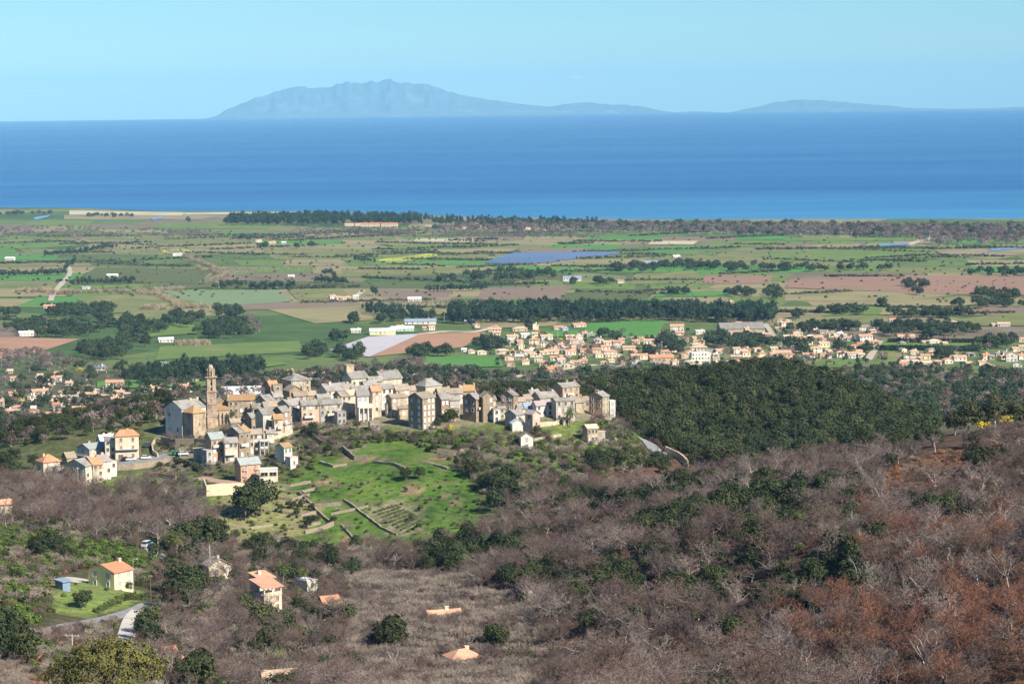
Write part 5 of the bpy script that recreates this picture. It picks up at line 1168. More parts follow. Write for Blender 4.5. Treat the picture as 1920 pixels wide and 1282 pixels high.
# --- farms on the plain
GG = 'farm buildings on the plain'
quarter([(667, 624, 19, 6, 'white', 'white', 'x'), (717, 628, 50, 8, 'white', 'yellow', 'x', dict(th=3)), (754, 621, 44, 5, 'white', 'green', 'x', dict(th=3)), (788, 608, 60, 6, 'blue', 'white', 'x', dict(th=2)), (751, 616, 14, 5, 'terra', 'white', 'x'), (808, 619, 14, 7, 'terra', 'white', 'x'), (797, 619, 9, 5, 'terra', 'white', 'x'), (881, 606, 19, 5, 'white', 'brown', 'x'), (802, 596, 9, 6, 'terra', 'peach', 'hip')], "among the farm sheds by the ploughed field", GG)
quarter([(47, 630, 30, 6, 'white', 'white', 'x'), (88, 618, 17, 4, 'tan', 'peach', 'x'), (162, 620, 10, 5, 'tan', 'white', 'x'), (310, 642, 30, 6, 'white', 'white', 'x'), (92, 578, 22, 4, 'terra', 'white', 'x'), (18, 488, 18, 4, 'white', 'white', 'x'), (210, 520, 20, 4, 'white', 'white', 'x'), (333, 480, 22, 5, 'white', 'white', 'flat'), (160, 542, 18, 3, 'green', 'green', 'x'), (18, 700, 10, 4, 'tan', 'cream', 'x')], "scattered over the left fields", GG)
quarter([(623, 562, 13, 7, 'terra', 'white', 'x'), (634, 562, 9, 5, 'terra', 'white', 'x'), (648, 562, 20, 4, 'terra', 'white', 'x'), (667, 561, 10, 6, 'white', 'white', 'x'), (777, 566, 26, 6, 'white', 'white', 'x'), (546, 520, 12, 3, 'white', 'white', 'x'), (484, 454, 14, 3, 'terra', 'white', 'x'), (510, 457, 14, 3, 'terra', 'white', 'x'), (532, 457, 8, 3, 'white', 'white', 'x')], "in the middle of the fields", GG)
quarter([(1073, 527, 34, 6, 'blue', 'white', 'x', dict(th=0)), (1221, 496, 24, 4, 'blue', 'white', 'x', dict(th=0)), (1163, 531, 15, 5, 'brown', 'peach', 'x'), (1268, 483, 15, 3, 'white', 'white', 'x'), (1368, 573, 17, 8, 'tan', 'peach', 'hip'), (1345, 573, 13, 4, 'white', 'white', 'x'), (1472, 500, 8, 4, 'white', 'white', 'x')], "on the right hand fields", GG)
CG = 'holiday houses behind the coast woods'
quarter([(655, 424, 18, 3, 'terra', 'white', 'x'), (672, 424, 12, 4, 'terra', 'peach', 'x'), (694, 425, 36, 5, 'red', 'peach', 'x'), (730, 425, 32, 5, 'red', 'peach', 'x')], "in the first holiday block by the coast", CG)
quarter([(805 + i * 13 + random.uniform(-3, 3), 427 + (i % 3) * 1.4 + i * .1, random.uniform(8, 13), random.uniform(2.5, 4), random.choice(('red', 'terra', 'tan')), random.choice(('white', 'peach', 'cream')), 'x') for i in range(18)], "in the holiday village by the coast", CG)
# ------------------------------------------------------------------ fields, ponds and roads of the plain
def fmat(name, base, second=None, var=.18, mix=.4, sc=.03, rows=0.0, ang=0.0, rowcol=(.1, .12, .04)):
    m = mat(name, base, var, sc, .95, second, mix, 0.0, sc * .5, .05)
    if rows:
        N, L = m.node_tree.nodes, m.node_tree.links
        if "rows" not in N:
            g = N.new("ShaderNodeNewGeometry"); mp = N.new("ShaderNodeMapping"); mp.inputs["Rotation"].default_value = (0, 0, ang); L.new(g.outputs["Position"], mp.inputs[0])
            w = N.new("ShaderNodeTexWave"); w.name = "rows"; w.inputs["Scale"].default_value = rows; w.inputs["Distortion"].default_value = .6; L.new(mp.outputs[0], w.inputs["Vector"])
            b = N["Principled BSDF"]; src = b.inputs["Base Color"].links[0].from_socket
            mx = N.new("ShaderNodeMix"); mx.data_type = 'RGBA'; mx.inputs[7].default_value = (*rowcol, 1)
            r = N.new("ShaderNodeMapRange"); r.inputs[1].default_value = .35; r.inputs[2].default_value = .75; r.inputs[4].default_value = .75; L.new(w.outputs["Fac"], r.inputs[0])
            L.new(r.outputs[0], mx.inputs[0]); L.new(src, mx.inputs[6]); L.new(mx.outputs[2], b.inputs["Base Color"])
    return m
FM = {
 'soil': fmat("ploughed_soil", (0.351, 0.205, 0.129), (0.292, 0.170, 0.105)), 'green': fmat("green_meadow", (0.123, 0.181, 0.049), (0.158, 0.181, 0.064)), 'bright': fmat("young_wheat", (0.082, 0.205, 0.047), (0.105, 0.205, 0.053), .1),
 'dry': fmat("dry_grass", (0.252, 0.216, 0.111), (0.175, 0.175, 0.080)), 'olive': fmat("rough_pasture", (0.158, 0.170, 0.064), (0.205, 0.187, 0.091)), 'dark': fmat("citrus_orchard", (0.135, 0.140, 0.058), None, .15, rows=.05, ang=.5, rowcol=(0.035, 0.070, 0.021)),
 'veg': fmat("cabbage_rows", (0.129, 0.199, 0.099), None, .12, rows=.035, ang=.25, rowcol=(0.234, 0.257, 0.140)), 'vine': fmat("winter_vines", (0.234, 0.164, 0.123), (0.187, 0.164, 0.099), .15, rows=.06, ang=-.6, rowcol=(0.152, 0.117, 0.082)),
 'vine2': fmat("winter_vines_red", (0.304, 0.181, 0.123), (0.234, 0.164, 0.105), .15, rows=.06, ang=.3, rowcol=(0.199, 0.129, 0.094)), 'rape': fmat("flowering_strip", (0.421, 0.421, 0.070), (0.211, 0.257, 0.058), .2, .5),
 'plastic': fmat("plastic_mulch", (0.468, 0.480, 0.526), None, .1, rows=.09, ang=.9, rowcol=(0.351, 0.257, 0.199)), 'sand': fmat("beach_sand", (0.468, 0.398, 0.281), (0.328, 0.292, 0.164)), 'reed': fmat("marsh_reeds", (0.257, 0.216, 0.129), (0.164, 0.164, 0.070)),
 'scrub': fmat("bare_thicket_floor", (0.140, 0.117, 0.088), (0.117, 0.123, 0.058)),
}
_nf = [0]
LIFT = [0.1]
def field(label, c, m, name='field'):
    """a field between four photo points (clockwise), laid on the plain as a fine sheet"""
    n = 9; _nf[0] += 1
    u, v = np.meshgrid(np.linspace(0, 1, n), np.linspace(0, 1, n)); c = np.array(c, float)
    q = (1 - v)[..., None] * ((1 - u)[..., None] * c[0] + u[..., None] * c[1]) + v[..., None] * ((1 - u)[..., None] * c[3] + u[..., None] * c[2])
    q = q.reshape(-1, 2); P = hit_plain(q[:, 0], q[:, 1]) if q[:, 1].max() < 655 else hit_many(q[:, 0], q[:, 1], 1500)
    P[:, 2] += LIFT[0] + .05 * (_nf[0] % 7)
    I = np.arange(n * n).reshape(n, n)
    F = np.stack([I[1:, :-1].ravel(), I[1:, 1:].ravel(), I[:-1, 1:].ravel(), I[:-1, :-1].ravel()], 1)
    o = link(name, np_mesh(name, P, F, m)); return tag(o, label, kind='structure')
# the patchwork: strips in rows running back towards the sea
_ys = [430, 436, 443, 450, 458, 467, 477, 488, 500, 513, 527, 542, 558, 575, 592]
_rn = ['first', 'second', 'third', 'fourth', 'fifth', 'sixth', 'seventh', 'eighth', 'ninth', 'tenth', 'eleventh', 'twelfth', 'thirteenth', 'fourteenth']
_fw = {'green': 'green', 'olive': 'olive green', 'dry': 'straw coloured', 'dark': 'dark green', 'vine': 'brown', 'bright': 'bright green', 'scrub': 'dull brown'}
for r_ in range(14):
    x = -60.0; k_ = 0; sk = random.uniform(-.5, .5)
    while x < 1980:
        w_ = random.uniform(70, 230) * (.7 + r_ * .05); m_ = random.choice(['green', 'green', 'olive', 'olive', 'dry', 'dry', 'dark', 'vine', 'bright', 'dry', 'olive'])
        if random.random() < .72:
            ya, yb = _ys[r_] + random.uniform(-1, 1), _ys[r_ + 1] - random.uniform(.3, 1.6); d_ = (yb - ya) * random.uniform(-2.5, 2.5); t_ = random.uniform(-2, 2)
            if ya > 0.012 * x + 424:
                field("%s field strip, %s in the %s row of fields back from the shore" % (_fw[m_], (_rn + ['fifteenth', 'sixteenth', 'seventeenth', 'eighteenth', 'nineteenth', 'twentieth'] + ['last'] * 20)[k_], _rn[r_]), [(x + 3, ya), (x + w_ - 3, ya + t_), (x + w_ - 3 + d_, yb + t_), (x + 3 + d_, yb)], FM[m_])
        x += w_; k_ += 1
LIFT[0] = .55
for lab, c, m in [
 ("bare ploughed field at the left edge", [(-40, 632), (150, 636), (70, 662), (-40, 682)], 'soil'), ("green meadow left of the ploughed field", [(300, 650), (560, 640), (572, 660), (290, 676)], 'green'),
 ("ploughed brown field by the farm sheds", [(790, 626), (912, 624), (868, 652), (692, 670)], 'soil'), ("field under silvery plastic strips", [(690, 632), (790, 626), (692, 670), (618, 657)], 'plastic'),
 ("bright grass below the ploughed field", [(800, 672), (938, 668), (944, 688), (780, 692)], 'bright'), ("blue green cabbage field with rows", [(300, 546), (520, 544), (546, 566), (395, 577)], 'veg'),
 ("large dark citrus orchard", [(180, 502), (402, 505), (372, 531), (132, 533)], 'dark'), ("dry tan field in the middle", [(500, 580), (690, 572), (700, 600), (590, 607)], 'dry'), ("brown vine strip above the tan field", [(420, 571), (672, 563), (676, 574), (440, 583)], 'vine'),
 ("vivid green wheat field above the town", [(1108, 603), (1250, 602), (1228, 634), (1085, 632)], 'bright'), ("strip of green left of the wheat field", [(1020, 622), (1085, 620), (1085, 634), (1030, 632)], 'bright'),
 ("mauve vineyard before the conifer strip", [(905, 540), (1075, 536), (1050, 562), (895, 563)], 'vine'), ("reddish vineyard left of the oaks", [(1325, 517), (1450, 517), (1442, 532), (1312, 533)], 'vine2'),
 ("wide brown vineyard on the right", [(1640, 516), (1960, 520), (1960, 560), (1470, 540)], 'vine2'), ("long mauve vineyard on the right", [(1480, 524), (1640, 516), (1540, 540), (1470, 540)], 'vine2'), ("sandy fallow below the wide vineyard", [(1478, 542), (1800, 552), (1700, 566), (1470, 565)], 'dry'),
 ("square dark orchard beside the mauve vineyard", [(1060, 549), (1230, 547), (1212, 564), (1025, 566)], 'dark'), ("green strip right of the dark orchard", [(1240, 548), (1380, 546), (1370, 556), (1225, 557)], 'bright'), ("pale field above the reddish vineyard", [(1190, 514), (1310, 510), (1305, 532), (1180, 534)], 'olive'),
 ("yellow flowering strip in the left middle", [(705, 488), (805, 476), (828, 479), (735, 495)], 'rape'), ("small yellow flowering strip far left", [(300, 469), (345, 467), (360, 472), (310, 476)], 'rape'), ("meadow behind the yellow strip", [(640, 484), (860, 474), (880, 482), (660, 500)], 'green'),
 ("long meadow left of the solar farm", [(640, 505), (880, 500), (880, 512), (650, 520)], 'olive'), ("meadow behind the cane hedge", [(140, 560), (330, 548), (380, 575), (210, 588)], 'olive'), ("pasture left of the middle wood", [(210, 590), (330, 580), (350, 596), (220, 604)], 'olive'),
 ("meadow between the oak clumps", [(270, 612), (360, 605), (380, 625), (280, 632)], 'green'), ("orchard strip above the cane hedge", [(270, 535), (395, 530), (400, 540), (265, 547)], 'dark'), ("orchard right of the cane hedge", [(410, 525), (640, 530), (650, 540), (420, 543)], 'dark'),
 ("meadow left of the river mouth", [(60, 414), (180, 414), (160, 424), (40, 424)], 'green'), ("sunny meadow before the coast pines", [(300, 418), (520, 418), (500, 430), (290, 428)], 'green'), ("long meadow at the far left", [(-40, 455), (120, 448), (150, 462), (-40, 470)], 'green'),
 ("far meadow before the bare coast woods", [(1480, 446), (1730, 446), (1740, 452), (1470, 452)], 'green'), ("green strip behind the solar farm", [(1180, 470), (1320, 460), (1340, 464), (1240, 475)], 'bright'), ("reedy marsh on the far right", [(1750, 468), (1930, 465), (1930, 480), (1770, 482)], 'reed'),
 ("wide wet meadow on the right", [(1440, 472), (1740, 466), (1760, 486), (1450, 490)], 'green'), ("meadow below the wet meadow", [(1300, 486), (1600, 492), (1580, 500), (1320, 498)], 'olive'), ("pasture right of the town", [(1520, 600), (1660, 590), (1650, 606), (1500, 612)], 'olive'), ("green corner behind the town", [(1590, 575), (1660, 572), (1650, 590), (1540, 594)], 'green'),
 ("grass between the clipped hedges and the houses", [(1635, 660), (1760, 658), (1760, 678), (1620, 680)], 'olive'), ("lawn in front of the roadside houses", [(1550, 676), (1680, 674), (1680, 688), (1550, 690)], 'green'), ("lawn between the clipped hedges", [(1655, 636), (1850, 637), (1850, 656), (1645, 654)], 'green'), ("sloping pasture on the far right", [(1790, 600), (1930, 585), (1930, 612), (1800, 612)], 'olive'),
 ("sandy beach at the river mouth", [(130, 395), (350, 399), (340, 404), (130, 403)], 'sand'), ("thin beach below the pines", [(350, 399), (560, 397), (560, 401), (345, 403)], 'sand'), ("marsh behind the beach", [(120, 404), (420, 404), (380, 412), (120, 412)], 'reed'),
 ("green field behind the hamlet hedge", [(182, 716), (270, 712), (262, 728), (182, 728)], 'bright'), ("grass behind the hamlet houses", [(280, 712), (400, 712), (395, 726), (265, 728)], 'green'), ("fallow behind the village shed", [(400, 686), (520, 676), (540, 684), (410, 700)], 'green'),
 ("tan field with dark rows behind the town", [(880, 600), (1050, 596), (1040, 612), (890, 618)], 'dry'), ("mown field beside the cabbage rows", [(540, 545), (640, 540), (660, 560), (560, 566)], 'olive'), ("brown strip beyond the solar farm", [(780, 448), (900, 447), (890, 454), (775, 454)], 'sand'), ("pale strip far right of centre", [(1220, 453), (1310, 452), (1300, 459), (1215, 459)], 'sand'), ("meadow right of the pale strip", [(1330, 456), (1460, 452), (1450, 462), (1320, 464)], 'green'),
]: field(lab, c, FM[m])
# ponds
M_POND = mat("pond_water", (.15, .23, .33), .25, .03, .25, (.20, .22, .18), .35, spec=.4)
for lab, c in [("river bend near the beach", [(62, 409), (98, 403.5), (90, 408), (66, 414)]), ("second river pool behind the beach", [(282, 411), (312, 406.5), (304, 410), (288, 414)]), ("flooded meadow on the right", [(1645, 459), (1705, 457), (1702, 461), (1650, 463)]), ("pale pond at the right edge", [(1850, 468), (1925, 464), (1925, 467), (1860, 472)])]:
    o = field(lab, c, M_POND, 'pond'); o.location.z += .8
# solar farm
sf = None
M_PV = mat("solar_glass", (.10, .155, .25), .12, .02, .4, spec=.25); M_PVF = mat("panel_back", (.3, .3, .32), .1, .1)
A0, A1, B1, B0 = np.array([912., 494.]), np.array([965., 478.]), np.array([1165., 476.]), np.array([1000., 496.])
for k in range(26):
    t = (k + .5) / 26; a = A0 + (A1 - A0) * t; e = B0 + (B1 - B0) * t
    for (s0, s1) in ((0.0, .47), (.50, 1.0)):
        if (k in (8, 9, 17)) : continue
        p, q = hit_plain([a[0] + (e[0] - a[0]) * s0, a[0] + (e[0] - a[0]) * s1], [a[1] + (e[1] - a[1]) * s0, a[1] + (e[1] - a[1]) * s1])
        if sf is None:
            sf = link('solar_farm', None, loc=tuple(p)); org = Vector(p); tag(sf, "solar farm of dark blue panel rows on the plain", 'solar farm')
        p, q = Vector(p) - org, Vector(q) - org; d = (q - p).normalized(); n = Vector((-d.y, d.x, 0)) * 5.5
        b = MB(); f = [p - n + Vector((0, 0, 1.0)), q - n + Vector((0, 0, 1.0)), q + n + Vector((0, 0, 4.2)), p + n + Vector((0, 0, 4.2))]
        b.face(f); b.face([x - Vector((0, 0, .2)) for x in reversed(f)], 1)
        b.build('panel_row', [M_PV, M_PVF], sf)
# roads of the plain
for lab, pts, w in [("straight pale road right of the town", [(1628, 676), (1640, 655), (1650, 640)], 7), ("lane climbing through the town", [(1042, 690), (1060, 672), (1076, 655), (1086, 640), (1088, 626)], 7), ("pale road at the foot of the town", [(930, 708), (985, 704), (1040, 695), (1110, 685), (1180, 690)], 6), ("road past the wheat field", [(1150, 634), (1250, 632), (1280, 640)], 5),
                    ("farm track along the ploughed field", [(780, 628), (830, 622), (890, 622), (930, 612)], 6), ("road through the hamlet", [(40, 747), (100, 745), (180, 741), (240, 737)], 7), ("pale track in the far left fields", [(95, 565), (102, 548), (130, 515), (128, 500)], 7), ("farm drive in the middle fields", [(660, 563), (672, 552), (680, 545)], 6), ("sandy track far right", [(1700, 460), (1730, 450), (1765, 444)], 14), ("lane behind the winery", [(1432, 605), (1442, 618), (1452, 632)], 6)]:
    ribbon('road', lab, pts, w, M_DIRT, .9, dmin=1400.0)
# ------------------------------------------------------------------ plants: meshes
def leafmat(name, base, var=.35, scale=.7, second=None, per=.28, mix=.4, rough=.8):
    return mat(name, base, var, scale, rough, second, mix, per, scale * .5, .15, coord='Object')
M_BARK = leafmat("bark_brown", (.15, .115, .095)); M_BARKP = leafmat("bark_pale", (.40, .36, .31))
BM = {'brown': leafmat("twigs_brown", (.145, .10, .08), .25, .5, (.10, .072, .06)), 'red': leafmat("twigs_red", (.20, .098, .064), .25, .5, (.135, .072, .054)), 'grey': leafmat("twigs_mauve_grey", (.205, .16, .14), .25, .5, (.14, .11, .10)),
      'pale': leafmat("twigs_pale", (.30, .25, .20), .2, .5, (.22, .18, .14)), 'dead': leafmat("twigs_bleached", (.34, .30, .26), .2, .5), 'plum': leafmat("twigs_plum", (.13, .097, .09), .25, .5, (.095, .073, .072))}
GM = {'holm': leafmat('leaves_olive_green_oak', (.064, .072, .027), .4, .7, (.045, .054, .02), .4), 'oak': leafmat("leaves_holm_oak", (.040, .052, .019), .35, .7, (.066, .068, .026), .42), 'dark': leafmat("leaves_dark", (.032, .045, .019), .35, .7, (.05, .06, .025)), 'olive': leafmat("leaves_olive", (.13, .145, .085), .3, .7, (.10, .115, .06)),
      'green': leafmat("leaves_fresh", (.10, .155, .03), .35, .7, (.07, .11, .025)), 'conifer': leafmat("needles_dark", (.030, .052, .028), .35, .7, (.045, .062, .03)), 'yellow': leafmat("mimosa_flowers", (.55, .43, .03), .3, .8, (.20, .20, .04), .1),
      'maquis': leafmat("leaves_maquis", (.085, .112, .03), .4, .7, (.115, .105, .042)), 'ivy': leafmat("leaves_ivy", (.16, .25, .03), .35, .9, (.09, .15, .025), .0), 'fern': leafmat("fern_brown", (.24, .12, .06), .35, .8, (.17, .09, .05)),
      'cane': leafmat("cane_straw", (.33, .265, .17), .25, .8, (.24, .19, .11)), 'euca': leafmat("leaves_eucalyptus", (.048, .055, .022), .35, .7, (.075, .068, .03)), 'palm': leafmat("palm_fronds", (.105, .135, .04), .3, .8, (.17, .15, .05), .05), 'field': leafmat("leaves_field_oak", (.040, .058, .026), .35, .3, (.060, .070, .030)),
      'bush': leafmat("leaves_bushy_oak", (.13, .125, .035), .4, .8, (.075, .08, .022), .05)}

def tri_mesh(name, V, F, m): return np_mesh(name, np.asarray(V, float), np.asarray(F, int), m)

class TT:
    """thin tubes and slivers as triangles"""
    def __init__(s): s.v = []; s.f = []
    def tube(s, p, q, r0, r1, n=3):
        d = q - p; l = np.linalg.norm(d)
        if l < 1e-5: return
        d = d / l; a = np.cross(d, [0.3, 0.5, 0.81]); a /= max(np.linalg.norm(a), 1e-6); b = np.cross(d, a); i = len(s.v)
        for c, r in ((p, r0), (q, r1)):
            for k in range(n):
                t = 2 * math.pi * k / n; s.v.append(c + (a * math.cos(t) + b * math.sin(t)) * r)
        for k in range(n):
            k2 = (k + 1) % n; s.f.append((i + k, i + k2, i + n + k2)); s.f.append((i + k, i + n + k2, i + n + k))
    def sliver(s, p, q, w):
        d = q - p; a = np.cross(d, R3.normal(size=3)); a = a / max(np.linalg.norm(a), 1e-6) * w; i = len(s.v)
        s.v += [p - a, p + a, q]; s.f.append((i, i + 1, i + 2))
R3 = np.random.default_rng(5)

def bare_mesh(h, spread, up=.55, n1=6, n2=4, n3=4, n4=4, lean=.06, tw=.028, trunk_h=.28, r0=None, multi=1):
    """a leafless tree: trunk and limbs in one mesh, the spray of twigs in another"""
    T, C = TT(), TT(); r0 = r0 or h * .023
    def grow(p, d, L, r, lev):
        tgt = T if lev <= 1 else C
        seg = 3 if lev <= 1 else 2; q = p; pts = [p]
        for i in range(seg):
            d = d + R3.normal(size=3) * (.10 + .06 * lev) + np.array([0, 0, .10 * up]); d = d / np.linalg.norm(d); q2 = q + d * L / seg
            ra, rb = r * (1 - .55 * i / seg), r * (1 - .55 * (i + 1) / seg)
            if lev <= 2: tgt.tube(q, q2, ra, rb, 5 if lev == 0 else 3)
            else: tgt.sliver(q, q2, max(r, tw) * (1.0 if i == 0 else .8))
            q = q2; pts.append(q)
        if lev >= 4: return
        n = (n1, n2, n3, n4)[lev]
        for k in range(n):
            t = .35 + .65 * (k + R3.random()) / n if lev else .55 + .45 * (k + R3.random()) / n
            j = min(int(t * seg), seg - 1); a = pts[j] + (pts[j + 1] - pts[j]) * (t * seg - j)
            az = R3.random() * 2 * math.pi; side = np.array([math.cos(az), math.sin(az), 0.0])
            nd = d * (.55 if lev else up * 1.2) + side * (.75 if lev else spread) + R3.normal(size=3) * .15; nd[2] += .12
            nd /= np.linalg.norm(nd)
            grow(a, nd, L * ((.66, .58, .52, .5)[lev] * R3.uniform(.75, 1.2) * (1.35 if lev == 0 else 1.0)), max(r * .5, .02), lev + 1)
    for m in range(multi):
        d0 = np.array([R3.normal() * (lean if multi == 1 else .3), R3.normal() * (lean if multi == 1 else .3), 1.0]); d0 /= np.linalg.norm(d0)
        grow(np.array([R3.normal() * .15 * (multi > 1), R3.normal() * .15 * (multi > 1), -.5]), d0, h * (trunk_h + .22), r0 / math.sqrt(multi), 0)
    for X in (T, C): X.v = np.array(X.v)
    zt = max(C.v[:, 2].max(), T.v[:, 2].max()); k = h / zt
    T.v *= k; C.v *= k
    return T, C

def leaves(centres, radii, per, size, flat=.0, squash=.8, out=.75):
    """leaf clumps: small quads scattered in and over round tufts, facing mostly outwards"""
    V, F = [], []
    C = np.repeat(np.asarray(centres, float), per, 0); Rr = np.repeat(np.asarray(radii, float), per); n = len(C)
    d = R3.normal(size=(n, 3)); d /= np.linalg.norm(d, axis=1)[:, None]; rad = Rr * R3.uniform(.55, 1.08, n)
    off = d * rad[:, None]; off[:, 2] *= squash; P = C + off
    cc = C - C.mean(0) + np.array([0, 0, .25 * (C[:, 2].max() - C[:, 2].min())]); cc /= np.maximum(np.linalg.norm(cc, axis=1), 1e-3)[:, None]
    nrm = d * .7 + cc * out + R3.normal(size=(n, 3)) * .42 + np.array([0, 0, flat]); nrm /= np.linalg.norm(nrm, axis=1)[:, None]
    a = np.cross(nrm, R3.normal(size=(n, 3))); a /= np.maximum(np.linalg.norm(a, axis=1), 1e-6)[:, None]; b = np.cross(nrm, a)
    s = size * R3.uniform(.6, 1.4, n)[:, None]; a = a * s; b = b * s * R3.uniform(.5, .9, n)[:, None]
    V = np.concatenate([P - a - b, P + a - b * .6, P + a * .8 + b, P - a * .7 + b], 0).reshape(4, n, 3).transpose(1, 0, 2).reshape(-1, 3)
    F = np.arange(4 * n).reshape(n, 4)
    return V, F

def crown_pts(n, rx, ry, rz, z0, lump=.35, hollow=.45, bottom=-.55):
    d = R3.normal(size=(n * 3, 3)); d /= np.linalg.norm(d, axis=1)[:, None]; d = d[d[:, 2] > bottom][:n]
    k = (hollow + (1 - hollow) * R3.random(len(d)) ** .5) * (1 - lump * .5 + lump * vnoise(d[:, 0] * 2.3 + 9 + z0, d[:, 1] * 2.3 + d[:, 2] * 1.7 + 5, rx))
    return d * k[:, None] * np.array([rx, ry, rz]) + np.array([0, 0, z0])

def stack(parts):
    V, F, o = [], [], 0
    for v, f in parts: V.append(v); F.append(f + o); o += len(v)
    return np.concatenate(V), np.concatenate(F)

def trunk_tt(h, r, lean=.05, limbs=4, lh=.5):
    T = TT(); p = np.array([0, 0, -.5]); top = np.array([R3.normal() * lean * h, R3.normal() * lean * h, h])
    mid = p + (top - p) * .5 + R3.normal(size=3) * .04 * h
    T.tube(p, mid, r, r * .75, 6); T.tube(mid, top, r * .75, r * .3, 6)
    for k in range(limbs):
        a = p + (top - p) * R3.uniform(lh, .9); az = R3.random() * 6.28
        T.tube(a, a + np.array([math.cos(az) * .3 * h, math.sin(az) * .3 * h, .25 * h]), r * .4, r * .12, 4)
    T.v = np.array(T.v); return T

PROTO = {}      # kind -> list of (trunk mesh or None, crown mesh, joined mesh, height of the model)
def proto(kind, T, Cv, Cf, m_trunk, m_crown, h):
    tm = tri_mesh('trunk', T.v, T.f, m_trunk) if T is not None else None
    cm = np_mesh('crown', Cv, Cf, m_crown)
    if T is not None:
        tf = np.asarray(T.f, int)
        if Cf.shape[1] == 4: tf = np.concatenate([tf, tf[:, 2:3]], 1) if False else tf
        Cf3 = np.concatenate([Cf[:, [0, 1, 2]], Cf[:, [0, 2, 3]]]) if Cf.shape[1] == 4 else Cf
        jm = np_mesh(kind, np.concatenate([T.v, Cv]), np.concatenate([tf, Cf3 + len(T.v)]), [m_trunk, m_crown])
        jm.polygons.foreach_set("material_index", np.concatenate([np.zeros(len(tf), np.int32), np.ones(len(Cf3), np.int32)]))
    else: jm = cm
    PROTO.setdefault(kind, []).append((tm, cm, jm, h))
for i, (cm_, h, sp, up) in enumerate([('brown', 8, .9, .5), ('red', 8, .75, .75), ('grey', 8, 1.0, .45), ('brown', 9, .8, .6), ('grey', 7, 1.1, .4), ('red', 7, .7, .9), ('plum', 8, .95, .5)]):
    T, C = bare_mesh(h, sp, up, 8, 5, 5, 6, tw=.032); proto('bare_tree', T, C.v, np.array(C.f), M_BARK if cm_ != 'grey' else M_BARKP, BM[cm_], h)
for i in range(3):
    T, C = bare_mesh(10, .7, .7, 6, 4, 3, 2, tw=.022, lean=.12); proto('dead_tree', T, C.v, np.array(C.f), leafmat("bark_bleached", (.40, .36, .31), .2, .5), BM['dead'], 10)
for i, cm_ in enumerate(('pale', 'grey', 'brown', 'pale', 'plum')):
    T, C = bare_mesh(3, .9, .7, 5, 4, 4, 3, tw=.024, trunk_h=.2, r0=.05, multi=3); proto('bare_shrub', T, C.v, np.array(C.f), M_BARK, BM[cm_], 3)
for i in range(3):
    T, C = bare_mesh(14, .28, 1.3, 12, 4, 3, 2, tw=.035, trunk_h=.55); proto('bare_poplar', T, C.v, np.array(C.f), M_BARKP, BM['grey'], 14)
for i in range(3):                                                                                  # far bare trees, coarser
    P = crown_pts(40, 3.4, 3.2, 2.9, 4.6, .4); v, f = leaves(P, R3.uniform(.8, 1.4, len(P)), 7, .30); proto('leafless_tree', trunk_tt(5, .22), v, f, M_BARKP, (BM['grey'], BM['plum'], BM['brown'])[i], 8)
for i in range(6):
    P = crown_pts(85, 2.8 + .3 * (i % 3), 2.7, 2.8 - .25 * (i % 2), 4.1, .6); v, f = leaves(P, R3.uniform(.45, 1.0, len(P)), 13, .21); proto('evergreen_oak', trunk_tt(4.5, .22), v, f, M_BARK, GM[('oak', 'dark', 'oak', 'holm', 'dark', 'oak')[i]], 7)
for i in range(4):
    P = crown_pts(60, 1.1, 1.1, 1.0, .8, bottom=-.8); v, f = leaves(P, R3.uniform(.25, .45, len(P)), 9, .13); proto('green_shrub', None, v, f, None, GM[('maquis', 'oak', 'green', 'maquis')[i]], 2)
for i in range(3):
    P = crown_pts(45, 4.3, 4.1, 3.4, 4.6, .3); v, f = leaves(P, R3.uniform(.9, 1.6, len(P)), 11, .42); proto('field_tree', trunk_tt(4, .3), v, f, M_BARK, GM['field'], 8)
for i in range(3):
    n = 55; z = R3.uniform(.08, 1, n) * 14; rr = 2.3 * np.clip(1.15 - z / 14, .12, 1) ** .6; az = R3.random(n) * 6.28; q = R3.random(n) ** .5
    P = crown_pts(58, 2.7 + .4 * i, 2.7, 5.2 - .5 * i, 8.2, .55, bottom=-.9); v, f = leaves(P, R3.uniform(.7, 1.3, len(P)), 10, .40, squash=1.1); proto('windbreak_tree', trunk_tt(12, .22, .01, 0), v, f, M_BARK, GM['conifer'], 14)
for i in range(2):
    n = 70; P = np.stack([R3.normal(size=n) * .9, R3.normal(size=n) * .9, R3.uniform(.3, 2.6, n)], 1); T = TT()
    for p in P: T.sliver(np.array([p[0] * .8, p[1] * .8, -.2]), p + R3.normal(size=3) * .25 + np.array([0, 0, .5]), .10)
    for p in P: T.sliver(p * .7, p + R3.normal(size=3) * .4, .13)
    PROTO.setdefault('cane_clump', []).append((None, tri_mesh('crown', T.v, T.f, GM['cane']), tri_mesh('cane_clump', T.v, T.f, GM['cane']), 3))

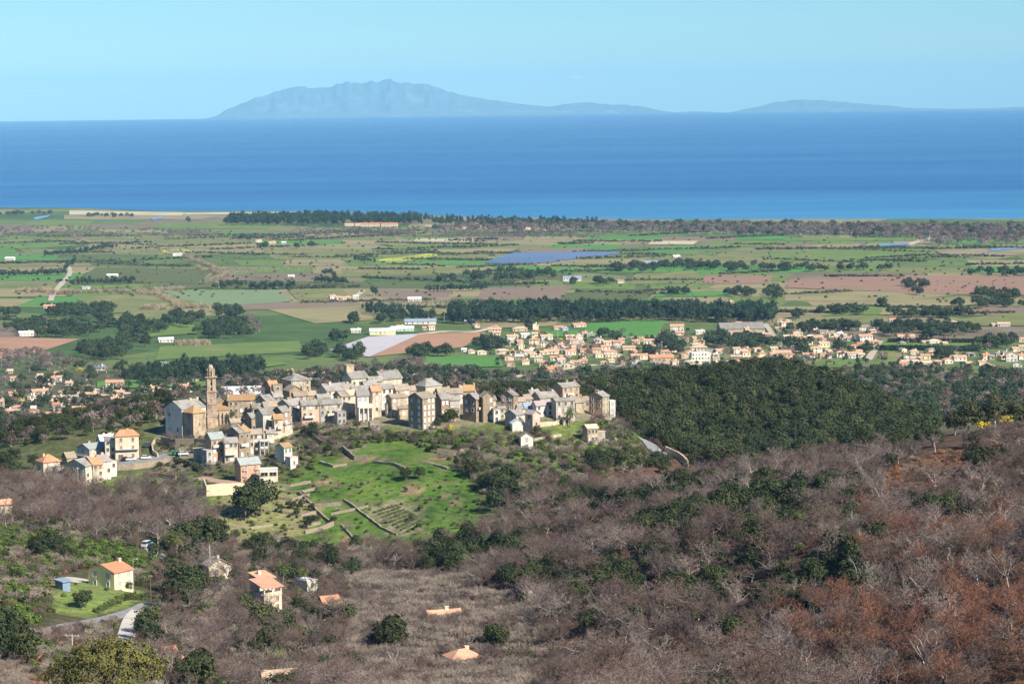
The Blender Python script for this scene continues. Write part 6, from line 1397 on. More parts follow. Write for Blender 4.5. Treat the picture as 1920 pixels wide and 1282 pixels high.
# ------------------------------------------------------------------ plants: where they stand
PL = {}         # kind -> list of [x, y, z, height, label]
FOOT = np.array([[a + (LR * math.cos(t) - LL * math.sin(t)) / 2, b_ + (LR * math.sin(t) + LL * math.cos(t)) / 2, max(LR, LL) / 2 + .6] for (a, b_, LR, LL, t) in ALLH])
CLEAR = hit_many([330, 394, 531, 572, 262, 1069, 436, 405, 410, 500, 515, 520, 572, 625, 620, 205, 235, 285, 296], [1058, 1082, 1100, 1108, 856, 804, 794, 1088, 1096, 1158, 1160, 1170, 1116, 1176, 1184, 1116, 1114, 1036, 1046])
FOOT = np.concatenate([FOOT, np.concatenate([CLEAR[:, :2], np.array([[4], [3], [3.5], [3], [4], [3.5], [2.5], [4], [4], [5], [5], [4], [4], [5], [5], [4], [4], [4], [4]])], 1)])
for_near = FOOT[FOOT[:, 1] < 1250]; for_far = FOOT[FOOT[:, 1] >= 1250]
ROADS = [([(60, 1184), (110, 1175), (160, 1167), (210, 1157), (250, 1145), (292, 1133)], 4), ([(262, 1146), (247, 1163), (240, 1182), (232, 1206)], 4.5), ([(278, 1024), (286, 1032), (296, 1040), (308, 1048)], 5), ([(1205, 824), (1217, 832), (1226, 842), (1234, 850), (1248, 852), (1262, 858)], 8), ([(214, 862), (245, 866), (285, 862), (318, 856)], 8), ([(125, 1090), (160, 1086)], 5), ([(372, 896), (440, 906), (500, 908)], 4)]
RP = []
for pts, w in ROADS:
    H_ = hit_many([p[0] for p in pts], [p[1] for p in pts])
    for i in range(len(H_) - 1):
        for t in np.linspace(0, 1, 12): q = H_[i] * (1 - t) + H_[i + 1] * t; RP.append((q[0], q[1], w * .6 + .8))
RP = np.array(RP)
def free(P, pad=0.0):
    ok = np.ones(len(P), bool)
    for A in (for_near, RP) if len(P) and P[:, 1].min() < 1250 else (for_far,):
        for i in range(0, len(P), 4000):
            d2 = ((P[i:i + 4000, None, :2] - A[None, :, :2]) ** 2).sum(-1); ok[i:i + 4000] &= (d2 > (A[None, :, 2] + pad) ** 2).all(1)
    return ok
def put(kind, P, hs, label, pad=.3, clear=True):
    if len(P) == 0: return
    k = free(P, pad) if clear else np.ones(len(P), bool)
    hs = np.broadcast_to(hs, len(P))
    PL.setdefault(kind, []).extend([(p[0], p[1], p[2], h, label) for p, h, o in zip(P, hs, k) if o])
def grid(d0, d1, px0, px1, sp):
    """jittered positions on the ground between two distances and two photo columns"""
    out = []
    for D in np.arange(d0, d1, sp):
        x0, x1 = (px0 - CX) / F_PX * D, (px1 - CX) / F_PX * D; n = max(1, int((x1 - x0) / sp))
        x = x0 + (np.arange(n) + R3.random(n)) * (x1 - x0) / n; out.append(np.stack([x, D + R3.uniform(-.6, .6, n) * sp], 1))
    P = np.concatenate(out); return np.concatenate([P, gfast(P[:, 0], P[:, 1])[:, None]], 1)
def split(P, w):
    """share positions out between kinds, in drifts rather than evenly"""
    n = .55 * vnoise(P[:, 0] / 28, P[:, 1] / 40, 9) + .45 * R3.random(len(P)); c = np.cumsum(np.array(w) / sum(w)); q = np.quantile(n, np.concatenate([[0], c[:-1], [1]])) if len(P) else np.zeros(len(w) + 1)
    return [P[(n >= q[i]) & ((n < q[i + 1]) | (i == len(w) - 1))] for i in range(len(w))]
def poly(P, pg): return P[in_poly(project(P), pg)] if len(P) else P
def minus(P, *names):
    if len(P) == 0: return P
    X = project(P); k = np.zeros(len(P), bool)
    for nme in names: k |= in_poly(X, ZONES[nme] if isinstance(nme, str) else nme)
    return P[~k]
U = lambda n, a, b_: R3.uniform(a, b_, n)

# right hillside
RIGHT = [(640, 1085), (770, 1040), (890, 1000), (950, 945), (1090, 908), (1200, 885), (1330, 890), (1450, 886), (1600, 862), (1760, 846), (2060, 795), (2060, 1420), (900, 1420), (560, 1420), (590, 1210)]
THICKET = [(640, 1085), (860, 1080), (960, 1130), (1040, 1190), (1010, 1420), (700, 1420), (650, 1210)]
P = minus(poly(grid(395, 930, 560, 2060, 5.3), RIGHT), THICKET, 'clearing')
P = P[vnoise(P[:, 0] / 17, P[:, 1] / 24, 31) > .16]
px = project(P)
GROW = lambda n, a, b_: a + (b_ - a) * R3.random(n) ** 1.6
BRIGHT = [(1500, 1040), (2060, 960), (2060, 1420), (1350, 1420), (1420, 1180)]
ev = (.7 * vnoise(P[:, 0] / 24, P[:, 1] / 34, 21) + .3 * R3.random(len(P)) > .565) & (px[:, 0] < 1640) & (px[:, 0] > 780) & (px[:, 1] < 1150) | (R3.random(len(P)) > .955)
put('evergreen_oak', P[ev], U(ev.sum(), 4.5, 7.5), "dark evergreen oak among the bare trees of the right slope")
Q = P[~ev]; pq = project(Q); br = in_poly(pq, BRIGHT); up_ = pq[:, 1] < 1000
put('bare_tree', Q[br], GROW(br.sum(), 5, 11.5), "bare reddish brown tree in the bottom right woods")
put('bare_tree', Q[up_ & ~br], GROW((up_ & ~br).sum(), 4.5, 10), "bare grey brown tree high on the right slope")
put('bare_tree', Q[~up_ & ~br], GROW((~up_ & ~br).sum(), 4.5, 10.5), "bare mauve brown tree in the lower middle woods")
D_ = np.concatenate([poly(grid(400, 640, 1300, 2060, 24), BRIGHT), poly(grid(420, 620, 1640, 1930, 19), BRIGHT)]); put('dead_tree', D_, U(len(D_), 7, 12), "bleached white dead tree standing among bare woods")
X = [(1585, 915), (1570, 940), (1290, 985), (1440, 1080), (1560, 1060), (1245, 925), (1700, 1080), (1550, 1200), (1810, 1040), (1880, 1030), (1600, 1010), (745, 1260)]
H_ = hit_many([p[0] for p in X], [p[1] for p in X]); put('dead_tree', H_, U(len(X), 6, 9), "bleached white dead tree standing among bare woods")
S = minus(poly(grid(395, 930, 560, 2060, 4.4), RIGHT), THICKET); a_, b2, c_ = split(S, (3, 2.2, .8)); put('bare_shrub', a_, U(len(a_), 1.0, 2.6), "low bare brushwood on the right slope"); put('fern_tuft', b2, U(len(b2), .8, 1.4), "brown fern on the right slope"); put('green_shrub', c_[::2], U(len(c_[::2]), 1.0, 2.0), "green shrub under the bare trees of the right slope")
P = poly(grid(500, 900, 560, 1100, 2.3), THICKET); a_, b2 = split(P, (14, 1)); put('bare_shrub', a_, U(len(a_), 2.2, 4.2), "pale leafless bush in the valley thicket"); put('green_shrub', b2, U(len(b2), 1.5, 2.5), "green bush in the pale valley thicket")
P = poly(grid(640, 860, 1560, 1960, 2.6), ZONES['clearing']); put('fern_tuft', P[::2], U(len(P[::2]), .5, 1.0), "brown fern in the red clearing"); put('green_shrub', P[1::14], U(len(P[1::14]), .8, 1.4), "small green shrub in the red clearing")
for (x, y_, n, rx, ry, h0, h1, lab) in [(1775, 985, 16, 55, 22, 6, 9, "dark oak in the black clump under the clearing"), (1835, 885, 5, 25, 10, 6, 8, "dark oak beside the red clearing"), (960, 945, 8, 40, 15, 6, 9, "dark oak at the foot of the meadow"), (900, 1045, 26, 100, 22, 2.5, 5, "dark evergreen in the maquis above the thicket"), (1130, 965, 6, 35, 14, 6, 9, "tall dark oak in the middle woods"), (1000, 1090, 10, 60, 22, 4, 7, "dark oak on the valley's far bank"), (1120, 1170, 7, 50, 30, 4, 6.5, "dark oak on the lower middle slope"), (1350, 1190, 6, 60, 30, 4, 6.5, "dark oak on the lower slope"), (1240, 1080, 3, 15, 8, 5, 7, "lone dark oak in the brown woods"), (1480, 1125, 4, 25, 8, 4, 6, "small dark oak low on the brown slope"), (1600, 1050, 3, 10, 10, 5, 7, "slim dark oak in the brown slope"), (1420, 925, 10, 60, 12, 5, 7, "dark oak on the shoulder of the ridge"), (1280, 945, 6, 30, 12, 5, 7, "dark oak at the head of the brown slope"), (1660, 850, 8, 70, 8, 4, 7, "dark oak on the near skyline"), (1500, 868, 14, 140, 8, 4, 6.5, "oak on the skyline before the forest hill"), (1740, 840, 6, 60, 8, 4, 6, "dark bush oak on the near ridge")]:
    H_ = hit_many(x + R3.normal(size=n) * rx * .5, y_ + R3.normal(size=n) * ry * .5); put('evergreen_oak', H_, U(n, h0, h1), lab)
# village spur
P = minus(poly(grid(890, 1075, 520, 1260, 2.4), [(555, 800), (640, 800), (760, 812), (900, 812), (960, 815), (1010, 812), (1150, 790), (1200, 800), (1240, 870), (1190, 895), (1090, 908), (940, 930), (900, 930), (850, 868), (770, 832), (700, 830), (640, 852), (560, 862)]), [(1030, 800), (1090, 800), (1090, 826), (1030, 826)])
a_, b2, c_, d_ = split(P, (4, 3, 2.5, 2)); put('green_shrub', a_, U(len(a_), 1.2, 2.6), "green shrub on the scrubby slope under the houses"); put('bare_shrub', b2, U(len(b2), 1.8, 3.8), "grey leafless bush under the village houses"); put('bare_tree', c_[::4], U(len(c_[::4]), 4, 6), "bare grey tree just below the village"); put('evergreen_oak', d_[::5], U(len(d_[::5]), 2.5, 4.5), "small evergreen on the village slope")
for (x, y_, n, rx, ry, h0, h1, lab) in [(482, 970, 4, 16, 4, 12, 14.5, "big black oak below the cream retaining wall"), (882, 890, 3, 12, 8, 6, 8, "dark oak at the right end of the meadow"), (935, 920, 8, 40, 14, 6, 8.5, "dark oak below the meadow's end"), (760, 902, 2, 5, 2, 4, 5, "dark round bush in the green meadow"), (787, 898, 2, 4, 2, 4, 5, "second dark bush in the green meadow"), (1150, 876, 16, 55, 14, 5, 8, "dark oak under the lone stone house"), (1225, 880, 8, 40, 8, 4, 6, "oak beside the hill road"), (852, 792, 2, 6, 2, 5, 6, "olive tree under the brown gables"), (585, 820, 3, 14, 4, 4, 6, "garden tree in front of the front row"), (1010, 812, 2, 8, 3, 3, 4.5, "garden tree by the white lane wall"), (440, 1012, 2, 4, 2, 3, 4, "small dark cypress bush on the terrace"), (485, 1040, 3, 10, 5, 5, 7, "dark tree at the foot of the terraces"), (615, 1045, 3, 8, 4, 4, 5, "dark upright bush under the meadow"), (555, 955, 8, 30, 10, 2, 3.4, "dark olive bush on the terraces"), (590, 985, 8, 22, 6, 2.4, 3.6, "olive bush above the lowest terrace wall"), (820, 800, 4, 20, 6, 3, 5, "garden tree beside the tall tower house"), (300, 880, 2, 8, 3, 2.5, 3.5, "hedge bush by the church lane")]:
    H_ = hit_many(x + R3.normal(size=n) * rx * .6, y_ + R3.normal(size=n) * ry * .6); put('evergreen_oak', H_, U(n, h0, h1), lab)
P = poly(grid(880, 960, 520, 920, 3.2), ZONES['meadow']); put('green_shrub', P[::3], U(len(P[::3]), .35, 1.3), "low tuft in the green meadow"); put('evergreen_oak', P[7::55], U(len(P[7::55]), 1.5, 3.0), "dark bush in the green meadow"); put('bare_shrub', P[4::22], U(len(P[4::22]), 1.5, 3), "bare bush in the green meadow")
P = poly(grid(870, 1000, 370, 620, 2.6), ZONES['terrace']); put('green_shrub', P[::4], U(len(P[::4]), .6, 1.5), "low bush on the dry terrace"); put('cane_clump', P[3::17], U(len(P[3::17]), .8, 1.4), "dry stalks on the terrace")
P = poly(grid(930, 1060, 280, 620, 2.6), [(290, 868), (420, 872), (450, 905), (385, 912), (335, 905), (290, 890)]); put('bare_shrub', P[::2], U(len(P[::2]), 1.2, 2.4), "bare bush beside the lane under the church"); put('green_shrub', P[1::3], U(len(P[1::3]), .8, 1.6), "green bush beside the lane under the church")
P = poly(grid(940, 1060, 480, 640, 2.6), [(495, 832), (560, 812), (600, 840), (590, 880), (540, 905), (500, 890)]); put('green_shrub', P[::2], U(len(P[::2]), 1, 2.2), "green bush round the small white house"); put('bare_shrub', P[1::3], U(len(P[1::3]), 1.2, 2.5), "bare bush round the small white house")
P = poly(grid(1000, 1060, 290, 470, 3.2), [(295, 826), (470, 800), (480, 830), (380, 850), (300, 846)]); put('bare_shrub', P[::2], U(len(P[::2]), 1.5, 3), "bare bush below the church forecourt"); put('green_shrub', P[1::2], U(len(P[1::2]), 1, 2), "green bush below the church forecourt")
H_ = hit_many([323, 235, 418, 440, 428], [836, 912, 818, 812, 1108]); put('bare_tree', H_, [6, 7, 5, 5, 12], "bare plane tree near the church and the square", 0, False)
# left slope
LB = [(-60, 925), (60, 905), (110, 915), (200, 935), (330, 905), (385, 935), (410, 1020), (400, 1075), (330, 1070), (255, 1035), (120, 1000), (-60, 990)]
P = poly(grid(740, 1000, -80, 460, 5.6), LB); put('bare_tree', P, GROW(len(P), 4.5, 10), "bare mauve tree on the left slope below the square"); P = poly(grid(740, 1000, -80, 460, 3.6), LB); put('bare_shrub', P[::2], U(len(P[::2]), 2, 3.5), "bare bush on the left slope"); put('green_shrub', P[1::2], U(len(P[1::2]), 1.2, 2.6), "green bush on the left slope"); put('evergreen_oak', P[5::40], U(len(P[5::40]), 3.5, 6), "dark evergreen on the left slope")
LM = [(-60, 985), (120, 1000), (255, 1035), (300, 1075), (262, 1100), (160, 1066), (95, 1085), (90, 1150), (60, 1180), (-60, 1200)]
P = poly(grid(560, 820, -100, 330, 2.2), LM); a_, b2, c_ = split(P, (6, 1.6, 1)); put('green_shrub', a_, U(len(a_), 1.3, 2.8), "dark green maquis bush left of the yellow house"); put('bare_shrub', b2, U(len(b2), 2, 3.6), "bare bush in the maquis left of the yellow house"); put('fern_tuft', c_, U(len(c_), .8, 1.4), "brown fern in the left maquis")
LL_ = [(-60, 1190), (60, 1185), (220, 1160), (225, 1210), (300, 1215), (300, 1420), (-60, 1420)]
P = poly(grid(420, 640, -100, 330, 2.4), LL_); a_, b2, c_ = split(P, (2.5, 4, 2)); put('green_shrub', a_, U(len(a_), 1, 2.2), "green bush under the lane at the bottom left"); put('bare_shrub', b2, U(len(b2), 1.5, 3.2), "bare bush under the lane at the bottom left"); put('fern_tuft', c_, U(len(c_), .8, 1.4), "brown fern at the bottom left")
LC = [(300, 1075), (400, 1078), (640, 1060), (650, 1090), (655, 1210), (700, 1420), (250, 1420), (255, 1200), (300, 1150)]
P = poly(grid(500, 860, 230, 760, 3.2), LC); a_, b2, c_, d_ = split(P, (4, 2, 1.4, 1)); put('bare_shrub', a_, U(len(a_), 2.2, 4.5), "pale bare bush between the valley houses"); put('bare_tree', b2[::2], U(len(b2[::2]), 5, 8), "bare brown tree between the valley houses"); put('green_shrub', c_, U(len(c_), 1.2, 2.6), "green bush between the valley houses"); put('evergreen_oak', d_[::3], U(len(d_[::3]), 4, 6.5), "evergreen tree between the valley houses")
MID = [(400, 1020), (640, 1035), (760, 1022), (800, 1060), (640, 1090), (420, 1085)]
P = poly(grid(740, 900, 380, 820, 3.2), MID); a_, b2, c_ = split(P, (4, 2, 1)); put('bare_shrub', a_, U(len(a_), 2, 4), "bare bush along the foot of the terraces"); put('bare_tree', b2[::2], U(len(b2[::2]), 4.5, 7), "bare tree along the foot of the terraces"); put('evergreen_oak', c_[::2], U(len(c_[::2]), 3.5, 6), "evergreen along the foot of the terraces")
P = poly(grid(600, 720, 60, 300, 3.0), ZONES['lawn']); put('green_shrub', P[::11], U(len(P[::11]), .8, 1.4), "low bush on the lawn of the yellow house")
for (x, y_, n, rx, ry, h0, h1, lab) in [(85, 1045, 6, 35, 14, 5, 7.5, "dark oak in the left maquis"), (372, 1036, 9, 24, 8, 9, 12, "tall green pine by the lane"), (352, 1120, 22, 30, 35, 6.5, 10, "dark evergreen right of the lane"), (505, 1190, 6, 18, 10, 6, 8, "dark green tree under the loggia house"), (735, 1215, 5, 12, 8, 7, 9, "dark oak in the pale thicket"), (155, 1138, 3, 8, 3, 4, 5, "round dark tree on the lawn"), (240, 1112, 2, 5, 2, 2.5, 3.2, "small dark bush at the corner of the yellow house"), (560, 1065, 10, 40, 10, 5, 7, "dark oak behind the loggia house"), (615, 1072, 4, 14, 8, 6, 8, "dark tree behind the arched parapet house"), (660, 1085, 3, 6, 4, 6, 7, "slim dark tree at the edge of the thicket"), (280, 1215, 5, 14, 18, 6, 8, "dark conifer below the concrete drive"), (370, 1285, 6, 18, 8, 6, 8, "dark tree at the bottom edge"), (20, 880, 12, 30, 14, 5, 8, "dark oak left of the orange hipped roof"), (10, 1230, 10, 30, 40, 6, 9, "dark oak in the bottom left corner"), (935, 1215, 4, 14, 8, 4, 6, "dark bush oak beside the lowest roofs"), (640, 1180, 5, 16, 8, 4, 6, "dark tree under the ivy house")]:
    H_ = hit_many(x + R3.normal(size=n) * rx * .6, y_ + R3.normal(size=n) * ry * .6); put('evergreen_oak', H_, U(n, h0, h1), lab)
# forest hill and woods behind the village
HILL = [(1100, 745), (1150, 728), (1210, 712), (1300, 703), (1500, 694), (1560, 700), (1650, 744), (1770, 800), (1700, 860), (1560, 880), (1400, 885), (1290, 880), (1240, 850), (1180, 800)]
P = poly(grid(1020, 1400, 1080, 1790, 5.0), HILL); P = P[vnoise(P[:, 0] / 14, P[:, 1] / 20, 33) > .10]; put('evergreen_oak', P, GROW(len(P), 4.5, 10.5), "dark holm oak of the forest on the round hill", 1.0)
P = grid(1330, 1430, 1140, 1700, 4.6); put('evergreen_oak', P, U(len(P), 5.5, 8), "dark holm oak of the forest on the round hill", 1.0)
P = grid(1110, 1330, 735, 1180, 4.8); a_, b2 = split(P, (3, 1.2)); put('evergreen_oak', a_, U(len(a_), 5, 8), "dark oak in the wood behind the village", 1.5); put('leafless_tree', b2, U(len(b2), 5, 8), "bare tree in the wood behind the village", 1.5)
P = grid(1060, 1500, -60, 330, 5.5); a_, b2, c_ = split(P, (2, 1.6, 2)); put('evergreen_oak', a_, U(len(a_), 3.5, 6.5), "dark oak on the slope behind the lower square", 1.5); put('leafless_tree', b2, U(len(b2), 4, 7), "bare tree on the slope behind the lower square", 1.5); put('green_shrub', c_, U(len(c_), 1.5, 2.8), "bush on the slope behind the lower square", 1)
P = grid(1130, 1230, 330, 735, 7); put('leafless_tree', P[::2], U(len(P[::2]), 4, 6), "bare tree right behind the village", 2)
X = [(840, 1262), (862, 1266), (885, 1262), (908, 1252), (835, 1245), (915, 1240), (800, 1180), (822, 1182), (850, 1180), (872, 1172), (792, 1170), (500, 1300), (530, 1302), (560, 1296), (330, 1296), (352, 1296), (300, 1250), (322, 1250)]
H_ = hit_many([p[0] for p in X], [p[1] for p in X]); put('bare_tree', H_, U(len(X), 3.5, 6), "bare tree hiding a roof in the valley", 0, False)
# ------------------------------------------------------------------ plants of the plain
def area(kind, pg, n, h0, h1, lab, clear=True):
    pg = np.array(pg, float); lo, hi = pg.min(0), pg.max(0); q = R3.uniform(lo, hi, (n * 4, 2)); q = q[in_poly(q, pg)][:n]
    H_ = hit_plain(q[:, 0], q[:, 1]) if pg[:, 1].max() < 655 else hit_many(q[:, 0], q[:, 1], 1400); put(kind, H_, U(len(H_), h0, h1), lab, .5, clear)
def ell(kind, x, y_, rx, ry, n, h0, h1, lab):
    a = R3.random(n) * 6.28; r = R3.random(n) ** .5; q = np.stack([x + np.cos(a) * r * rx, y_ + np.sin(a) * r * ry], 1)
    H_ = hit_plain(q[:, 0], q[:, 1]) if y_ < 650 else hit_many(q[:, 0], q[:, 1], 1400); put(kind, H_, U(n, h0, h1), lab, .5)
def row(kind, pts, n, h0, h1, lab, wob=.6):
    pts = np.array(pts, float); t = np.linspace(0, len(pts) - 1, n); q = np.stack([np.interp(t, np.arange(len(pts)), pts[:, 0]), np.interp(t, np.arange(len(pts)), pts[:, 1])], 1) + R3.normal(size=(n, 2)) * [1.0, wob]
    H_ = hit_plain(q[:, 0], q[:, 1]) if pts[:, 1].max() < 655 else hit_many(q[:, 0], q[:, 1], 1400); put(kind, H_, U(n, h0, h1), lab, .5)
for (x, y_, rx, ry, n, lab) in [(115, 592, 30, 8, 20, 'left of the cane hedges'), (170, 590, 40, 9, 24, 'left of the cane hedges'), (205, 583, 14, 4, 5, 'left of the cane hedges'), (12, 592, 22, 4, 8, 'at the left edge'), (215, 607, 50, 8, 26, 'in the oak belt on the left'), (265, 620, 48, 9, 26, 'in the oak belt on the left'), (110, 624, 85, 10, 45, 'in the oak belt on the left'), (40, 614, 40, 7, 16, 'in the oak belt on the left'), (205, 664, 40, 13, 36, 'below the left meadows'), (165, 662, 22, 8, 10, 'below the left meadows'), (250, 645, 28, 9, 12, 'below the left meadows'),
                               (350, 604, 42, 11, 26, 'in the middle copse'), (425, 592, 30, 10, 22, 'in the middle copse'), (430, 622, 50, 14, 46, 'in the middle copse'), (385, 630, 20, 5, 7, 'in the middle copse'), (580, 667, 30, 8, 14, 'below the plastic field'), (655, 670, 30, 8, 16, 'below the plastic field'), (792, 668, 27, 6, 13, 'below the ploughed field'), (825, 668, 6, 3, 3, 'below the ploughed field'), (842, 667, 6, 3, 3, 'below the ploughed field'), (625, 640, 20, 4, 6, 'beside the plastic field'), (670, 605, 9, 4, 4, 'in the dry field'), (714, 605, 7, 3, 3, 'in the dry field'), (745, 602, 10, 3, 4, 'in the dry field'),
                               (960, 520, 92, 8, 48, 'in the long copse near the solar farm'), (840, 527, 26, 4, 8, 'near the solar farm'), (1200, 505, 50, 7, 24, 'round the blue barn'), (1290, 500, 60, 7, 28, 'round the blue barn'), (1390, 505, 75, 5, 30, 'in the oak line on the right'), (1500, 506, 60, 4, 18, 'in the oak line on the right'), (1600, 507, 70, 3, 16, 'in the oak line on the right'), (1870, 515, 55, 5, 20, 'at the far right'), (1715, 538, 28, 5, 14, 'alone in the wide vineyard'), (1720, 553, 6, 2, 2, 'alone in the wide vineyard'), (1848, 553, 18, 5, 8, 'right of the vineyard'), (1880, 560, 30, 5, 12, 'right of the vineyard'), (1850, 575, 70, 4, 24, 'right of the vineyard'), (1560, 588, 22, 5, 9, 'behind the town'), (1602, 588, 20, 4, 8, 'behind the town'), (1495, 597, 8, 4, 4, 'behind the town'), (1653, 575, 8, 3, 3, 'behind the town'), (1450, 555, 14, 10, 14, 'at the vineyard corner'), (1270, 552, 20, 4, 7, 'near the dark orchard'), (1400, 554, 36, 4, 14, 'near the dark orchard'), (1075, 535, 6, 3, 2, 'by the white and blue barn'), (1135, 533, 20, 4, 8, 'by the white and blue barn'),
                               (918, 652, 28, 8, 22, 'at the town edge by the ploughed field'), (990, 612, 14, 8, 8, 'behind the yellow gable house'), (1132, 632, 7, 3, 4, 'in the wheat field'), (1156, 641, 8, 3, 4, 'in the wheat field'), (1395, 646, 72, 9, 46, 'in the belt below the winery'), (1250, 648, 16, 8, 10, 'in the town gardens'), (1270, 656, 14, 10, 10, 'in the town gardens'), (1215, 668, 18, 6, 8, 'in the town gardens'), (1735, 622, 100, 13, 75, 'in the wooded estate'), (1745, 593, 80, 6, 36, 'in the wooded estate'), (1865, 645, 42, 10, 26, 'at the right end of the town'), (1560, 620, 55, 5, 24, 'behind the town lanes'), (1505, 620, 35, 4, 12, 'behind the town lanes'), (1768, 672, 12, 4, 6, 'above the tall peach house'), (1600, 660, 40, 5, 10, 'by the straight road'), (1500, 655, 25, 9, 14, 'in the leafy lane'), (35, 403, 60, 3, 16, 'by the river mouth'), (205, 407, 50, 2, 18, 'by the river mouth'), (355, 416, 6, 2, 2, 'before the coast pines'), (460, 450, 12, 3, 4, 'by the far farm'), (490, 465, 10, 3, 4, 'by the far farm'), (555, 465, 6, 2, 2, 'by the far farm'), (585, 463, 8, 3, 3, 'by the far farm')]:
    ell('field_tree', x, y_, rx, ry, n, 7, 12, "round dark oak " + lab)
area('windbreak_tree', [(840, 609), (1080, 607), (1250, 603), (1450, 609), (1452, 590), (1100, 586), (850, 590)], 560, 14, 22, "dark conifer of the long strip behind the town")
area('windbreak_tree', [(680, 580), (760, 582), (830, 600), (800, 605), (720, 596), (678, 588)], 90, 9, 13, "dark conifer left of the long strip")
area('windbreak_tree', [(225, 715), (300, 700), (490, 690), (500, 702), (420, 716), (240, 722)], 140, 10, 16, "dark conifer in the wood behind the bell tower")
area('windbreak_tree', [(420, 424), (640, 424), (790, 422), (790, 413), (600, 409), (430, 414)], 440, 17, 25, "dark pine of the coastal pine wood")
area('windbreak_tree', [(790, 423), (1120, 428), (1120, 420), (900, 416), (790, 412)], 170, 12, 20, "dark pine of the coastal pine wood")
for pts, n in [([(82, 482), (150, 476), (216, 466)], 40), ([(0, 520), (122, 516)], 34), ([(122, 510), (142, 492)], 12), ([(400, 543), (460, 537)], 16), ([(470, 544), (552, 540)], 22), ([(590, 530), (650, 535)], 20), ([(605, 515), (630, 520)], 8), ([(130, 535), (250, 533)], 26), ([(800, 548), (910, 545)], 26), ([(700, 553), (706, 556)], 4), ([(668, 492), (700, 494)], 8)]:
    row('windbreak_tree', pts, n, 8, 14, "dark windbreak conifer in a field row on the left plain")
for pts, n in [([(425, 515), (470, 512)], 14), ([(475, 508), (530, 510)], 12), ([(540, 508), (600, 512)], 9), ([(612, 505), (625, 508)], 5), ([(715, 575), (840, 577)], 40), ([(840, 577), (905, 573)], 18), ([(1660, 442), (1700, 440)], 8)]:
    row('bare_poplar', pts, n, 9, 14, "slim leafless poplar in a row on the plain")
for pts, n in [([(300, 466), (345, 480), (385, 497), (415, 508), (430, 516), (400, 527)], 90), ([(255, 548), (300, 556), (322, 566), (335, 578)], 60), ([(290, 546), (340, 544)], 26), ([(30, 548), (95, 547)], 30), ([(95, 552), (150, 550), (250, 548)], 40), ([(265, 580), (310, 580)], 20), ([(350, 578), (400, 577)], 16), ([(330, 648), (390, 646)], 20), ([(140, 445), (160, 455)], 10), ([(370, 505), (430, 517)], 26)]:
    row('cane_clump', pts, n, 5, 8, "straw coloured cane hedge clump on the left plain", 1.2)
for pg, n, m, lab in [([(790, 434), (1100, 436), (1500, 444), (1930, 448), (1930, 428), (1300, 423), (900, 420)], 1300, 'leafless_tree', "bare mauve tree of the coastal woods"), ([(0, 428), (150, 428), (420, 434), (400, 448), (0, 450)], 240, 'leafless_tree', "bare tree on the far left plain"), ([(540, 430), (900, 429), (1150, 438), (1120, 450), (950, 447), (560, 446)], 480, 'leafless_tree', "bare tree before the holiday houses"), ([(1700, 430), (1930, 432), (1930, 460), (1760, 462), (1700, 448)], 180, 'leafless_tree', "bare tree of the coastal woods at the right"),
                      ([(420, 716), (640, 696), (770, 690), (900, 700), (880, 722), (700, 726), (420, 738)], 210, 'leafless_tree', "bare tree in the hollow behind the village"), ([(0, 690), (300, 690), (420, 712), (400, 800), (0, 800)], 100, 'leafless_tree', "bare tree among the hamlet houses"), ([(180, 755), (310, 750), (310, 795), (190, 795)], 60, 'leafless_tree', "bare tree on the slope under the hamlet"), ([(1560, 695), (1660, 692), (1930, 702), (1930, 800), (1760, 792), (1620, 730)], 240, 'leafless_tree', "bare tree in the scrub below the town"), ([(870, 704), (1000, 704), (1250, 694), (1400, 694), (1400, 706), (1100, 714), (870, 718)], 110, 'leafless_tree', "bare tree along the foot of the town"), ([(620, 690), (780, 680), (800, 695), (640, 706)], 70, 'leafless_tree', "bare tree below the plastic field"), ([(0, 665), (70, 662), (190, 690), (0, 700)], 80, 'leafless_tree', "bare tree below the left ploughed field"), ([(440, 595), (490, 595), (490, 625), (450, 625)], 30, 'leafless_tree', "bare tree of the middle copse"), ([(905, 640), (1450, 610), (1900, 640), (1900, 690), (930, 690)], 130, 'leafless_tree', "bare tree in a town garden"),
                      ([(905, 640), (1450, 610), (1900, 640), (1900, 690), (930, 690)], 190, 'garden_tree', "small green tree in a town garden"), ([(1560, 695), (1660, 692), (1930, 702), (1930, 800), (1760, 792), (1620, 730)], 300, 'field_tree', "dark oak in the scrub below the town"), ([(0, 690), (300, 690), (420, 712), (400, 800), (0, 800)], 105, 'field_tree', "dark tree among the hamlet houses"), ([(420, 716), (640, 696), (770, 690), (900, 700), (880, 722), (700, 726), (420, 738)], 130, 'field_tree', "dark oak in the hollow behind the village"), ([(870, 704), (1000, 704), (1250, 694), (1400, 694), (1400, 706), (1100, 714), (870, 718)], 80, 'field_tree', "dark oak along the foot of the town"), ([(790, 434), (1100, 436), (1500, 444), (1930, 448), (1930, 428), (1300, 423), (900, 420)], 160, 'field_tree', "dark pine in the coastal woods"), ([(0, 795), (310, 795), (300, 815), (200, 830), (60, 840), (0, 850)], 140, 'evergreen_oak', "dark oak on the slope behind the lower square")]:
    area(m, pg, n, 3.5 if m == 'garden_tree' else (9 if 'coastal' in lab else 5), 5 if m == 'garden_tree' else (16 if 'coastal' in lab else 9), lab)
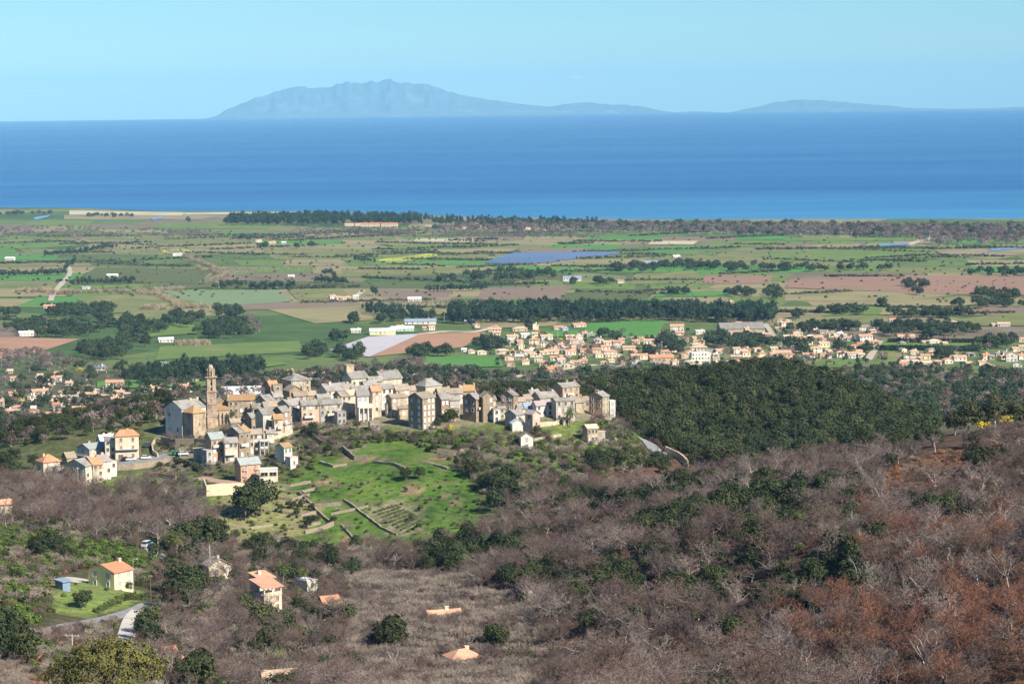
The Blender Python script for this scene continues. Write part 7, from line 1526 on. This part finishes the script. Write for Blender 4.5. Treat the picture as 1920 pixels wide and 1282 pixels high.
# hedgerows between the fields
for k in range(95):
    y_ = R3.choice([R3.uniform(436, 500), R3.uniform(436, 500), R3.uniform(500, 600)]); x0 = R3.uniform(-40, 1850); ln = R3.uniform(60, 260); sl = R3.uniform(-.06, .04)
    row('hedge_bush', [(x0, y_), (x0 + ln, y_ + sl * ln)], int(ln / R3.uniform(2.2, 5)), 2, 4.5, "low hedge bush between the fields of the plain", .4)
area('hedge_bush', [(0, 426), (1920, 450), (1920, 600), (1400, 560), (0, 560)], 900, 1.5, 3.5, "low bush dotted over the fields of the plain")
PROTO['hedge_bush'] = PROTO['green_shrub'][:2] and []
for i in range(3):
    P = crown_pts(26, 2.2, 1.8, 1.5, 1.3, bottom=-.7); v, f = leaves(P, R3.uniform(.5, .9, len(P)), 8, .42); proto('hedge_bush', None, v, f, None, (GM['field'], BM['plum'], GM['maquis'])[i], 3)
for i in range(2):
    P = crown_pts(34, 1.9, 1.9, 1.8, 2.6); v, f = leaves(P, R3.uniform(.4, .8, len(P)), 9, .34); proto('garden_tree', trunk_tt(2.4, .14), v, f, M_BARK, (GM['field'], GM['olive'])[i], 4.5)
for i in range(2):
    P = crown_pts(30, .9, .9, .6, .4, bottom=-.3); v, f = leaves(P, R3.uniform(.2, .35, len(P)), 8, .12); proto('fern_tuft', None, v, f, None, GM['fern'], 1.1)

# ------------------------------------------------------------------ plants: the largest as things, the rest as cover
def pick(kind, pp):
    """which model stands where: the russet trees keep to the lower right slope"""
    n = len(pp); v = R3.integers(0, len(PROTO[kind]), n)
    if kind == 'bare_tree':
        rust = np.clip((pp[:, 0] - 1300) / 450, 0, 1) * np.clip((pp[:, 1] - 930) / 220, 0.05, 1)
        calm = np.array([0, 2, 3, 4, 6])[R3.integers(0, 5, n)]; v = np.where(R3.random(n) < rust * .75, np.array([1, 5])[R3.integers(0, 2, n)], calm)
    return v
def scatter(name, label, P, S, R_, kind):
    """one object whose points carry copies of the plant meshes"""
    col = bpy.data.collections.new(name + "_models")
    for i, pr in enumerate(PROTO[kind]): col.objects.link(bpy.data.objects.new("%s_model" % kind, pr[2]))
    me = bpy.data.meshes.new(name); me.vertices.add(len(P)); me.vertices.foreach_set("co", np.asarray(P, np.float32).ravel())
    for nme, dat in (("size", S), ("turn", R_)):
        a = me.attributes.new(nme, 'FLOAT', 'POINT'); a.data.foreach_set("value", np.asarray(dat, np.float32))
    a = me.attributes.new("pick", 'INT', 'POINT'); a.data.foreach_set("value", pick(kind, project(P)).astype(np.int32))
    o = link(name, me); tag(o, label, kind='stuff')
    ng = bpy.data.node_groups.new(name, 'GeometryNodeTree'); ng.interface.new_socket("Geometry", in_out='INPUT', socket_type='NodeSocketGeometry'); ng.interface.new_socket("Geometry", in_out='OUTPUT', socket_type='NodeSocketGeometry')
    N, L = ng.nodes, ng.links
    gi, go_ = N.new("NodeGroupInput"), N.new("NodeGroupOutput"); ip = N.new("GeometryNodeInstanceOnPoints"); ci = N.new("GeometryNodeCollectionInfo")
    ci.inputs["Collection"].default_value = col; ci.inputs["Separate Children"].default_value = True; ci.inputs["Reset Children"].default_value = True
    def attr(nme, ty):
        n = N.new("GeometryNodeInputNamedAttribute"); n.data_type = ty; n.inputs["Name"].default_value = nme; return n.outputs["Attribute"]
    cx = N.new("ShaderNodeCombineXYZ"); L.new(attr("turn", 'FLOAT'), cx.inputs[2])
    L.new(gi.outputs[0], ip.inputs["Points"]); L.new(ci.outputs[0], ip.inputs["Instance"]); ip.inputs["Pick Instance"].default_value = True
    L.new(attr("pick", 'INT'), ip.inputs["Instance Index"]); L.new(cx.outputs[0], ip.inputs["Rotation"]); L.new(attr("size", 'FLOAT'), ip.inputs["Scale"])
    L.new(ip.outputs[0], go_.inputs[0]); md = o.modifiers.new("plants", 'NODES'); md.node_group = ng
    return o
KINDS_ = {'bare_tree': ('tree', 290, True, 'bare_woodland', "mass of leafless brown trees covering the slopes"), 'dead_tree': ('tree', 290, True, None, None), 'evergreen_oak': ('tree', 290, True, 'oak_forest', "mass of dark evergreen oaks on the hills"), 'green_shrub': ('shrub', 160, False, 'shrubbery', "green shrubs covering the slopes"), 'bare_shrub': ('shrub', 160, False, 'brushwood_undergrowth', "leafless brushwood covering the valley and slopes"),
          'bare_poplar': ('tree', 290, True, None, None), 'leafless_tree': ('tree', 290, True, 'distant_bare_woodland', "far leafless woods around the plain"), 'field_tree': ('tree', 290, True, 'distant_oak_woodland', "far dark oaks dotted over the plain"), 'windbreak_tree': ('tree', 290, True, 'conifer_forest', "far dark conifers and pine woods of the plain"), 'garden_tree': ('tree', 290, True, None, None),
          'hedge_bush': ('bush', 0, False, 'hedgerow_vegetation', "low hedges and bushes between the fields"), 'fern_tuft': ('fern', 0, False, 'fern_undergrowth', "brown ferns on the slopes"), 'cane_clump': ('cane', 0, False, 'cane_vegetation', "straw coloured cane hedges on the plain")}
LOOK = {'bare_tree': ('brown', 'reddish', 'mauve grey', 'dark brown', 'pale grey', 'russet', 'plum brown'), 'evergreen_oak': ('green', 'blackish', 'deep green', 'olive green', 'black green', 'dull green'), 'bare_shrub': ('straw', 'grey', 'brown', 'pale', 'plum'), 'green_shrub': ('olive', 'dark', 'fresh green', 'brownish green')}
MARKS = [(1865, 835, "under the eucalyptus"), (1700, 890, "by the red clearing"), (1780, 990, "by the black oak clump"), (1890, 960, "at the right edge, halfway up"), (1880, 1100, "at the right edge"), (1880, 1250, "in the bottom right corner"), (1720, 1130, "right of the lower slope's middle"), (1720, 1260, "near the bottom right corner"), (1560, 1260, "on the bottom edge, right of centre"), (1560, 1130, "on the lower right slope"), (1580, 1000, "on the middle of the right slope"), (1420, 1010, "left of the slope's middle"), (1400, 1140, "on the lower slope"), (1380, 1270, "on the bottom edge, just right of centre"), (1250, 1180, "beside the lower valley"), (1200, 1275, "on the bottom edge at centre"), (1230, 1040, "in the middle woods"), (1080, 1060, "on the valley's far bank"), (1080, 1190, "beside the thicket"), (1030, 1275, "under the thicket, bottom"), (1050, 930, "below the village spur"), (1250, 930, "below the hill road"), (1450, 905, "on the ridge shoulder"), (1600, 875, "on the ridge crest"), (900, 1030, "below the meadow"), (850, 1150, "beside the hidden tiled roof"), (880, 1240, "round the lowest hipped roof"), (740, 1110, "at the thicket's top"), (740, 1230, "left of the lowest hipped roof"), (620, 1140, "by the ivy house"), (600, 1250, "at the bottom, under the ivy house"), (500, 1110, "by the loggia house"), (500, 1210, "under the loggia house"), (480, 1275, "at the bottom, by the tan ridge"), (400, 1060, "by the fan palm cottage"), (390, 1160, "right of the concrete drive"), (380, 1260, "at the bottom, by the small hips"), (300, 1190, "below the concrete drive"), (240, 1110, "by the yellow house"), (120, 1040, "left above the yellow house"), (40, 1110, "left of the lawn"), (60, 1230, "in the bottom left corner"), (200, 1000, "above the yellow house"), (340, 980, "above the pine"), (60, 960, "on the upper left slope"), (460, 970, "on the terraces"), (560, 960, "by the terrace walls"), (650, 930, "in the upper meadow"), (620, 1010, "in the lower meadow"), (780, 930, "in the meadow's right half"), (500, 860, "by the small white house"), (380, 870, "under the church"), (240, 890, "by the square"), (100, 890, "by the orange hipped house"), (640, 820, "below the front row"), (760, 825, "under the tall tower house"), (880, 840, "under the brown gables"), (980, 860, "round the white gabled house"), (1110, 850, "by the lone stone house"), (1200, 870, "by the hill road"), (500, 1050, "at the terraces' foot"), (680, 1050, "at the meadow's foot"), (1300, 800, "on the forest hill, left flank"), (1450, 780, "on the forest hill, middle"), (1600, 800, "on the forest hill, right flank"), (1400, 720, "on the forest hill's crest"), (900, 715, "behind the village"), (1050, 715, "behind the end houses"), (150, 820, "behind the square")]
FARM = [(860, 600, "near the farm sheds"), (930, 598, "behind the left houses"), (1000, 600, "behind the yellow gable house"), (1080, 598, "behind the white row"), (1150, 598, "behind the wheat field"), (1220, 598, "behind the field's right corner"), (1290, 598, "behind the apartment blocks"), (1370, 598, "left behind the winery"), (1430, 600, "right behind the winery"), (920, 655, "at the ploughed corner"), (970, 660, "near the yellow houses"), (1030, 650, "near the lane's left side"), (1080, 665, "near the lane"), (1140, 665, "near the long yellow wall"), (1200, 665, "near the stone houses"), (1250, 655, "near the tall garden trees"), (1310, 665, "near the apartment block"), (1380, 665, "near the ochre house"), (1440, 655, "near the pale mast"), (1500, 650, "in the leafy lane"), (1560, 650, "by the brick house"), (1620, 650, "by the straight road"), (1700, 645, "by the clipped hedges"), (1760, 670, "by the tall peach house"), (1830, 665, "by the orange roofs"), (1900, 660, "at the right edge"), (1700, 600, "in the estate's left part"), (1790, 610, "in the estate's right part"), (60, 730, "by the long white house"), (150, 730, "by the cream house"), (220, 730, "by the big hedge"), (320, 730, "left of the church"), (60, 780, "left below the hamlet"), (160, 775, "below the hamlet"), (260, 770, "right below the hamlet"), (450, 720, "behind the market hall"), (560, 710, "behind the hipped roof"), (680, 700, "behind the turret house"), (800, 705, "behind the pale hipped roof"), (950, 710, "behind the detached stone house"), (1100, 705, "at the forest's left end"), (1300, 700, "at the forest's crest"), (1700, 710, "in the upper scrub"), (1800, 720, "in the middle scrub"), (1890, 740, "in the right scrub"), (1720, 770, "in the lower scrub"), (150, 820, "behind the square"), (100, 600, "far left"), (250, 610, "left of the copse"), (420, 610, "round the copse"), (600, 660, "near the plastic field"), (480, 510, "by the orchard"), (600, 515, "by the tall clump"), (770, 575, "by the white farm"), (960, 520, "by the solar farm"), (1250, 500, "by the blue roof"), (1450, 520, "by the vineyards"), (1720, 540, "in the vineyard"), (1870, 560, "right of the vineyard"), (300, 700, "behind the bell tower"), (420, 700, "behind the nave")]
FK = np.array([m[:2] for m in FARM], float)
MK = np.array([m[:2] for m in MARKS], float)
NOUN = {'bare_tree': 'bare tree', 'evergreen_oak': 'evergreen oak', 'green_shrub': 'shrub', 'bare_shrub': 'leafless bush'}
def near_label(kind, v, h, xy, lab):
    if kind == 'dead_tree': return "bleached white dead tree " + MARKS[int(np.argmin((((MK - xy) * [1, 1.4]) ** 2).sum(1)))][2]
    if kind not in NOUN: return lab + ", " + FARM[int(np.argmin((((FK - xy) * [1, 3.0]) ** 2).sum(1)))][2]
    lo, hi = {'bare_tree': (5.5, 7.5), 'evergreen_oak': (5, 7), 'green_shrub': (1.6, 2.2), 'bare_shrub': (2.4, 3.2)}[kind]
    size_ = 'low' if h < lo else ('tall' if h > hi else 'middling')
    return "%s %s %s %s" % (size_, LOOK[kind][v], NOUN[kind], MARKS[int(np.argmin((((MK - xy) * [1, 1.4]) ** 2).sum(1)))][2])
for kind, L_ in PL.items():
    cat_, most, parts, stuffname, stufflabel = KINDS_[kind]
    A = np.array([l[:4] for l in L_]); size = A[:, 3] / np.hypot(A[:, 0], A[:, 1]); pp = project(A[:, :3])
    inview = (pp[:, 0] > 4) & (pp[:, 0] < 1916) & (pp[:, 1] < 1310) & (pp[:, 1] > 0)
    order = np.argsort(-(size * inview)); top = set(order[:most][inview[order[:most]]].tolist())
    turn = R3.random(len(A)) * 6.28; pk = pick(kind, pp)
    rest = [i for i in range(len(A)) if i not in top]
    for i in top:
        vi = int(pk[i]); tm, cm, jm, h = PROTO[kind][vi]; s = A[i, 3] / h; lab = near_label(kind, vi, A[i, 3], pp[i], L_[i][4])
        loc = (A[i, 0], A[i, 1], A[i, 2] - .05)
        if parts and tm is not None:
            root = link(kind, None, loc=loc, rz=turn[i]); root.scale = (s, s, s * R3.uniform(.9, 1.1))
            link('trunk', tm, root); link('crown', cm, root)
        else:
            root = link(kind, jm, loc=loc, rz=turn[i]); root.scale = (s, s, s * R3.uniform(.9, 1.1))
        tag(root, lab, cat_, {'bare_tree': 'bare trees on the slopes', 'evergreen_oak': 'evergreen oaks on the hills', 'green_shrub': 'shrubs on the slopes', 'bare_shrub': 'leafless bushes on the slopes', 'leafless_tree': 'far bare trees', 'field_tree': 'far dark oaks', 'windbreak_tree': 'conifers of the plain', 'bare_poplar': 'poplars of the plain', 'garden_tree': 'garden trees', 'dead_tree': 'bleached dead trees'}.get(kind, L_[i][4]))
    if rest and stuffname:
        hh = np.mean([p[3] for p in PROTO[kind]])
        scatter(stuffname, stufflabel, A[rest][:, :3], A[rest][:, 3] / hh, turn[rest], kind)
    elif rest:
        for i in rest[:300 - len(top)]:
            if not inview[i]: continue
            tm, cm, jm, h = PROTO[kind][int(R3.integers(len(PROTO[kind])))]; root = link(kind, jm, loc=(A[i, 0], A[i, 1], A[i, 2]), rz=turn[i]); s = A[i, 3] / h; root.scale = (s, s, s); tag(root, L_[i][4], cat_, L_[i][4])
# ------------------------------------------------------------------ single plants
def single(name, label, loc, parts, cat='tree', rz=0.0, group=None):
    root = link(name, None, loc=loc, rz=rz); tag(root, label, cat, group)
    for nme, me in parts: link(nme, me, root)
    return root
# the bushy oak close to the camera
x, D = at(200, 1200, 330).x, 330.0; zb = gz(x, D); ztop = at(190, 1200, 330).z - zb
P = np.concatenate([crown_pts(260, 7.6, 5.5, ztop * .42, ztop * .55, .5), crown_pts(90, 4.0, 3.5, 2.2, ztop * .80, .5), crown_pts(60, 3.0, 3.0, 2.4, ztop * .55, .4) + np.array([5.2, 0, 0]), crown_pts(60, 3.0, 3.0, 2.2, ztop * .48, .4) + np.array([-5.6, 0, 0])])
v, f = leaves(P, R3.uniform(.45, .95, len(P)), 22, .13)
T = trunk_tt(ztop * .7, .5, .03, 7, .3)
single('evergreen_oak', "big bushy olive green oak close by at the bottom left", (x, D, zb), [('trunk', tri_mesh('trunk', T.v, T.f, M_BARK)), ('crown', np_mesh('crown', v, f, GM['bush']))])
# eucalyptus and mimosa on the near ridge
for (px, base, top, w, lab) in [(1865, 838, 736, 4.2, "tall eucalyptus with pale trunk on the near ridge"), (1814, 836, 748, 4.0, "broad eucalyptus left of the tallest one"), (1903, 836, 752, 3.4, "eucalyptus right of the tallest one"), (1925, 840, 765, 3.0, "eucalyptus cut by the right edge"), (1790, 838, 772, 3.2, "low dark eucalyptus at the left of the group"), (1840, 838, 765, 3.0, "dark eucalyptus between the two tallest")]:
    p = at(px, base, 805.0); p.z = gz(p.x, p.y); h = at(px, top, p.y).z - p.z; T = trunk_tt(h * .92, .32, .015, 6, .35)
    P = np.concatenate([crown_pts(80, w * .85, w * .85, h * .28, h * .72, .5), crown_pts(60, w, w * .95, h * .22, h * .45, .5)]); v, f = leaves(P, R3.uniform(.5, 1.0, len(P)), 16, .22)
    single('eucalyptus', lab, p, [('trunk', tri_mesh('trunk', T.v, T.f, M_BARKP)), ('crown', np_mesh('crown', v, f, GM['euca']))])
for (px, base, h, w, lab) in [(1887, 826, 5.2, 2.4, "yellow flowering mimosa under the eucalyptus"), (1838, 822, 4.2, 1.2, "small yellow mimosa left of the eucalyptus"), (1852, 820, 3.6, 1.0, "second small yellow mimosa on the ridge")]:
    p = at(px, base, 795.0); p.z = gz(p.x, p.y); T = trunk_tt(h * .6, .12); P = crown_pts(38, w, w * .9, h * .33, h * .66, .6); v, f = leaves(P, R3.uniform(.3, .6, len(P)), 12, .14)
    single('mimosa', lab, p, [('trunk', tri_mesh('trunk', T.v, T.f, M_BARK)), ('crown', np_mesh('crown', v, f, GM['yellow']))])
for (px, base, h, lab) in [(37, 760, 6, "yellow mimosa among the hamlet houses"), (228, 788, 4, "yellow mimosa by the lowest hamlet house"), (150, 700, 6, "tall yellowish tree above the hamlet"), (1052, 640, 4, "yellow mimosa in the town"), (20, 800, 5, "yellow gorse patch left of the square"), (50, 797, 4, "second yellow gorse patch left of the square"), (845, 812, 3.2, "yellow flowering shrub under the brown gables")]:
    p = hit(px, base, 900 if base > 790 else 1200); P = crown_pts(30, h * .55, h * .5, h * .35, h * .6, .5); v, f = leaves(P, R3.uniform(.4, .8, len(P)), 10, .22); T = trunk_tt(h * .5, .12)
    single('mimosa', lab, p, [('trunk', tri_mesh('trunk', T.v, T.f, M_BARK)), ('crown', np_mesh('crown', v, f, GM['yellow']))], group='yellow flowering shrubs')
# palms
def palm(label, px, base, top, rf, fan=False, n=34):
    p = hit(px, base); h = max(at(px, top, p.y).z - p.z, 2.0); hc = h - rf * .35
    T = TT(); a = np.array([0, 0, -.4])
    for k in range(5):
        b_ = np.array([math.sin(k) * .05, math.cos(k * 1.7) * .05, hc * (k + 1) / 5]); r_ = (.16 if fan else .32); T.tube(a, b_, r_ * (1 - .03 * k), r_ * (1 - .03 * (k + 1)), 8); a = b_
    T.v = np.array(T.v)
    root = link('palm_tree', None, loc=p); tag(root, label, 'palm', 'palm trees'); link('trunk', tri_mesh('trunk', T.v, T.f, M_BARKP if fan else M_BARK), root)
    F_ = TT()
    for k in range(n):
        az = k * 2.39996; el = math.radians(75 - 110 * (k / n)); L_ = rf * R3.uniform(.85, 1.1); prev = np.array([0, 0, hc]); d = np.array([math.cos(az) * math.cos(el), math.sin(az) * math.cos(el), math.sin(el)])
        side = np.array([-math.sin(az), math.cos(az), 0]); seg = 6
        for s_ in range(seg):
            nx = prev + d * L_ / seg; d = d + np.array([0, 0, -.16]); d /= np.linalg.norm(d)
            w = (.34 if fan else .42) * math.sin(math.pi * (s_ + 1.2) / (seg + 1.6)) * rf / 2.4
            for q in (0.2, .7):
                m_ = prev + (nx - prev) * q
                for sg in (-1, 1): F_.sliver(m_, m_ + side * sg * w * 1.5 + d * .3 + np.array([0, 0, -.12]), .09)
            F_.tube(prev, nx, .05, .04, 3); prev = nx
    link('crown', tri_mesh('crown', F_.v, F_.f, GM['palm']), root)
palm("large date palm beside the orange roofed house", 263, 852, 816, 3.6); palm("date palm left of the lane under the pine", 330, 1054, 1002, 3.4); palm("thin fan palm in front of the cream cottage", 394, 1078, 1008, 1.3, True, 22); palm("bushy palm behind the loggia house", 531, 1098, 1060, 2.8); palm("slim fan palm before the arched parapet house", 572, 1106, 1068, 1.3, True, 22)
palm("palm in the yard of the light grey house", 1069, 800, 768, 3.2); palm("palm at the bottom edge beside the small hips", 388, 1285, 1250, 2.2); palm("small palm in the gap beside the nave", 436, 792, 774, 1.8)
# ivy over the small house
LR, LL, h, rise = dims(IVY_HOUSE)
n = 420; P = np.stack([R3.uniform(-.35, .52, n) * LR, np.full(n, -LL / 2 - .15) + R3.normal(size=n) * .08, R3.uniform(.3, 1.12, n) * h], 1); P[:, 2] -= np.clip(-P[:, 0] / LR, 0, 1) * 1.5
v, f = leaves(P, np.full(n, .3), 4, .16); link('ivy', np_mesh('ivy', v, f, GM['ivy']), IVY_HOUSE)
n = 200; P = np.stack([np.full(n, LR / 2 + .15), R3.uniform(-.5, .3, n) * LL, R3.uniform(.3, 1.1, n) * h], 1); v, f = leaves(P, np.full(n, .3), 4, .16); link('ivy', np_mesh('ivy', v, f, GM['ivy']), IVY_HOUSE)
# clipped hedges
def hedge(label, a, b_, h, w, m='conifer', dmin=1200.0, s=.35):
    p, q = hit(*a, dmin), hit(*b_, dmin); L_ = (q - p).length; n = int(L_ * h * (7 if s > .3 else 10))
    t = R3.random(n); base = np.array(p)[None] * (1 - t)[:, None] + np.array(q)[None] * t[:, None]; z = gfast(base[:, 0], base[:, 1]); P = base + R3.normal(size=(n, 3)) * [w * .3, w * .3, 0]; P[:, 2] = z + R3.random(n) * h
    v, f = leaves(P - np.array(p), np.full(n, .5), 4, s); o = link('hedge', np_mesh('hedge', v, f, GM[m]), loc=p); return tag(o, label, 'hedge', 'clipped hedges')
hedge("long clipped dark hedge right of the straight road", (1644, 657), (1838, 659), 5.5, 2.4); hedge("second clipped hedge behind the long one", (1664, 643), (1835, 644), 4.8, 2.2); hedge("dark clipped hedge in front of the hamlet's big house", (186, 735), (241, 734), 3.5, 1.6); hedge("sloping hedge right of the hamlet field", (258, 738), (281, 712), 3.5, 1.6)
hedge("dark green hedge beside the church lane", (326, 868), (382, 884), 2.4, 1.6, 'dark', 800, .2); hedge("roadside hedge under the lawn of the yellow house", (182, 1150), (272, 1124), 1.6, 1.2, 'maquis', 400, .14)
# cypresses
for (px, base, h, lab) in [(1684, 690, 9, "dark cypress in front of the white roofed house"), (1692, 683, 11, "taller cypress of the pair by the pasture"), (661, 1092, 8, "slim cypress at the thicket's edge"), (441, 1018, 4, "small dark cypress on the dry terrace")]:
    p = hit(px, base, 1400 if base < 700 else 150); n = 60; z = R3.uniform(.05, 1, n) * h; rr = h * .10 * np.clip(1.2 - z / h, .1, 1) ** .5; az = R3.random(n) * 6.28; P = np.stack([np.cos(az) * rr * .6, np.sin(az) * rr * .6, z], 1); v, f = leaves(P, rr * .6 + .1, 12, h * .022, squash=1.5); T = trunk_tt(h * .8, .12, .005, 0)
    single('cypress', lab, p, [('trunk', tri_mesh('trunk', T.v, T.f, M_BARK)), ('crown', np_mesh('crown', v, f, GM['conifer']))], group='cypresses')
# vegetable rows in the garden plots
rowsP = []
for k in range(9):
    a, b_ = np.array([700 + k * 7.5, 962 + k * 4.6]), np.array([745 + k * 6.5, 948 + k * 4.0]); n = 46; t = R3.random(n)
    q = a[None] * (1 - t)[:, None] + b_[None] * t[:, None]; rowsP.append(hit_many(q[:, 0], q[:, 1]))
PROTO['crop'] = []
for i in range(2):
    P = crown_pts(12, .35, .35, .3, .25, bottom=-.3); v, f = leaves(P, np.full(len(P), .14), 6, .08); proto('crop', None, v, f, None, GM['olive' if i else 'green'], .6)
P = np.concatenate(rowsP); scatter('vegetable_rows_foliage', "rows of leafy vegetables in the garden plots", P, U(len(P), .9, 1.7), U(len(P), 0, 6.28), 'crop')
# stones lying about the terraces
M_STONE = mat("loose_stone", (.36, .31, .24), .3, 1.2)
# poles and pylons of the town
for i, (px, top, base, lab) in enumerate([(1466, 640, 666, "tall pale mast above the leafy lane"), (1241, 640, 668, "pale lamp mast in the town gardens"), (1228, 664, 692, "steel pylon before the forest hill"), (1046, 616, 634, "white mast beside the green strip"), (977, 632, 650, "white mast in the upper left lanes"), (1459, 612, 632, "pole beside the lane behind the winery"), (1773, 600, 616, "white mast in the wooded estate"), (833, 588, 602, "pole by the farm sheds"), (213, 718, 742, "lamp mast by the hamlet hedge"), (194, 724, 742, "second mast by the hamlet road"), (567, 704, 726, "mast behind the hipped roof")]):
    pole(lab, px, top, base, M_POLE, 1.4 if i % 2 else 0, False, 1300.0, .22, 'lamp_mast')
# small fair weather clouds far beyond the island
M_CL = bpy.data.materials.new("cloud_white"); M_CL.use_nodes = True
nt = M_CL.node_tree; pb = nt.nodes["Principled BSDF"]; pb.inputs["Base Color"].default_value = (.85, .86, .88, 1); pb.inputs["Roughness"].default_value = 1.0
tr = nt.nodes.new("ShaderNodeBsdfTransparent"); mxs = nt.nodes.new("ShaderNodeMixShader"); mxs.inputs[0].default_value = .86
nt.links.new(pb.outputs[0], mxs.inputs[1]); nt.links.new(tr.outputs[0], mxs.inputs[2]); nt.links.new(mxs.outputs[0], nt.nodes["Material Output"].inputs["Surface"])
for (px, py, w, hh, lab) in [(1080, 146, 26, 9, "small white cloud above the island's right shoulder"), (1132, 148, 22, 5, "thin white cloud right of the small cloud"), (798, 153, 14, 4, "tiny cloud touching the island's summit ridge"), (1555, 152, 30, 4, "faint cloud streak on the right"), (235, 178, 40, 4, "faint cloud streak on the left"), (60, 176, 36, 4, "faint cloud streak at the far left")]:
    p = at(px, py, 90000.0); s_ = 90000.0 / F_PX; bm = bmesh.new()
    for k in range(7):
        t = (k - 3) / 3; r_ = (1 - abs(t) * .6) * hh * s_ * .5 * R3.uniform(.7, 1.2)
        bmesh.ops.create_icosphere(bm, subdivisions=2, radius=1.0, matrix=Matrix.Translation((t * w * s_ * .5, R3.uniform(-1, 1) * 300, R3.uniform(-.1, .2) * hh * s_)) @ Matrix.Diagonal((r_ * 1.5, r_ * 1.2, r_ * .8, 1)))
    me = bpy.data.meshes.new('cloud'); bm.to_mesh(me); bm.free(); me.materials.append(M_CL); me.polygons.foreach_set("use_smooth", np.ones(len(me.polygons), bool)); o = link('cloud', me, loc=p); tag(o, lab, kind='stuff')
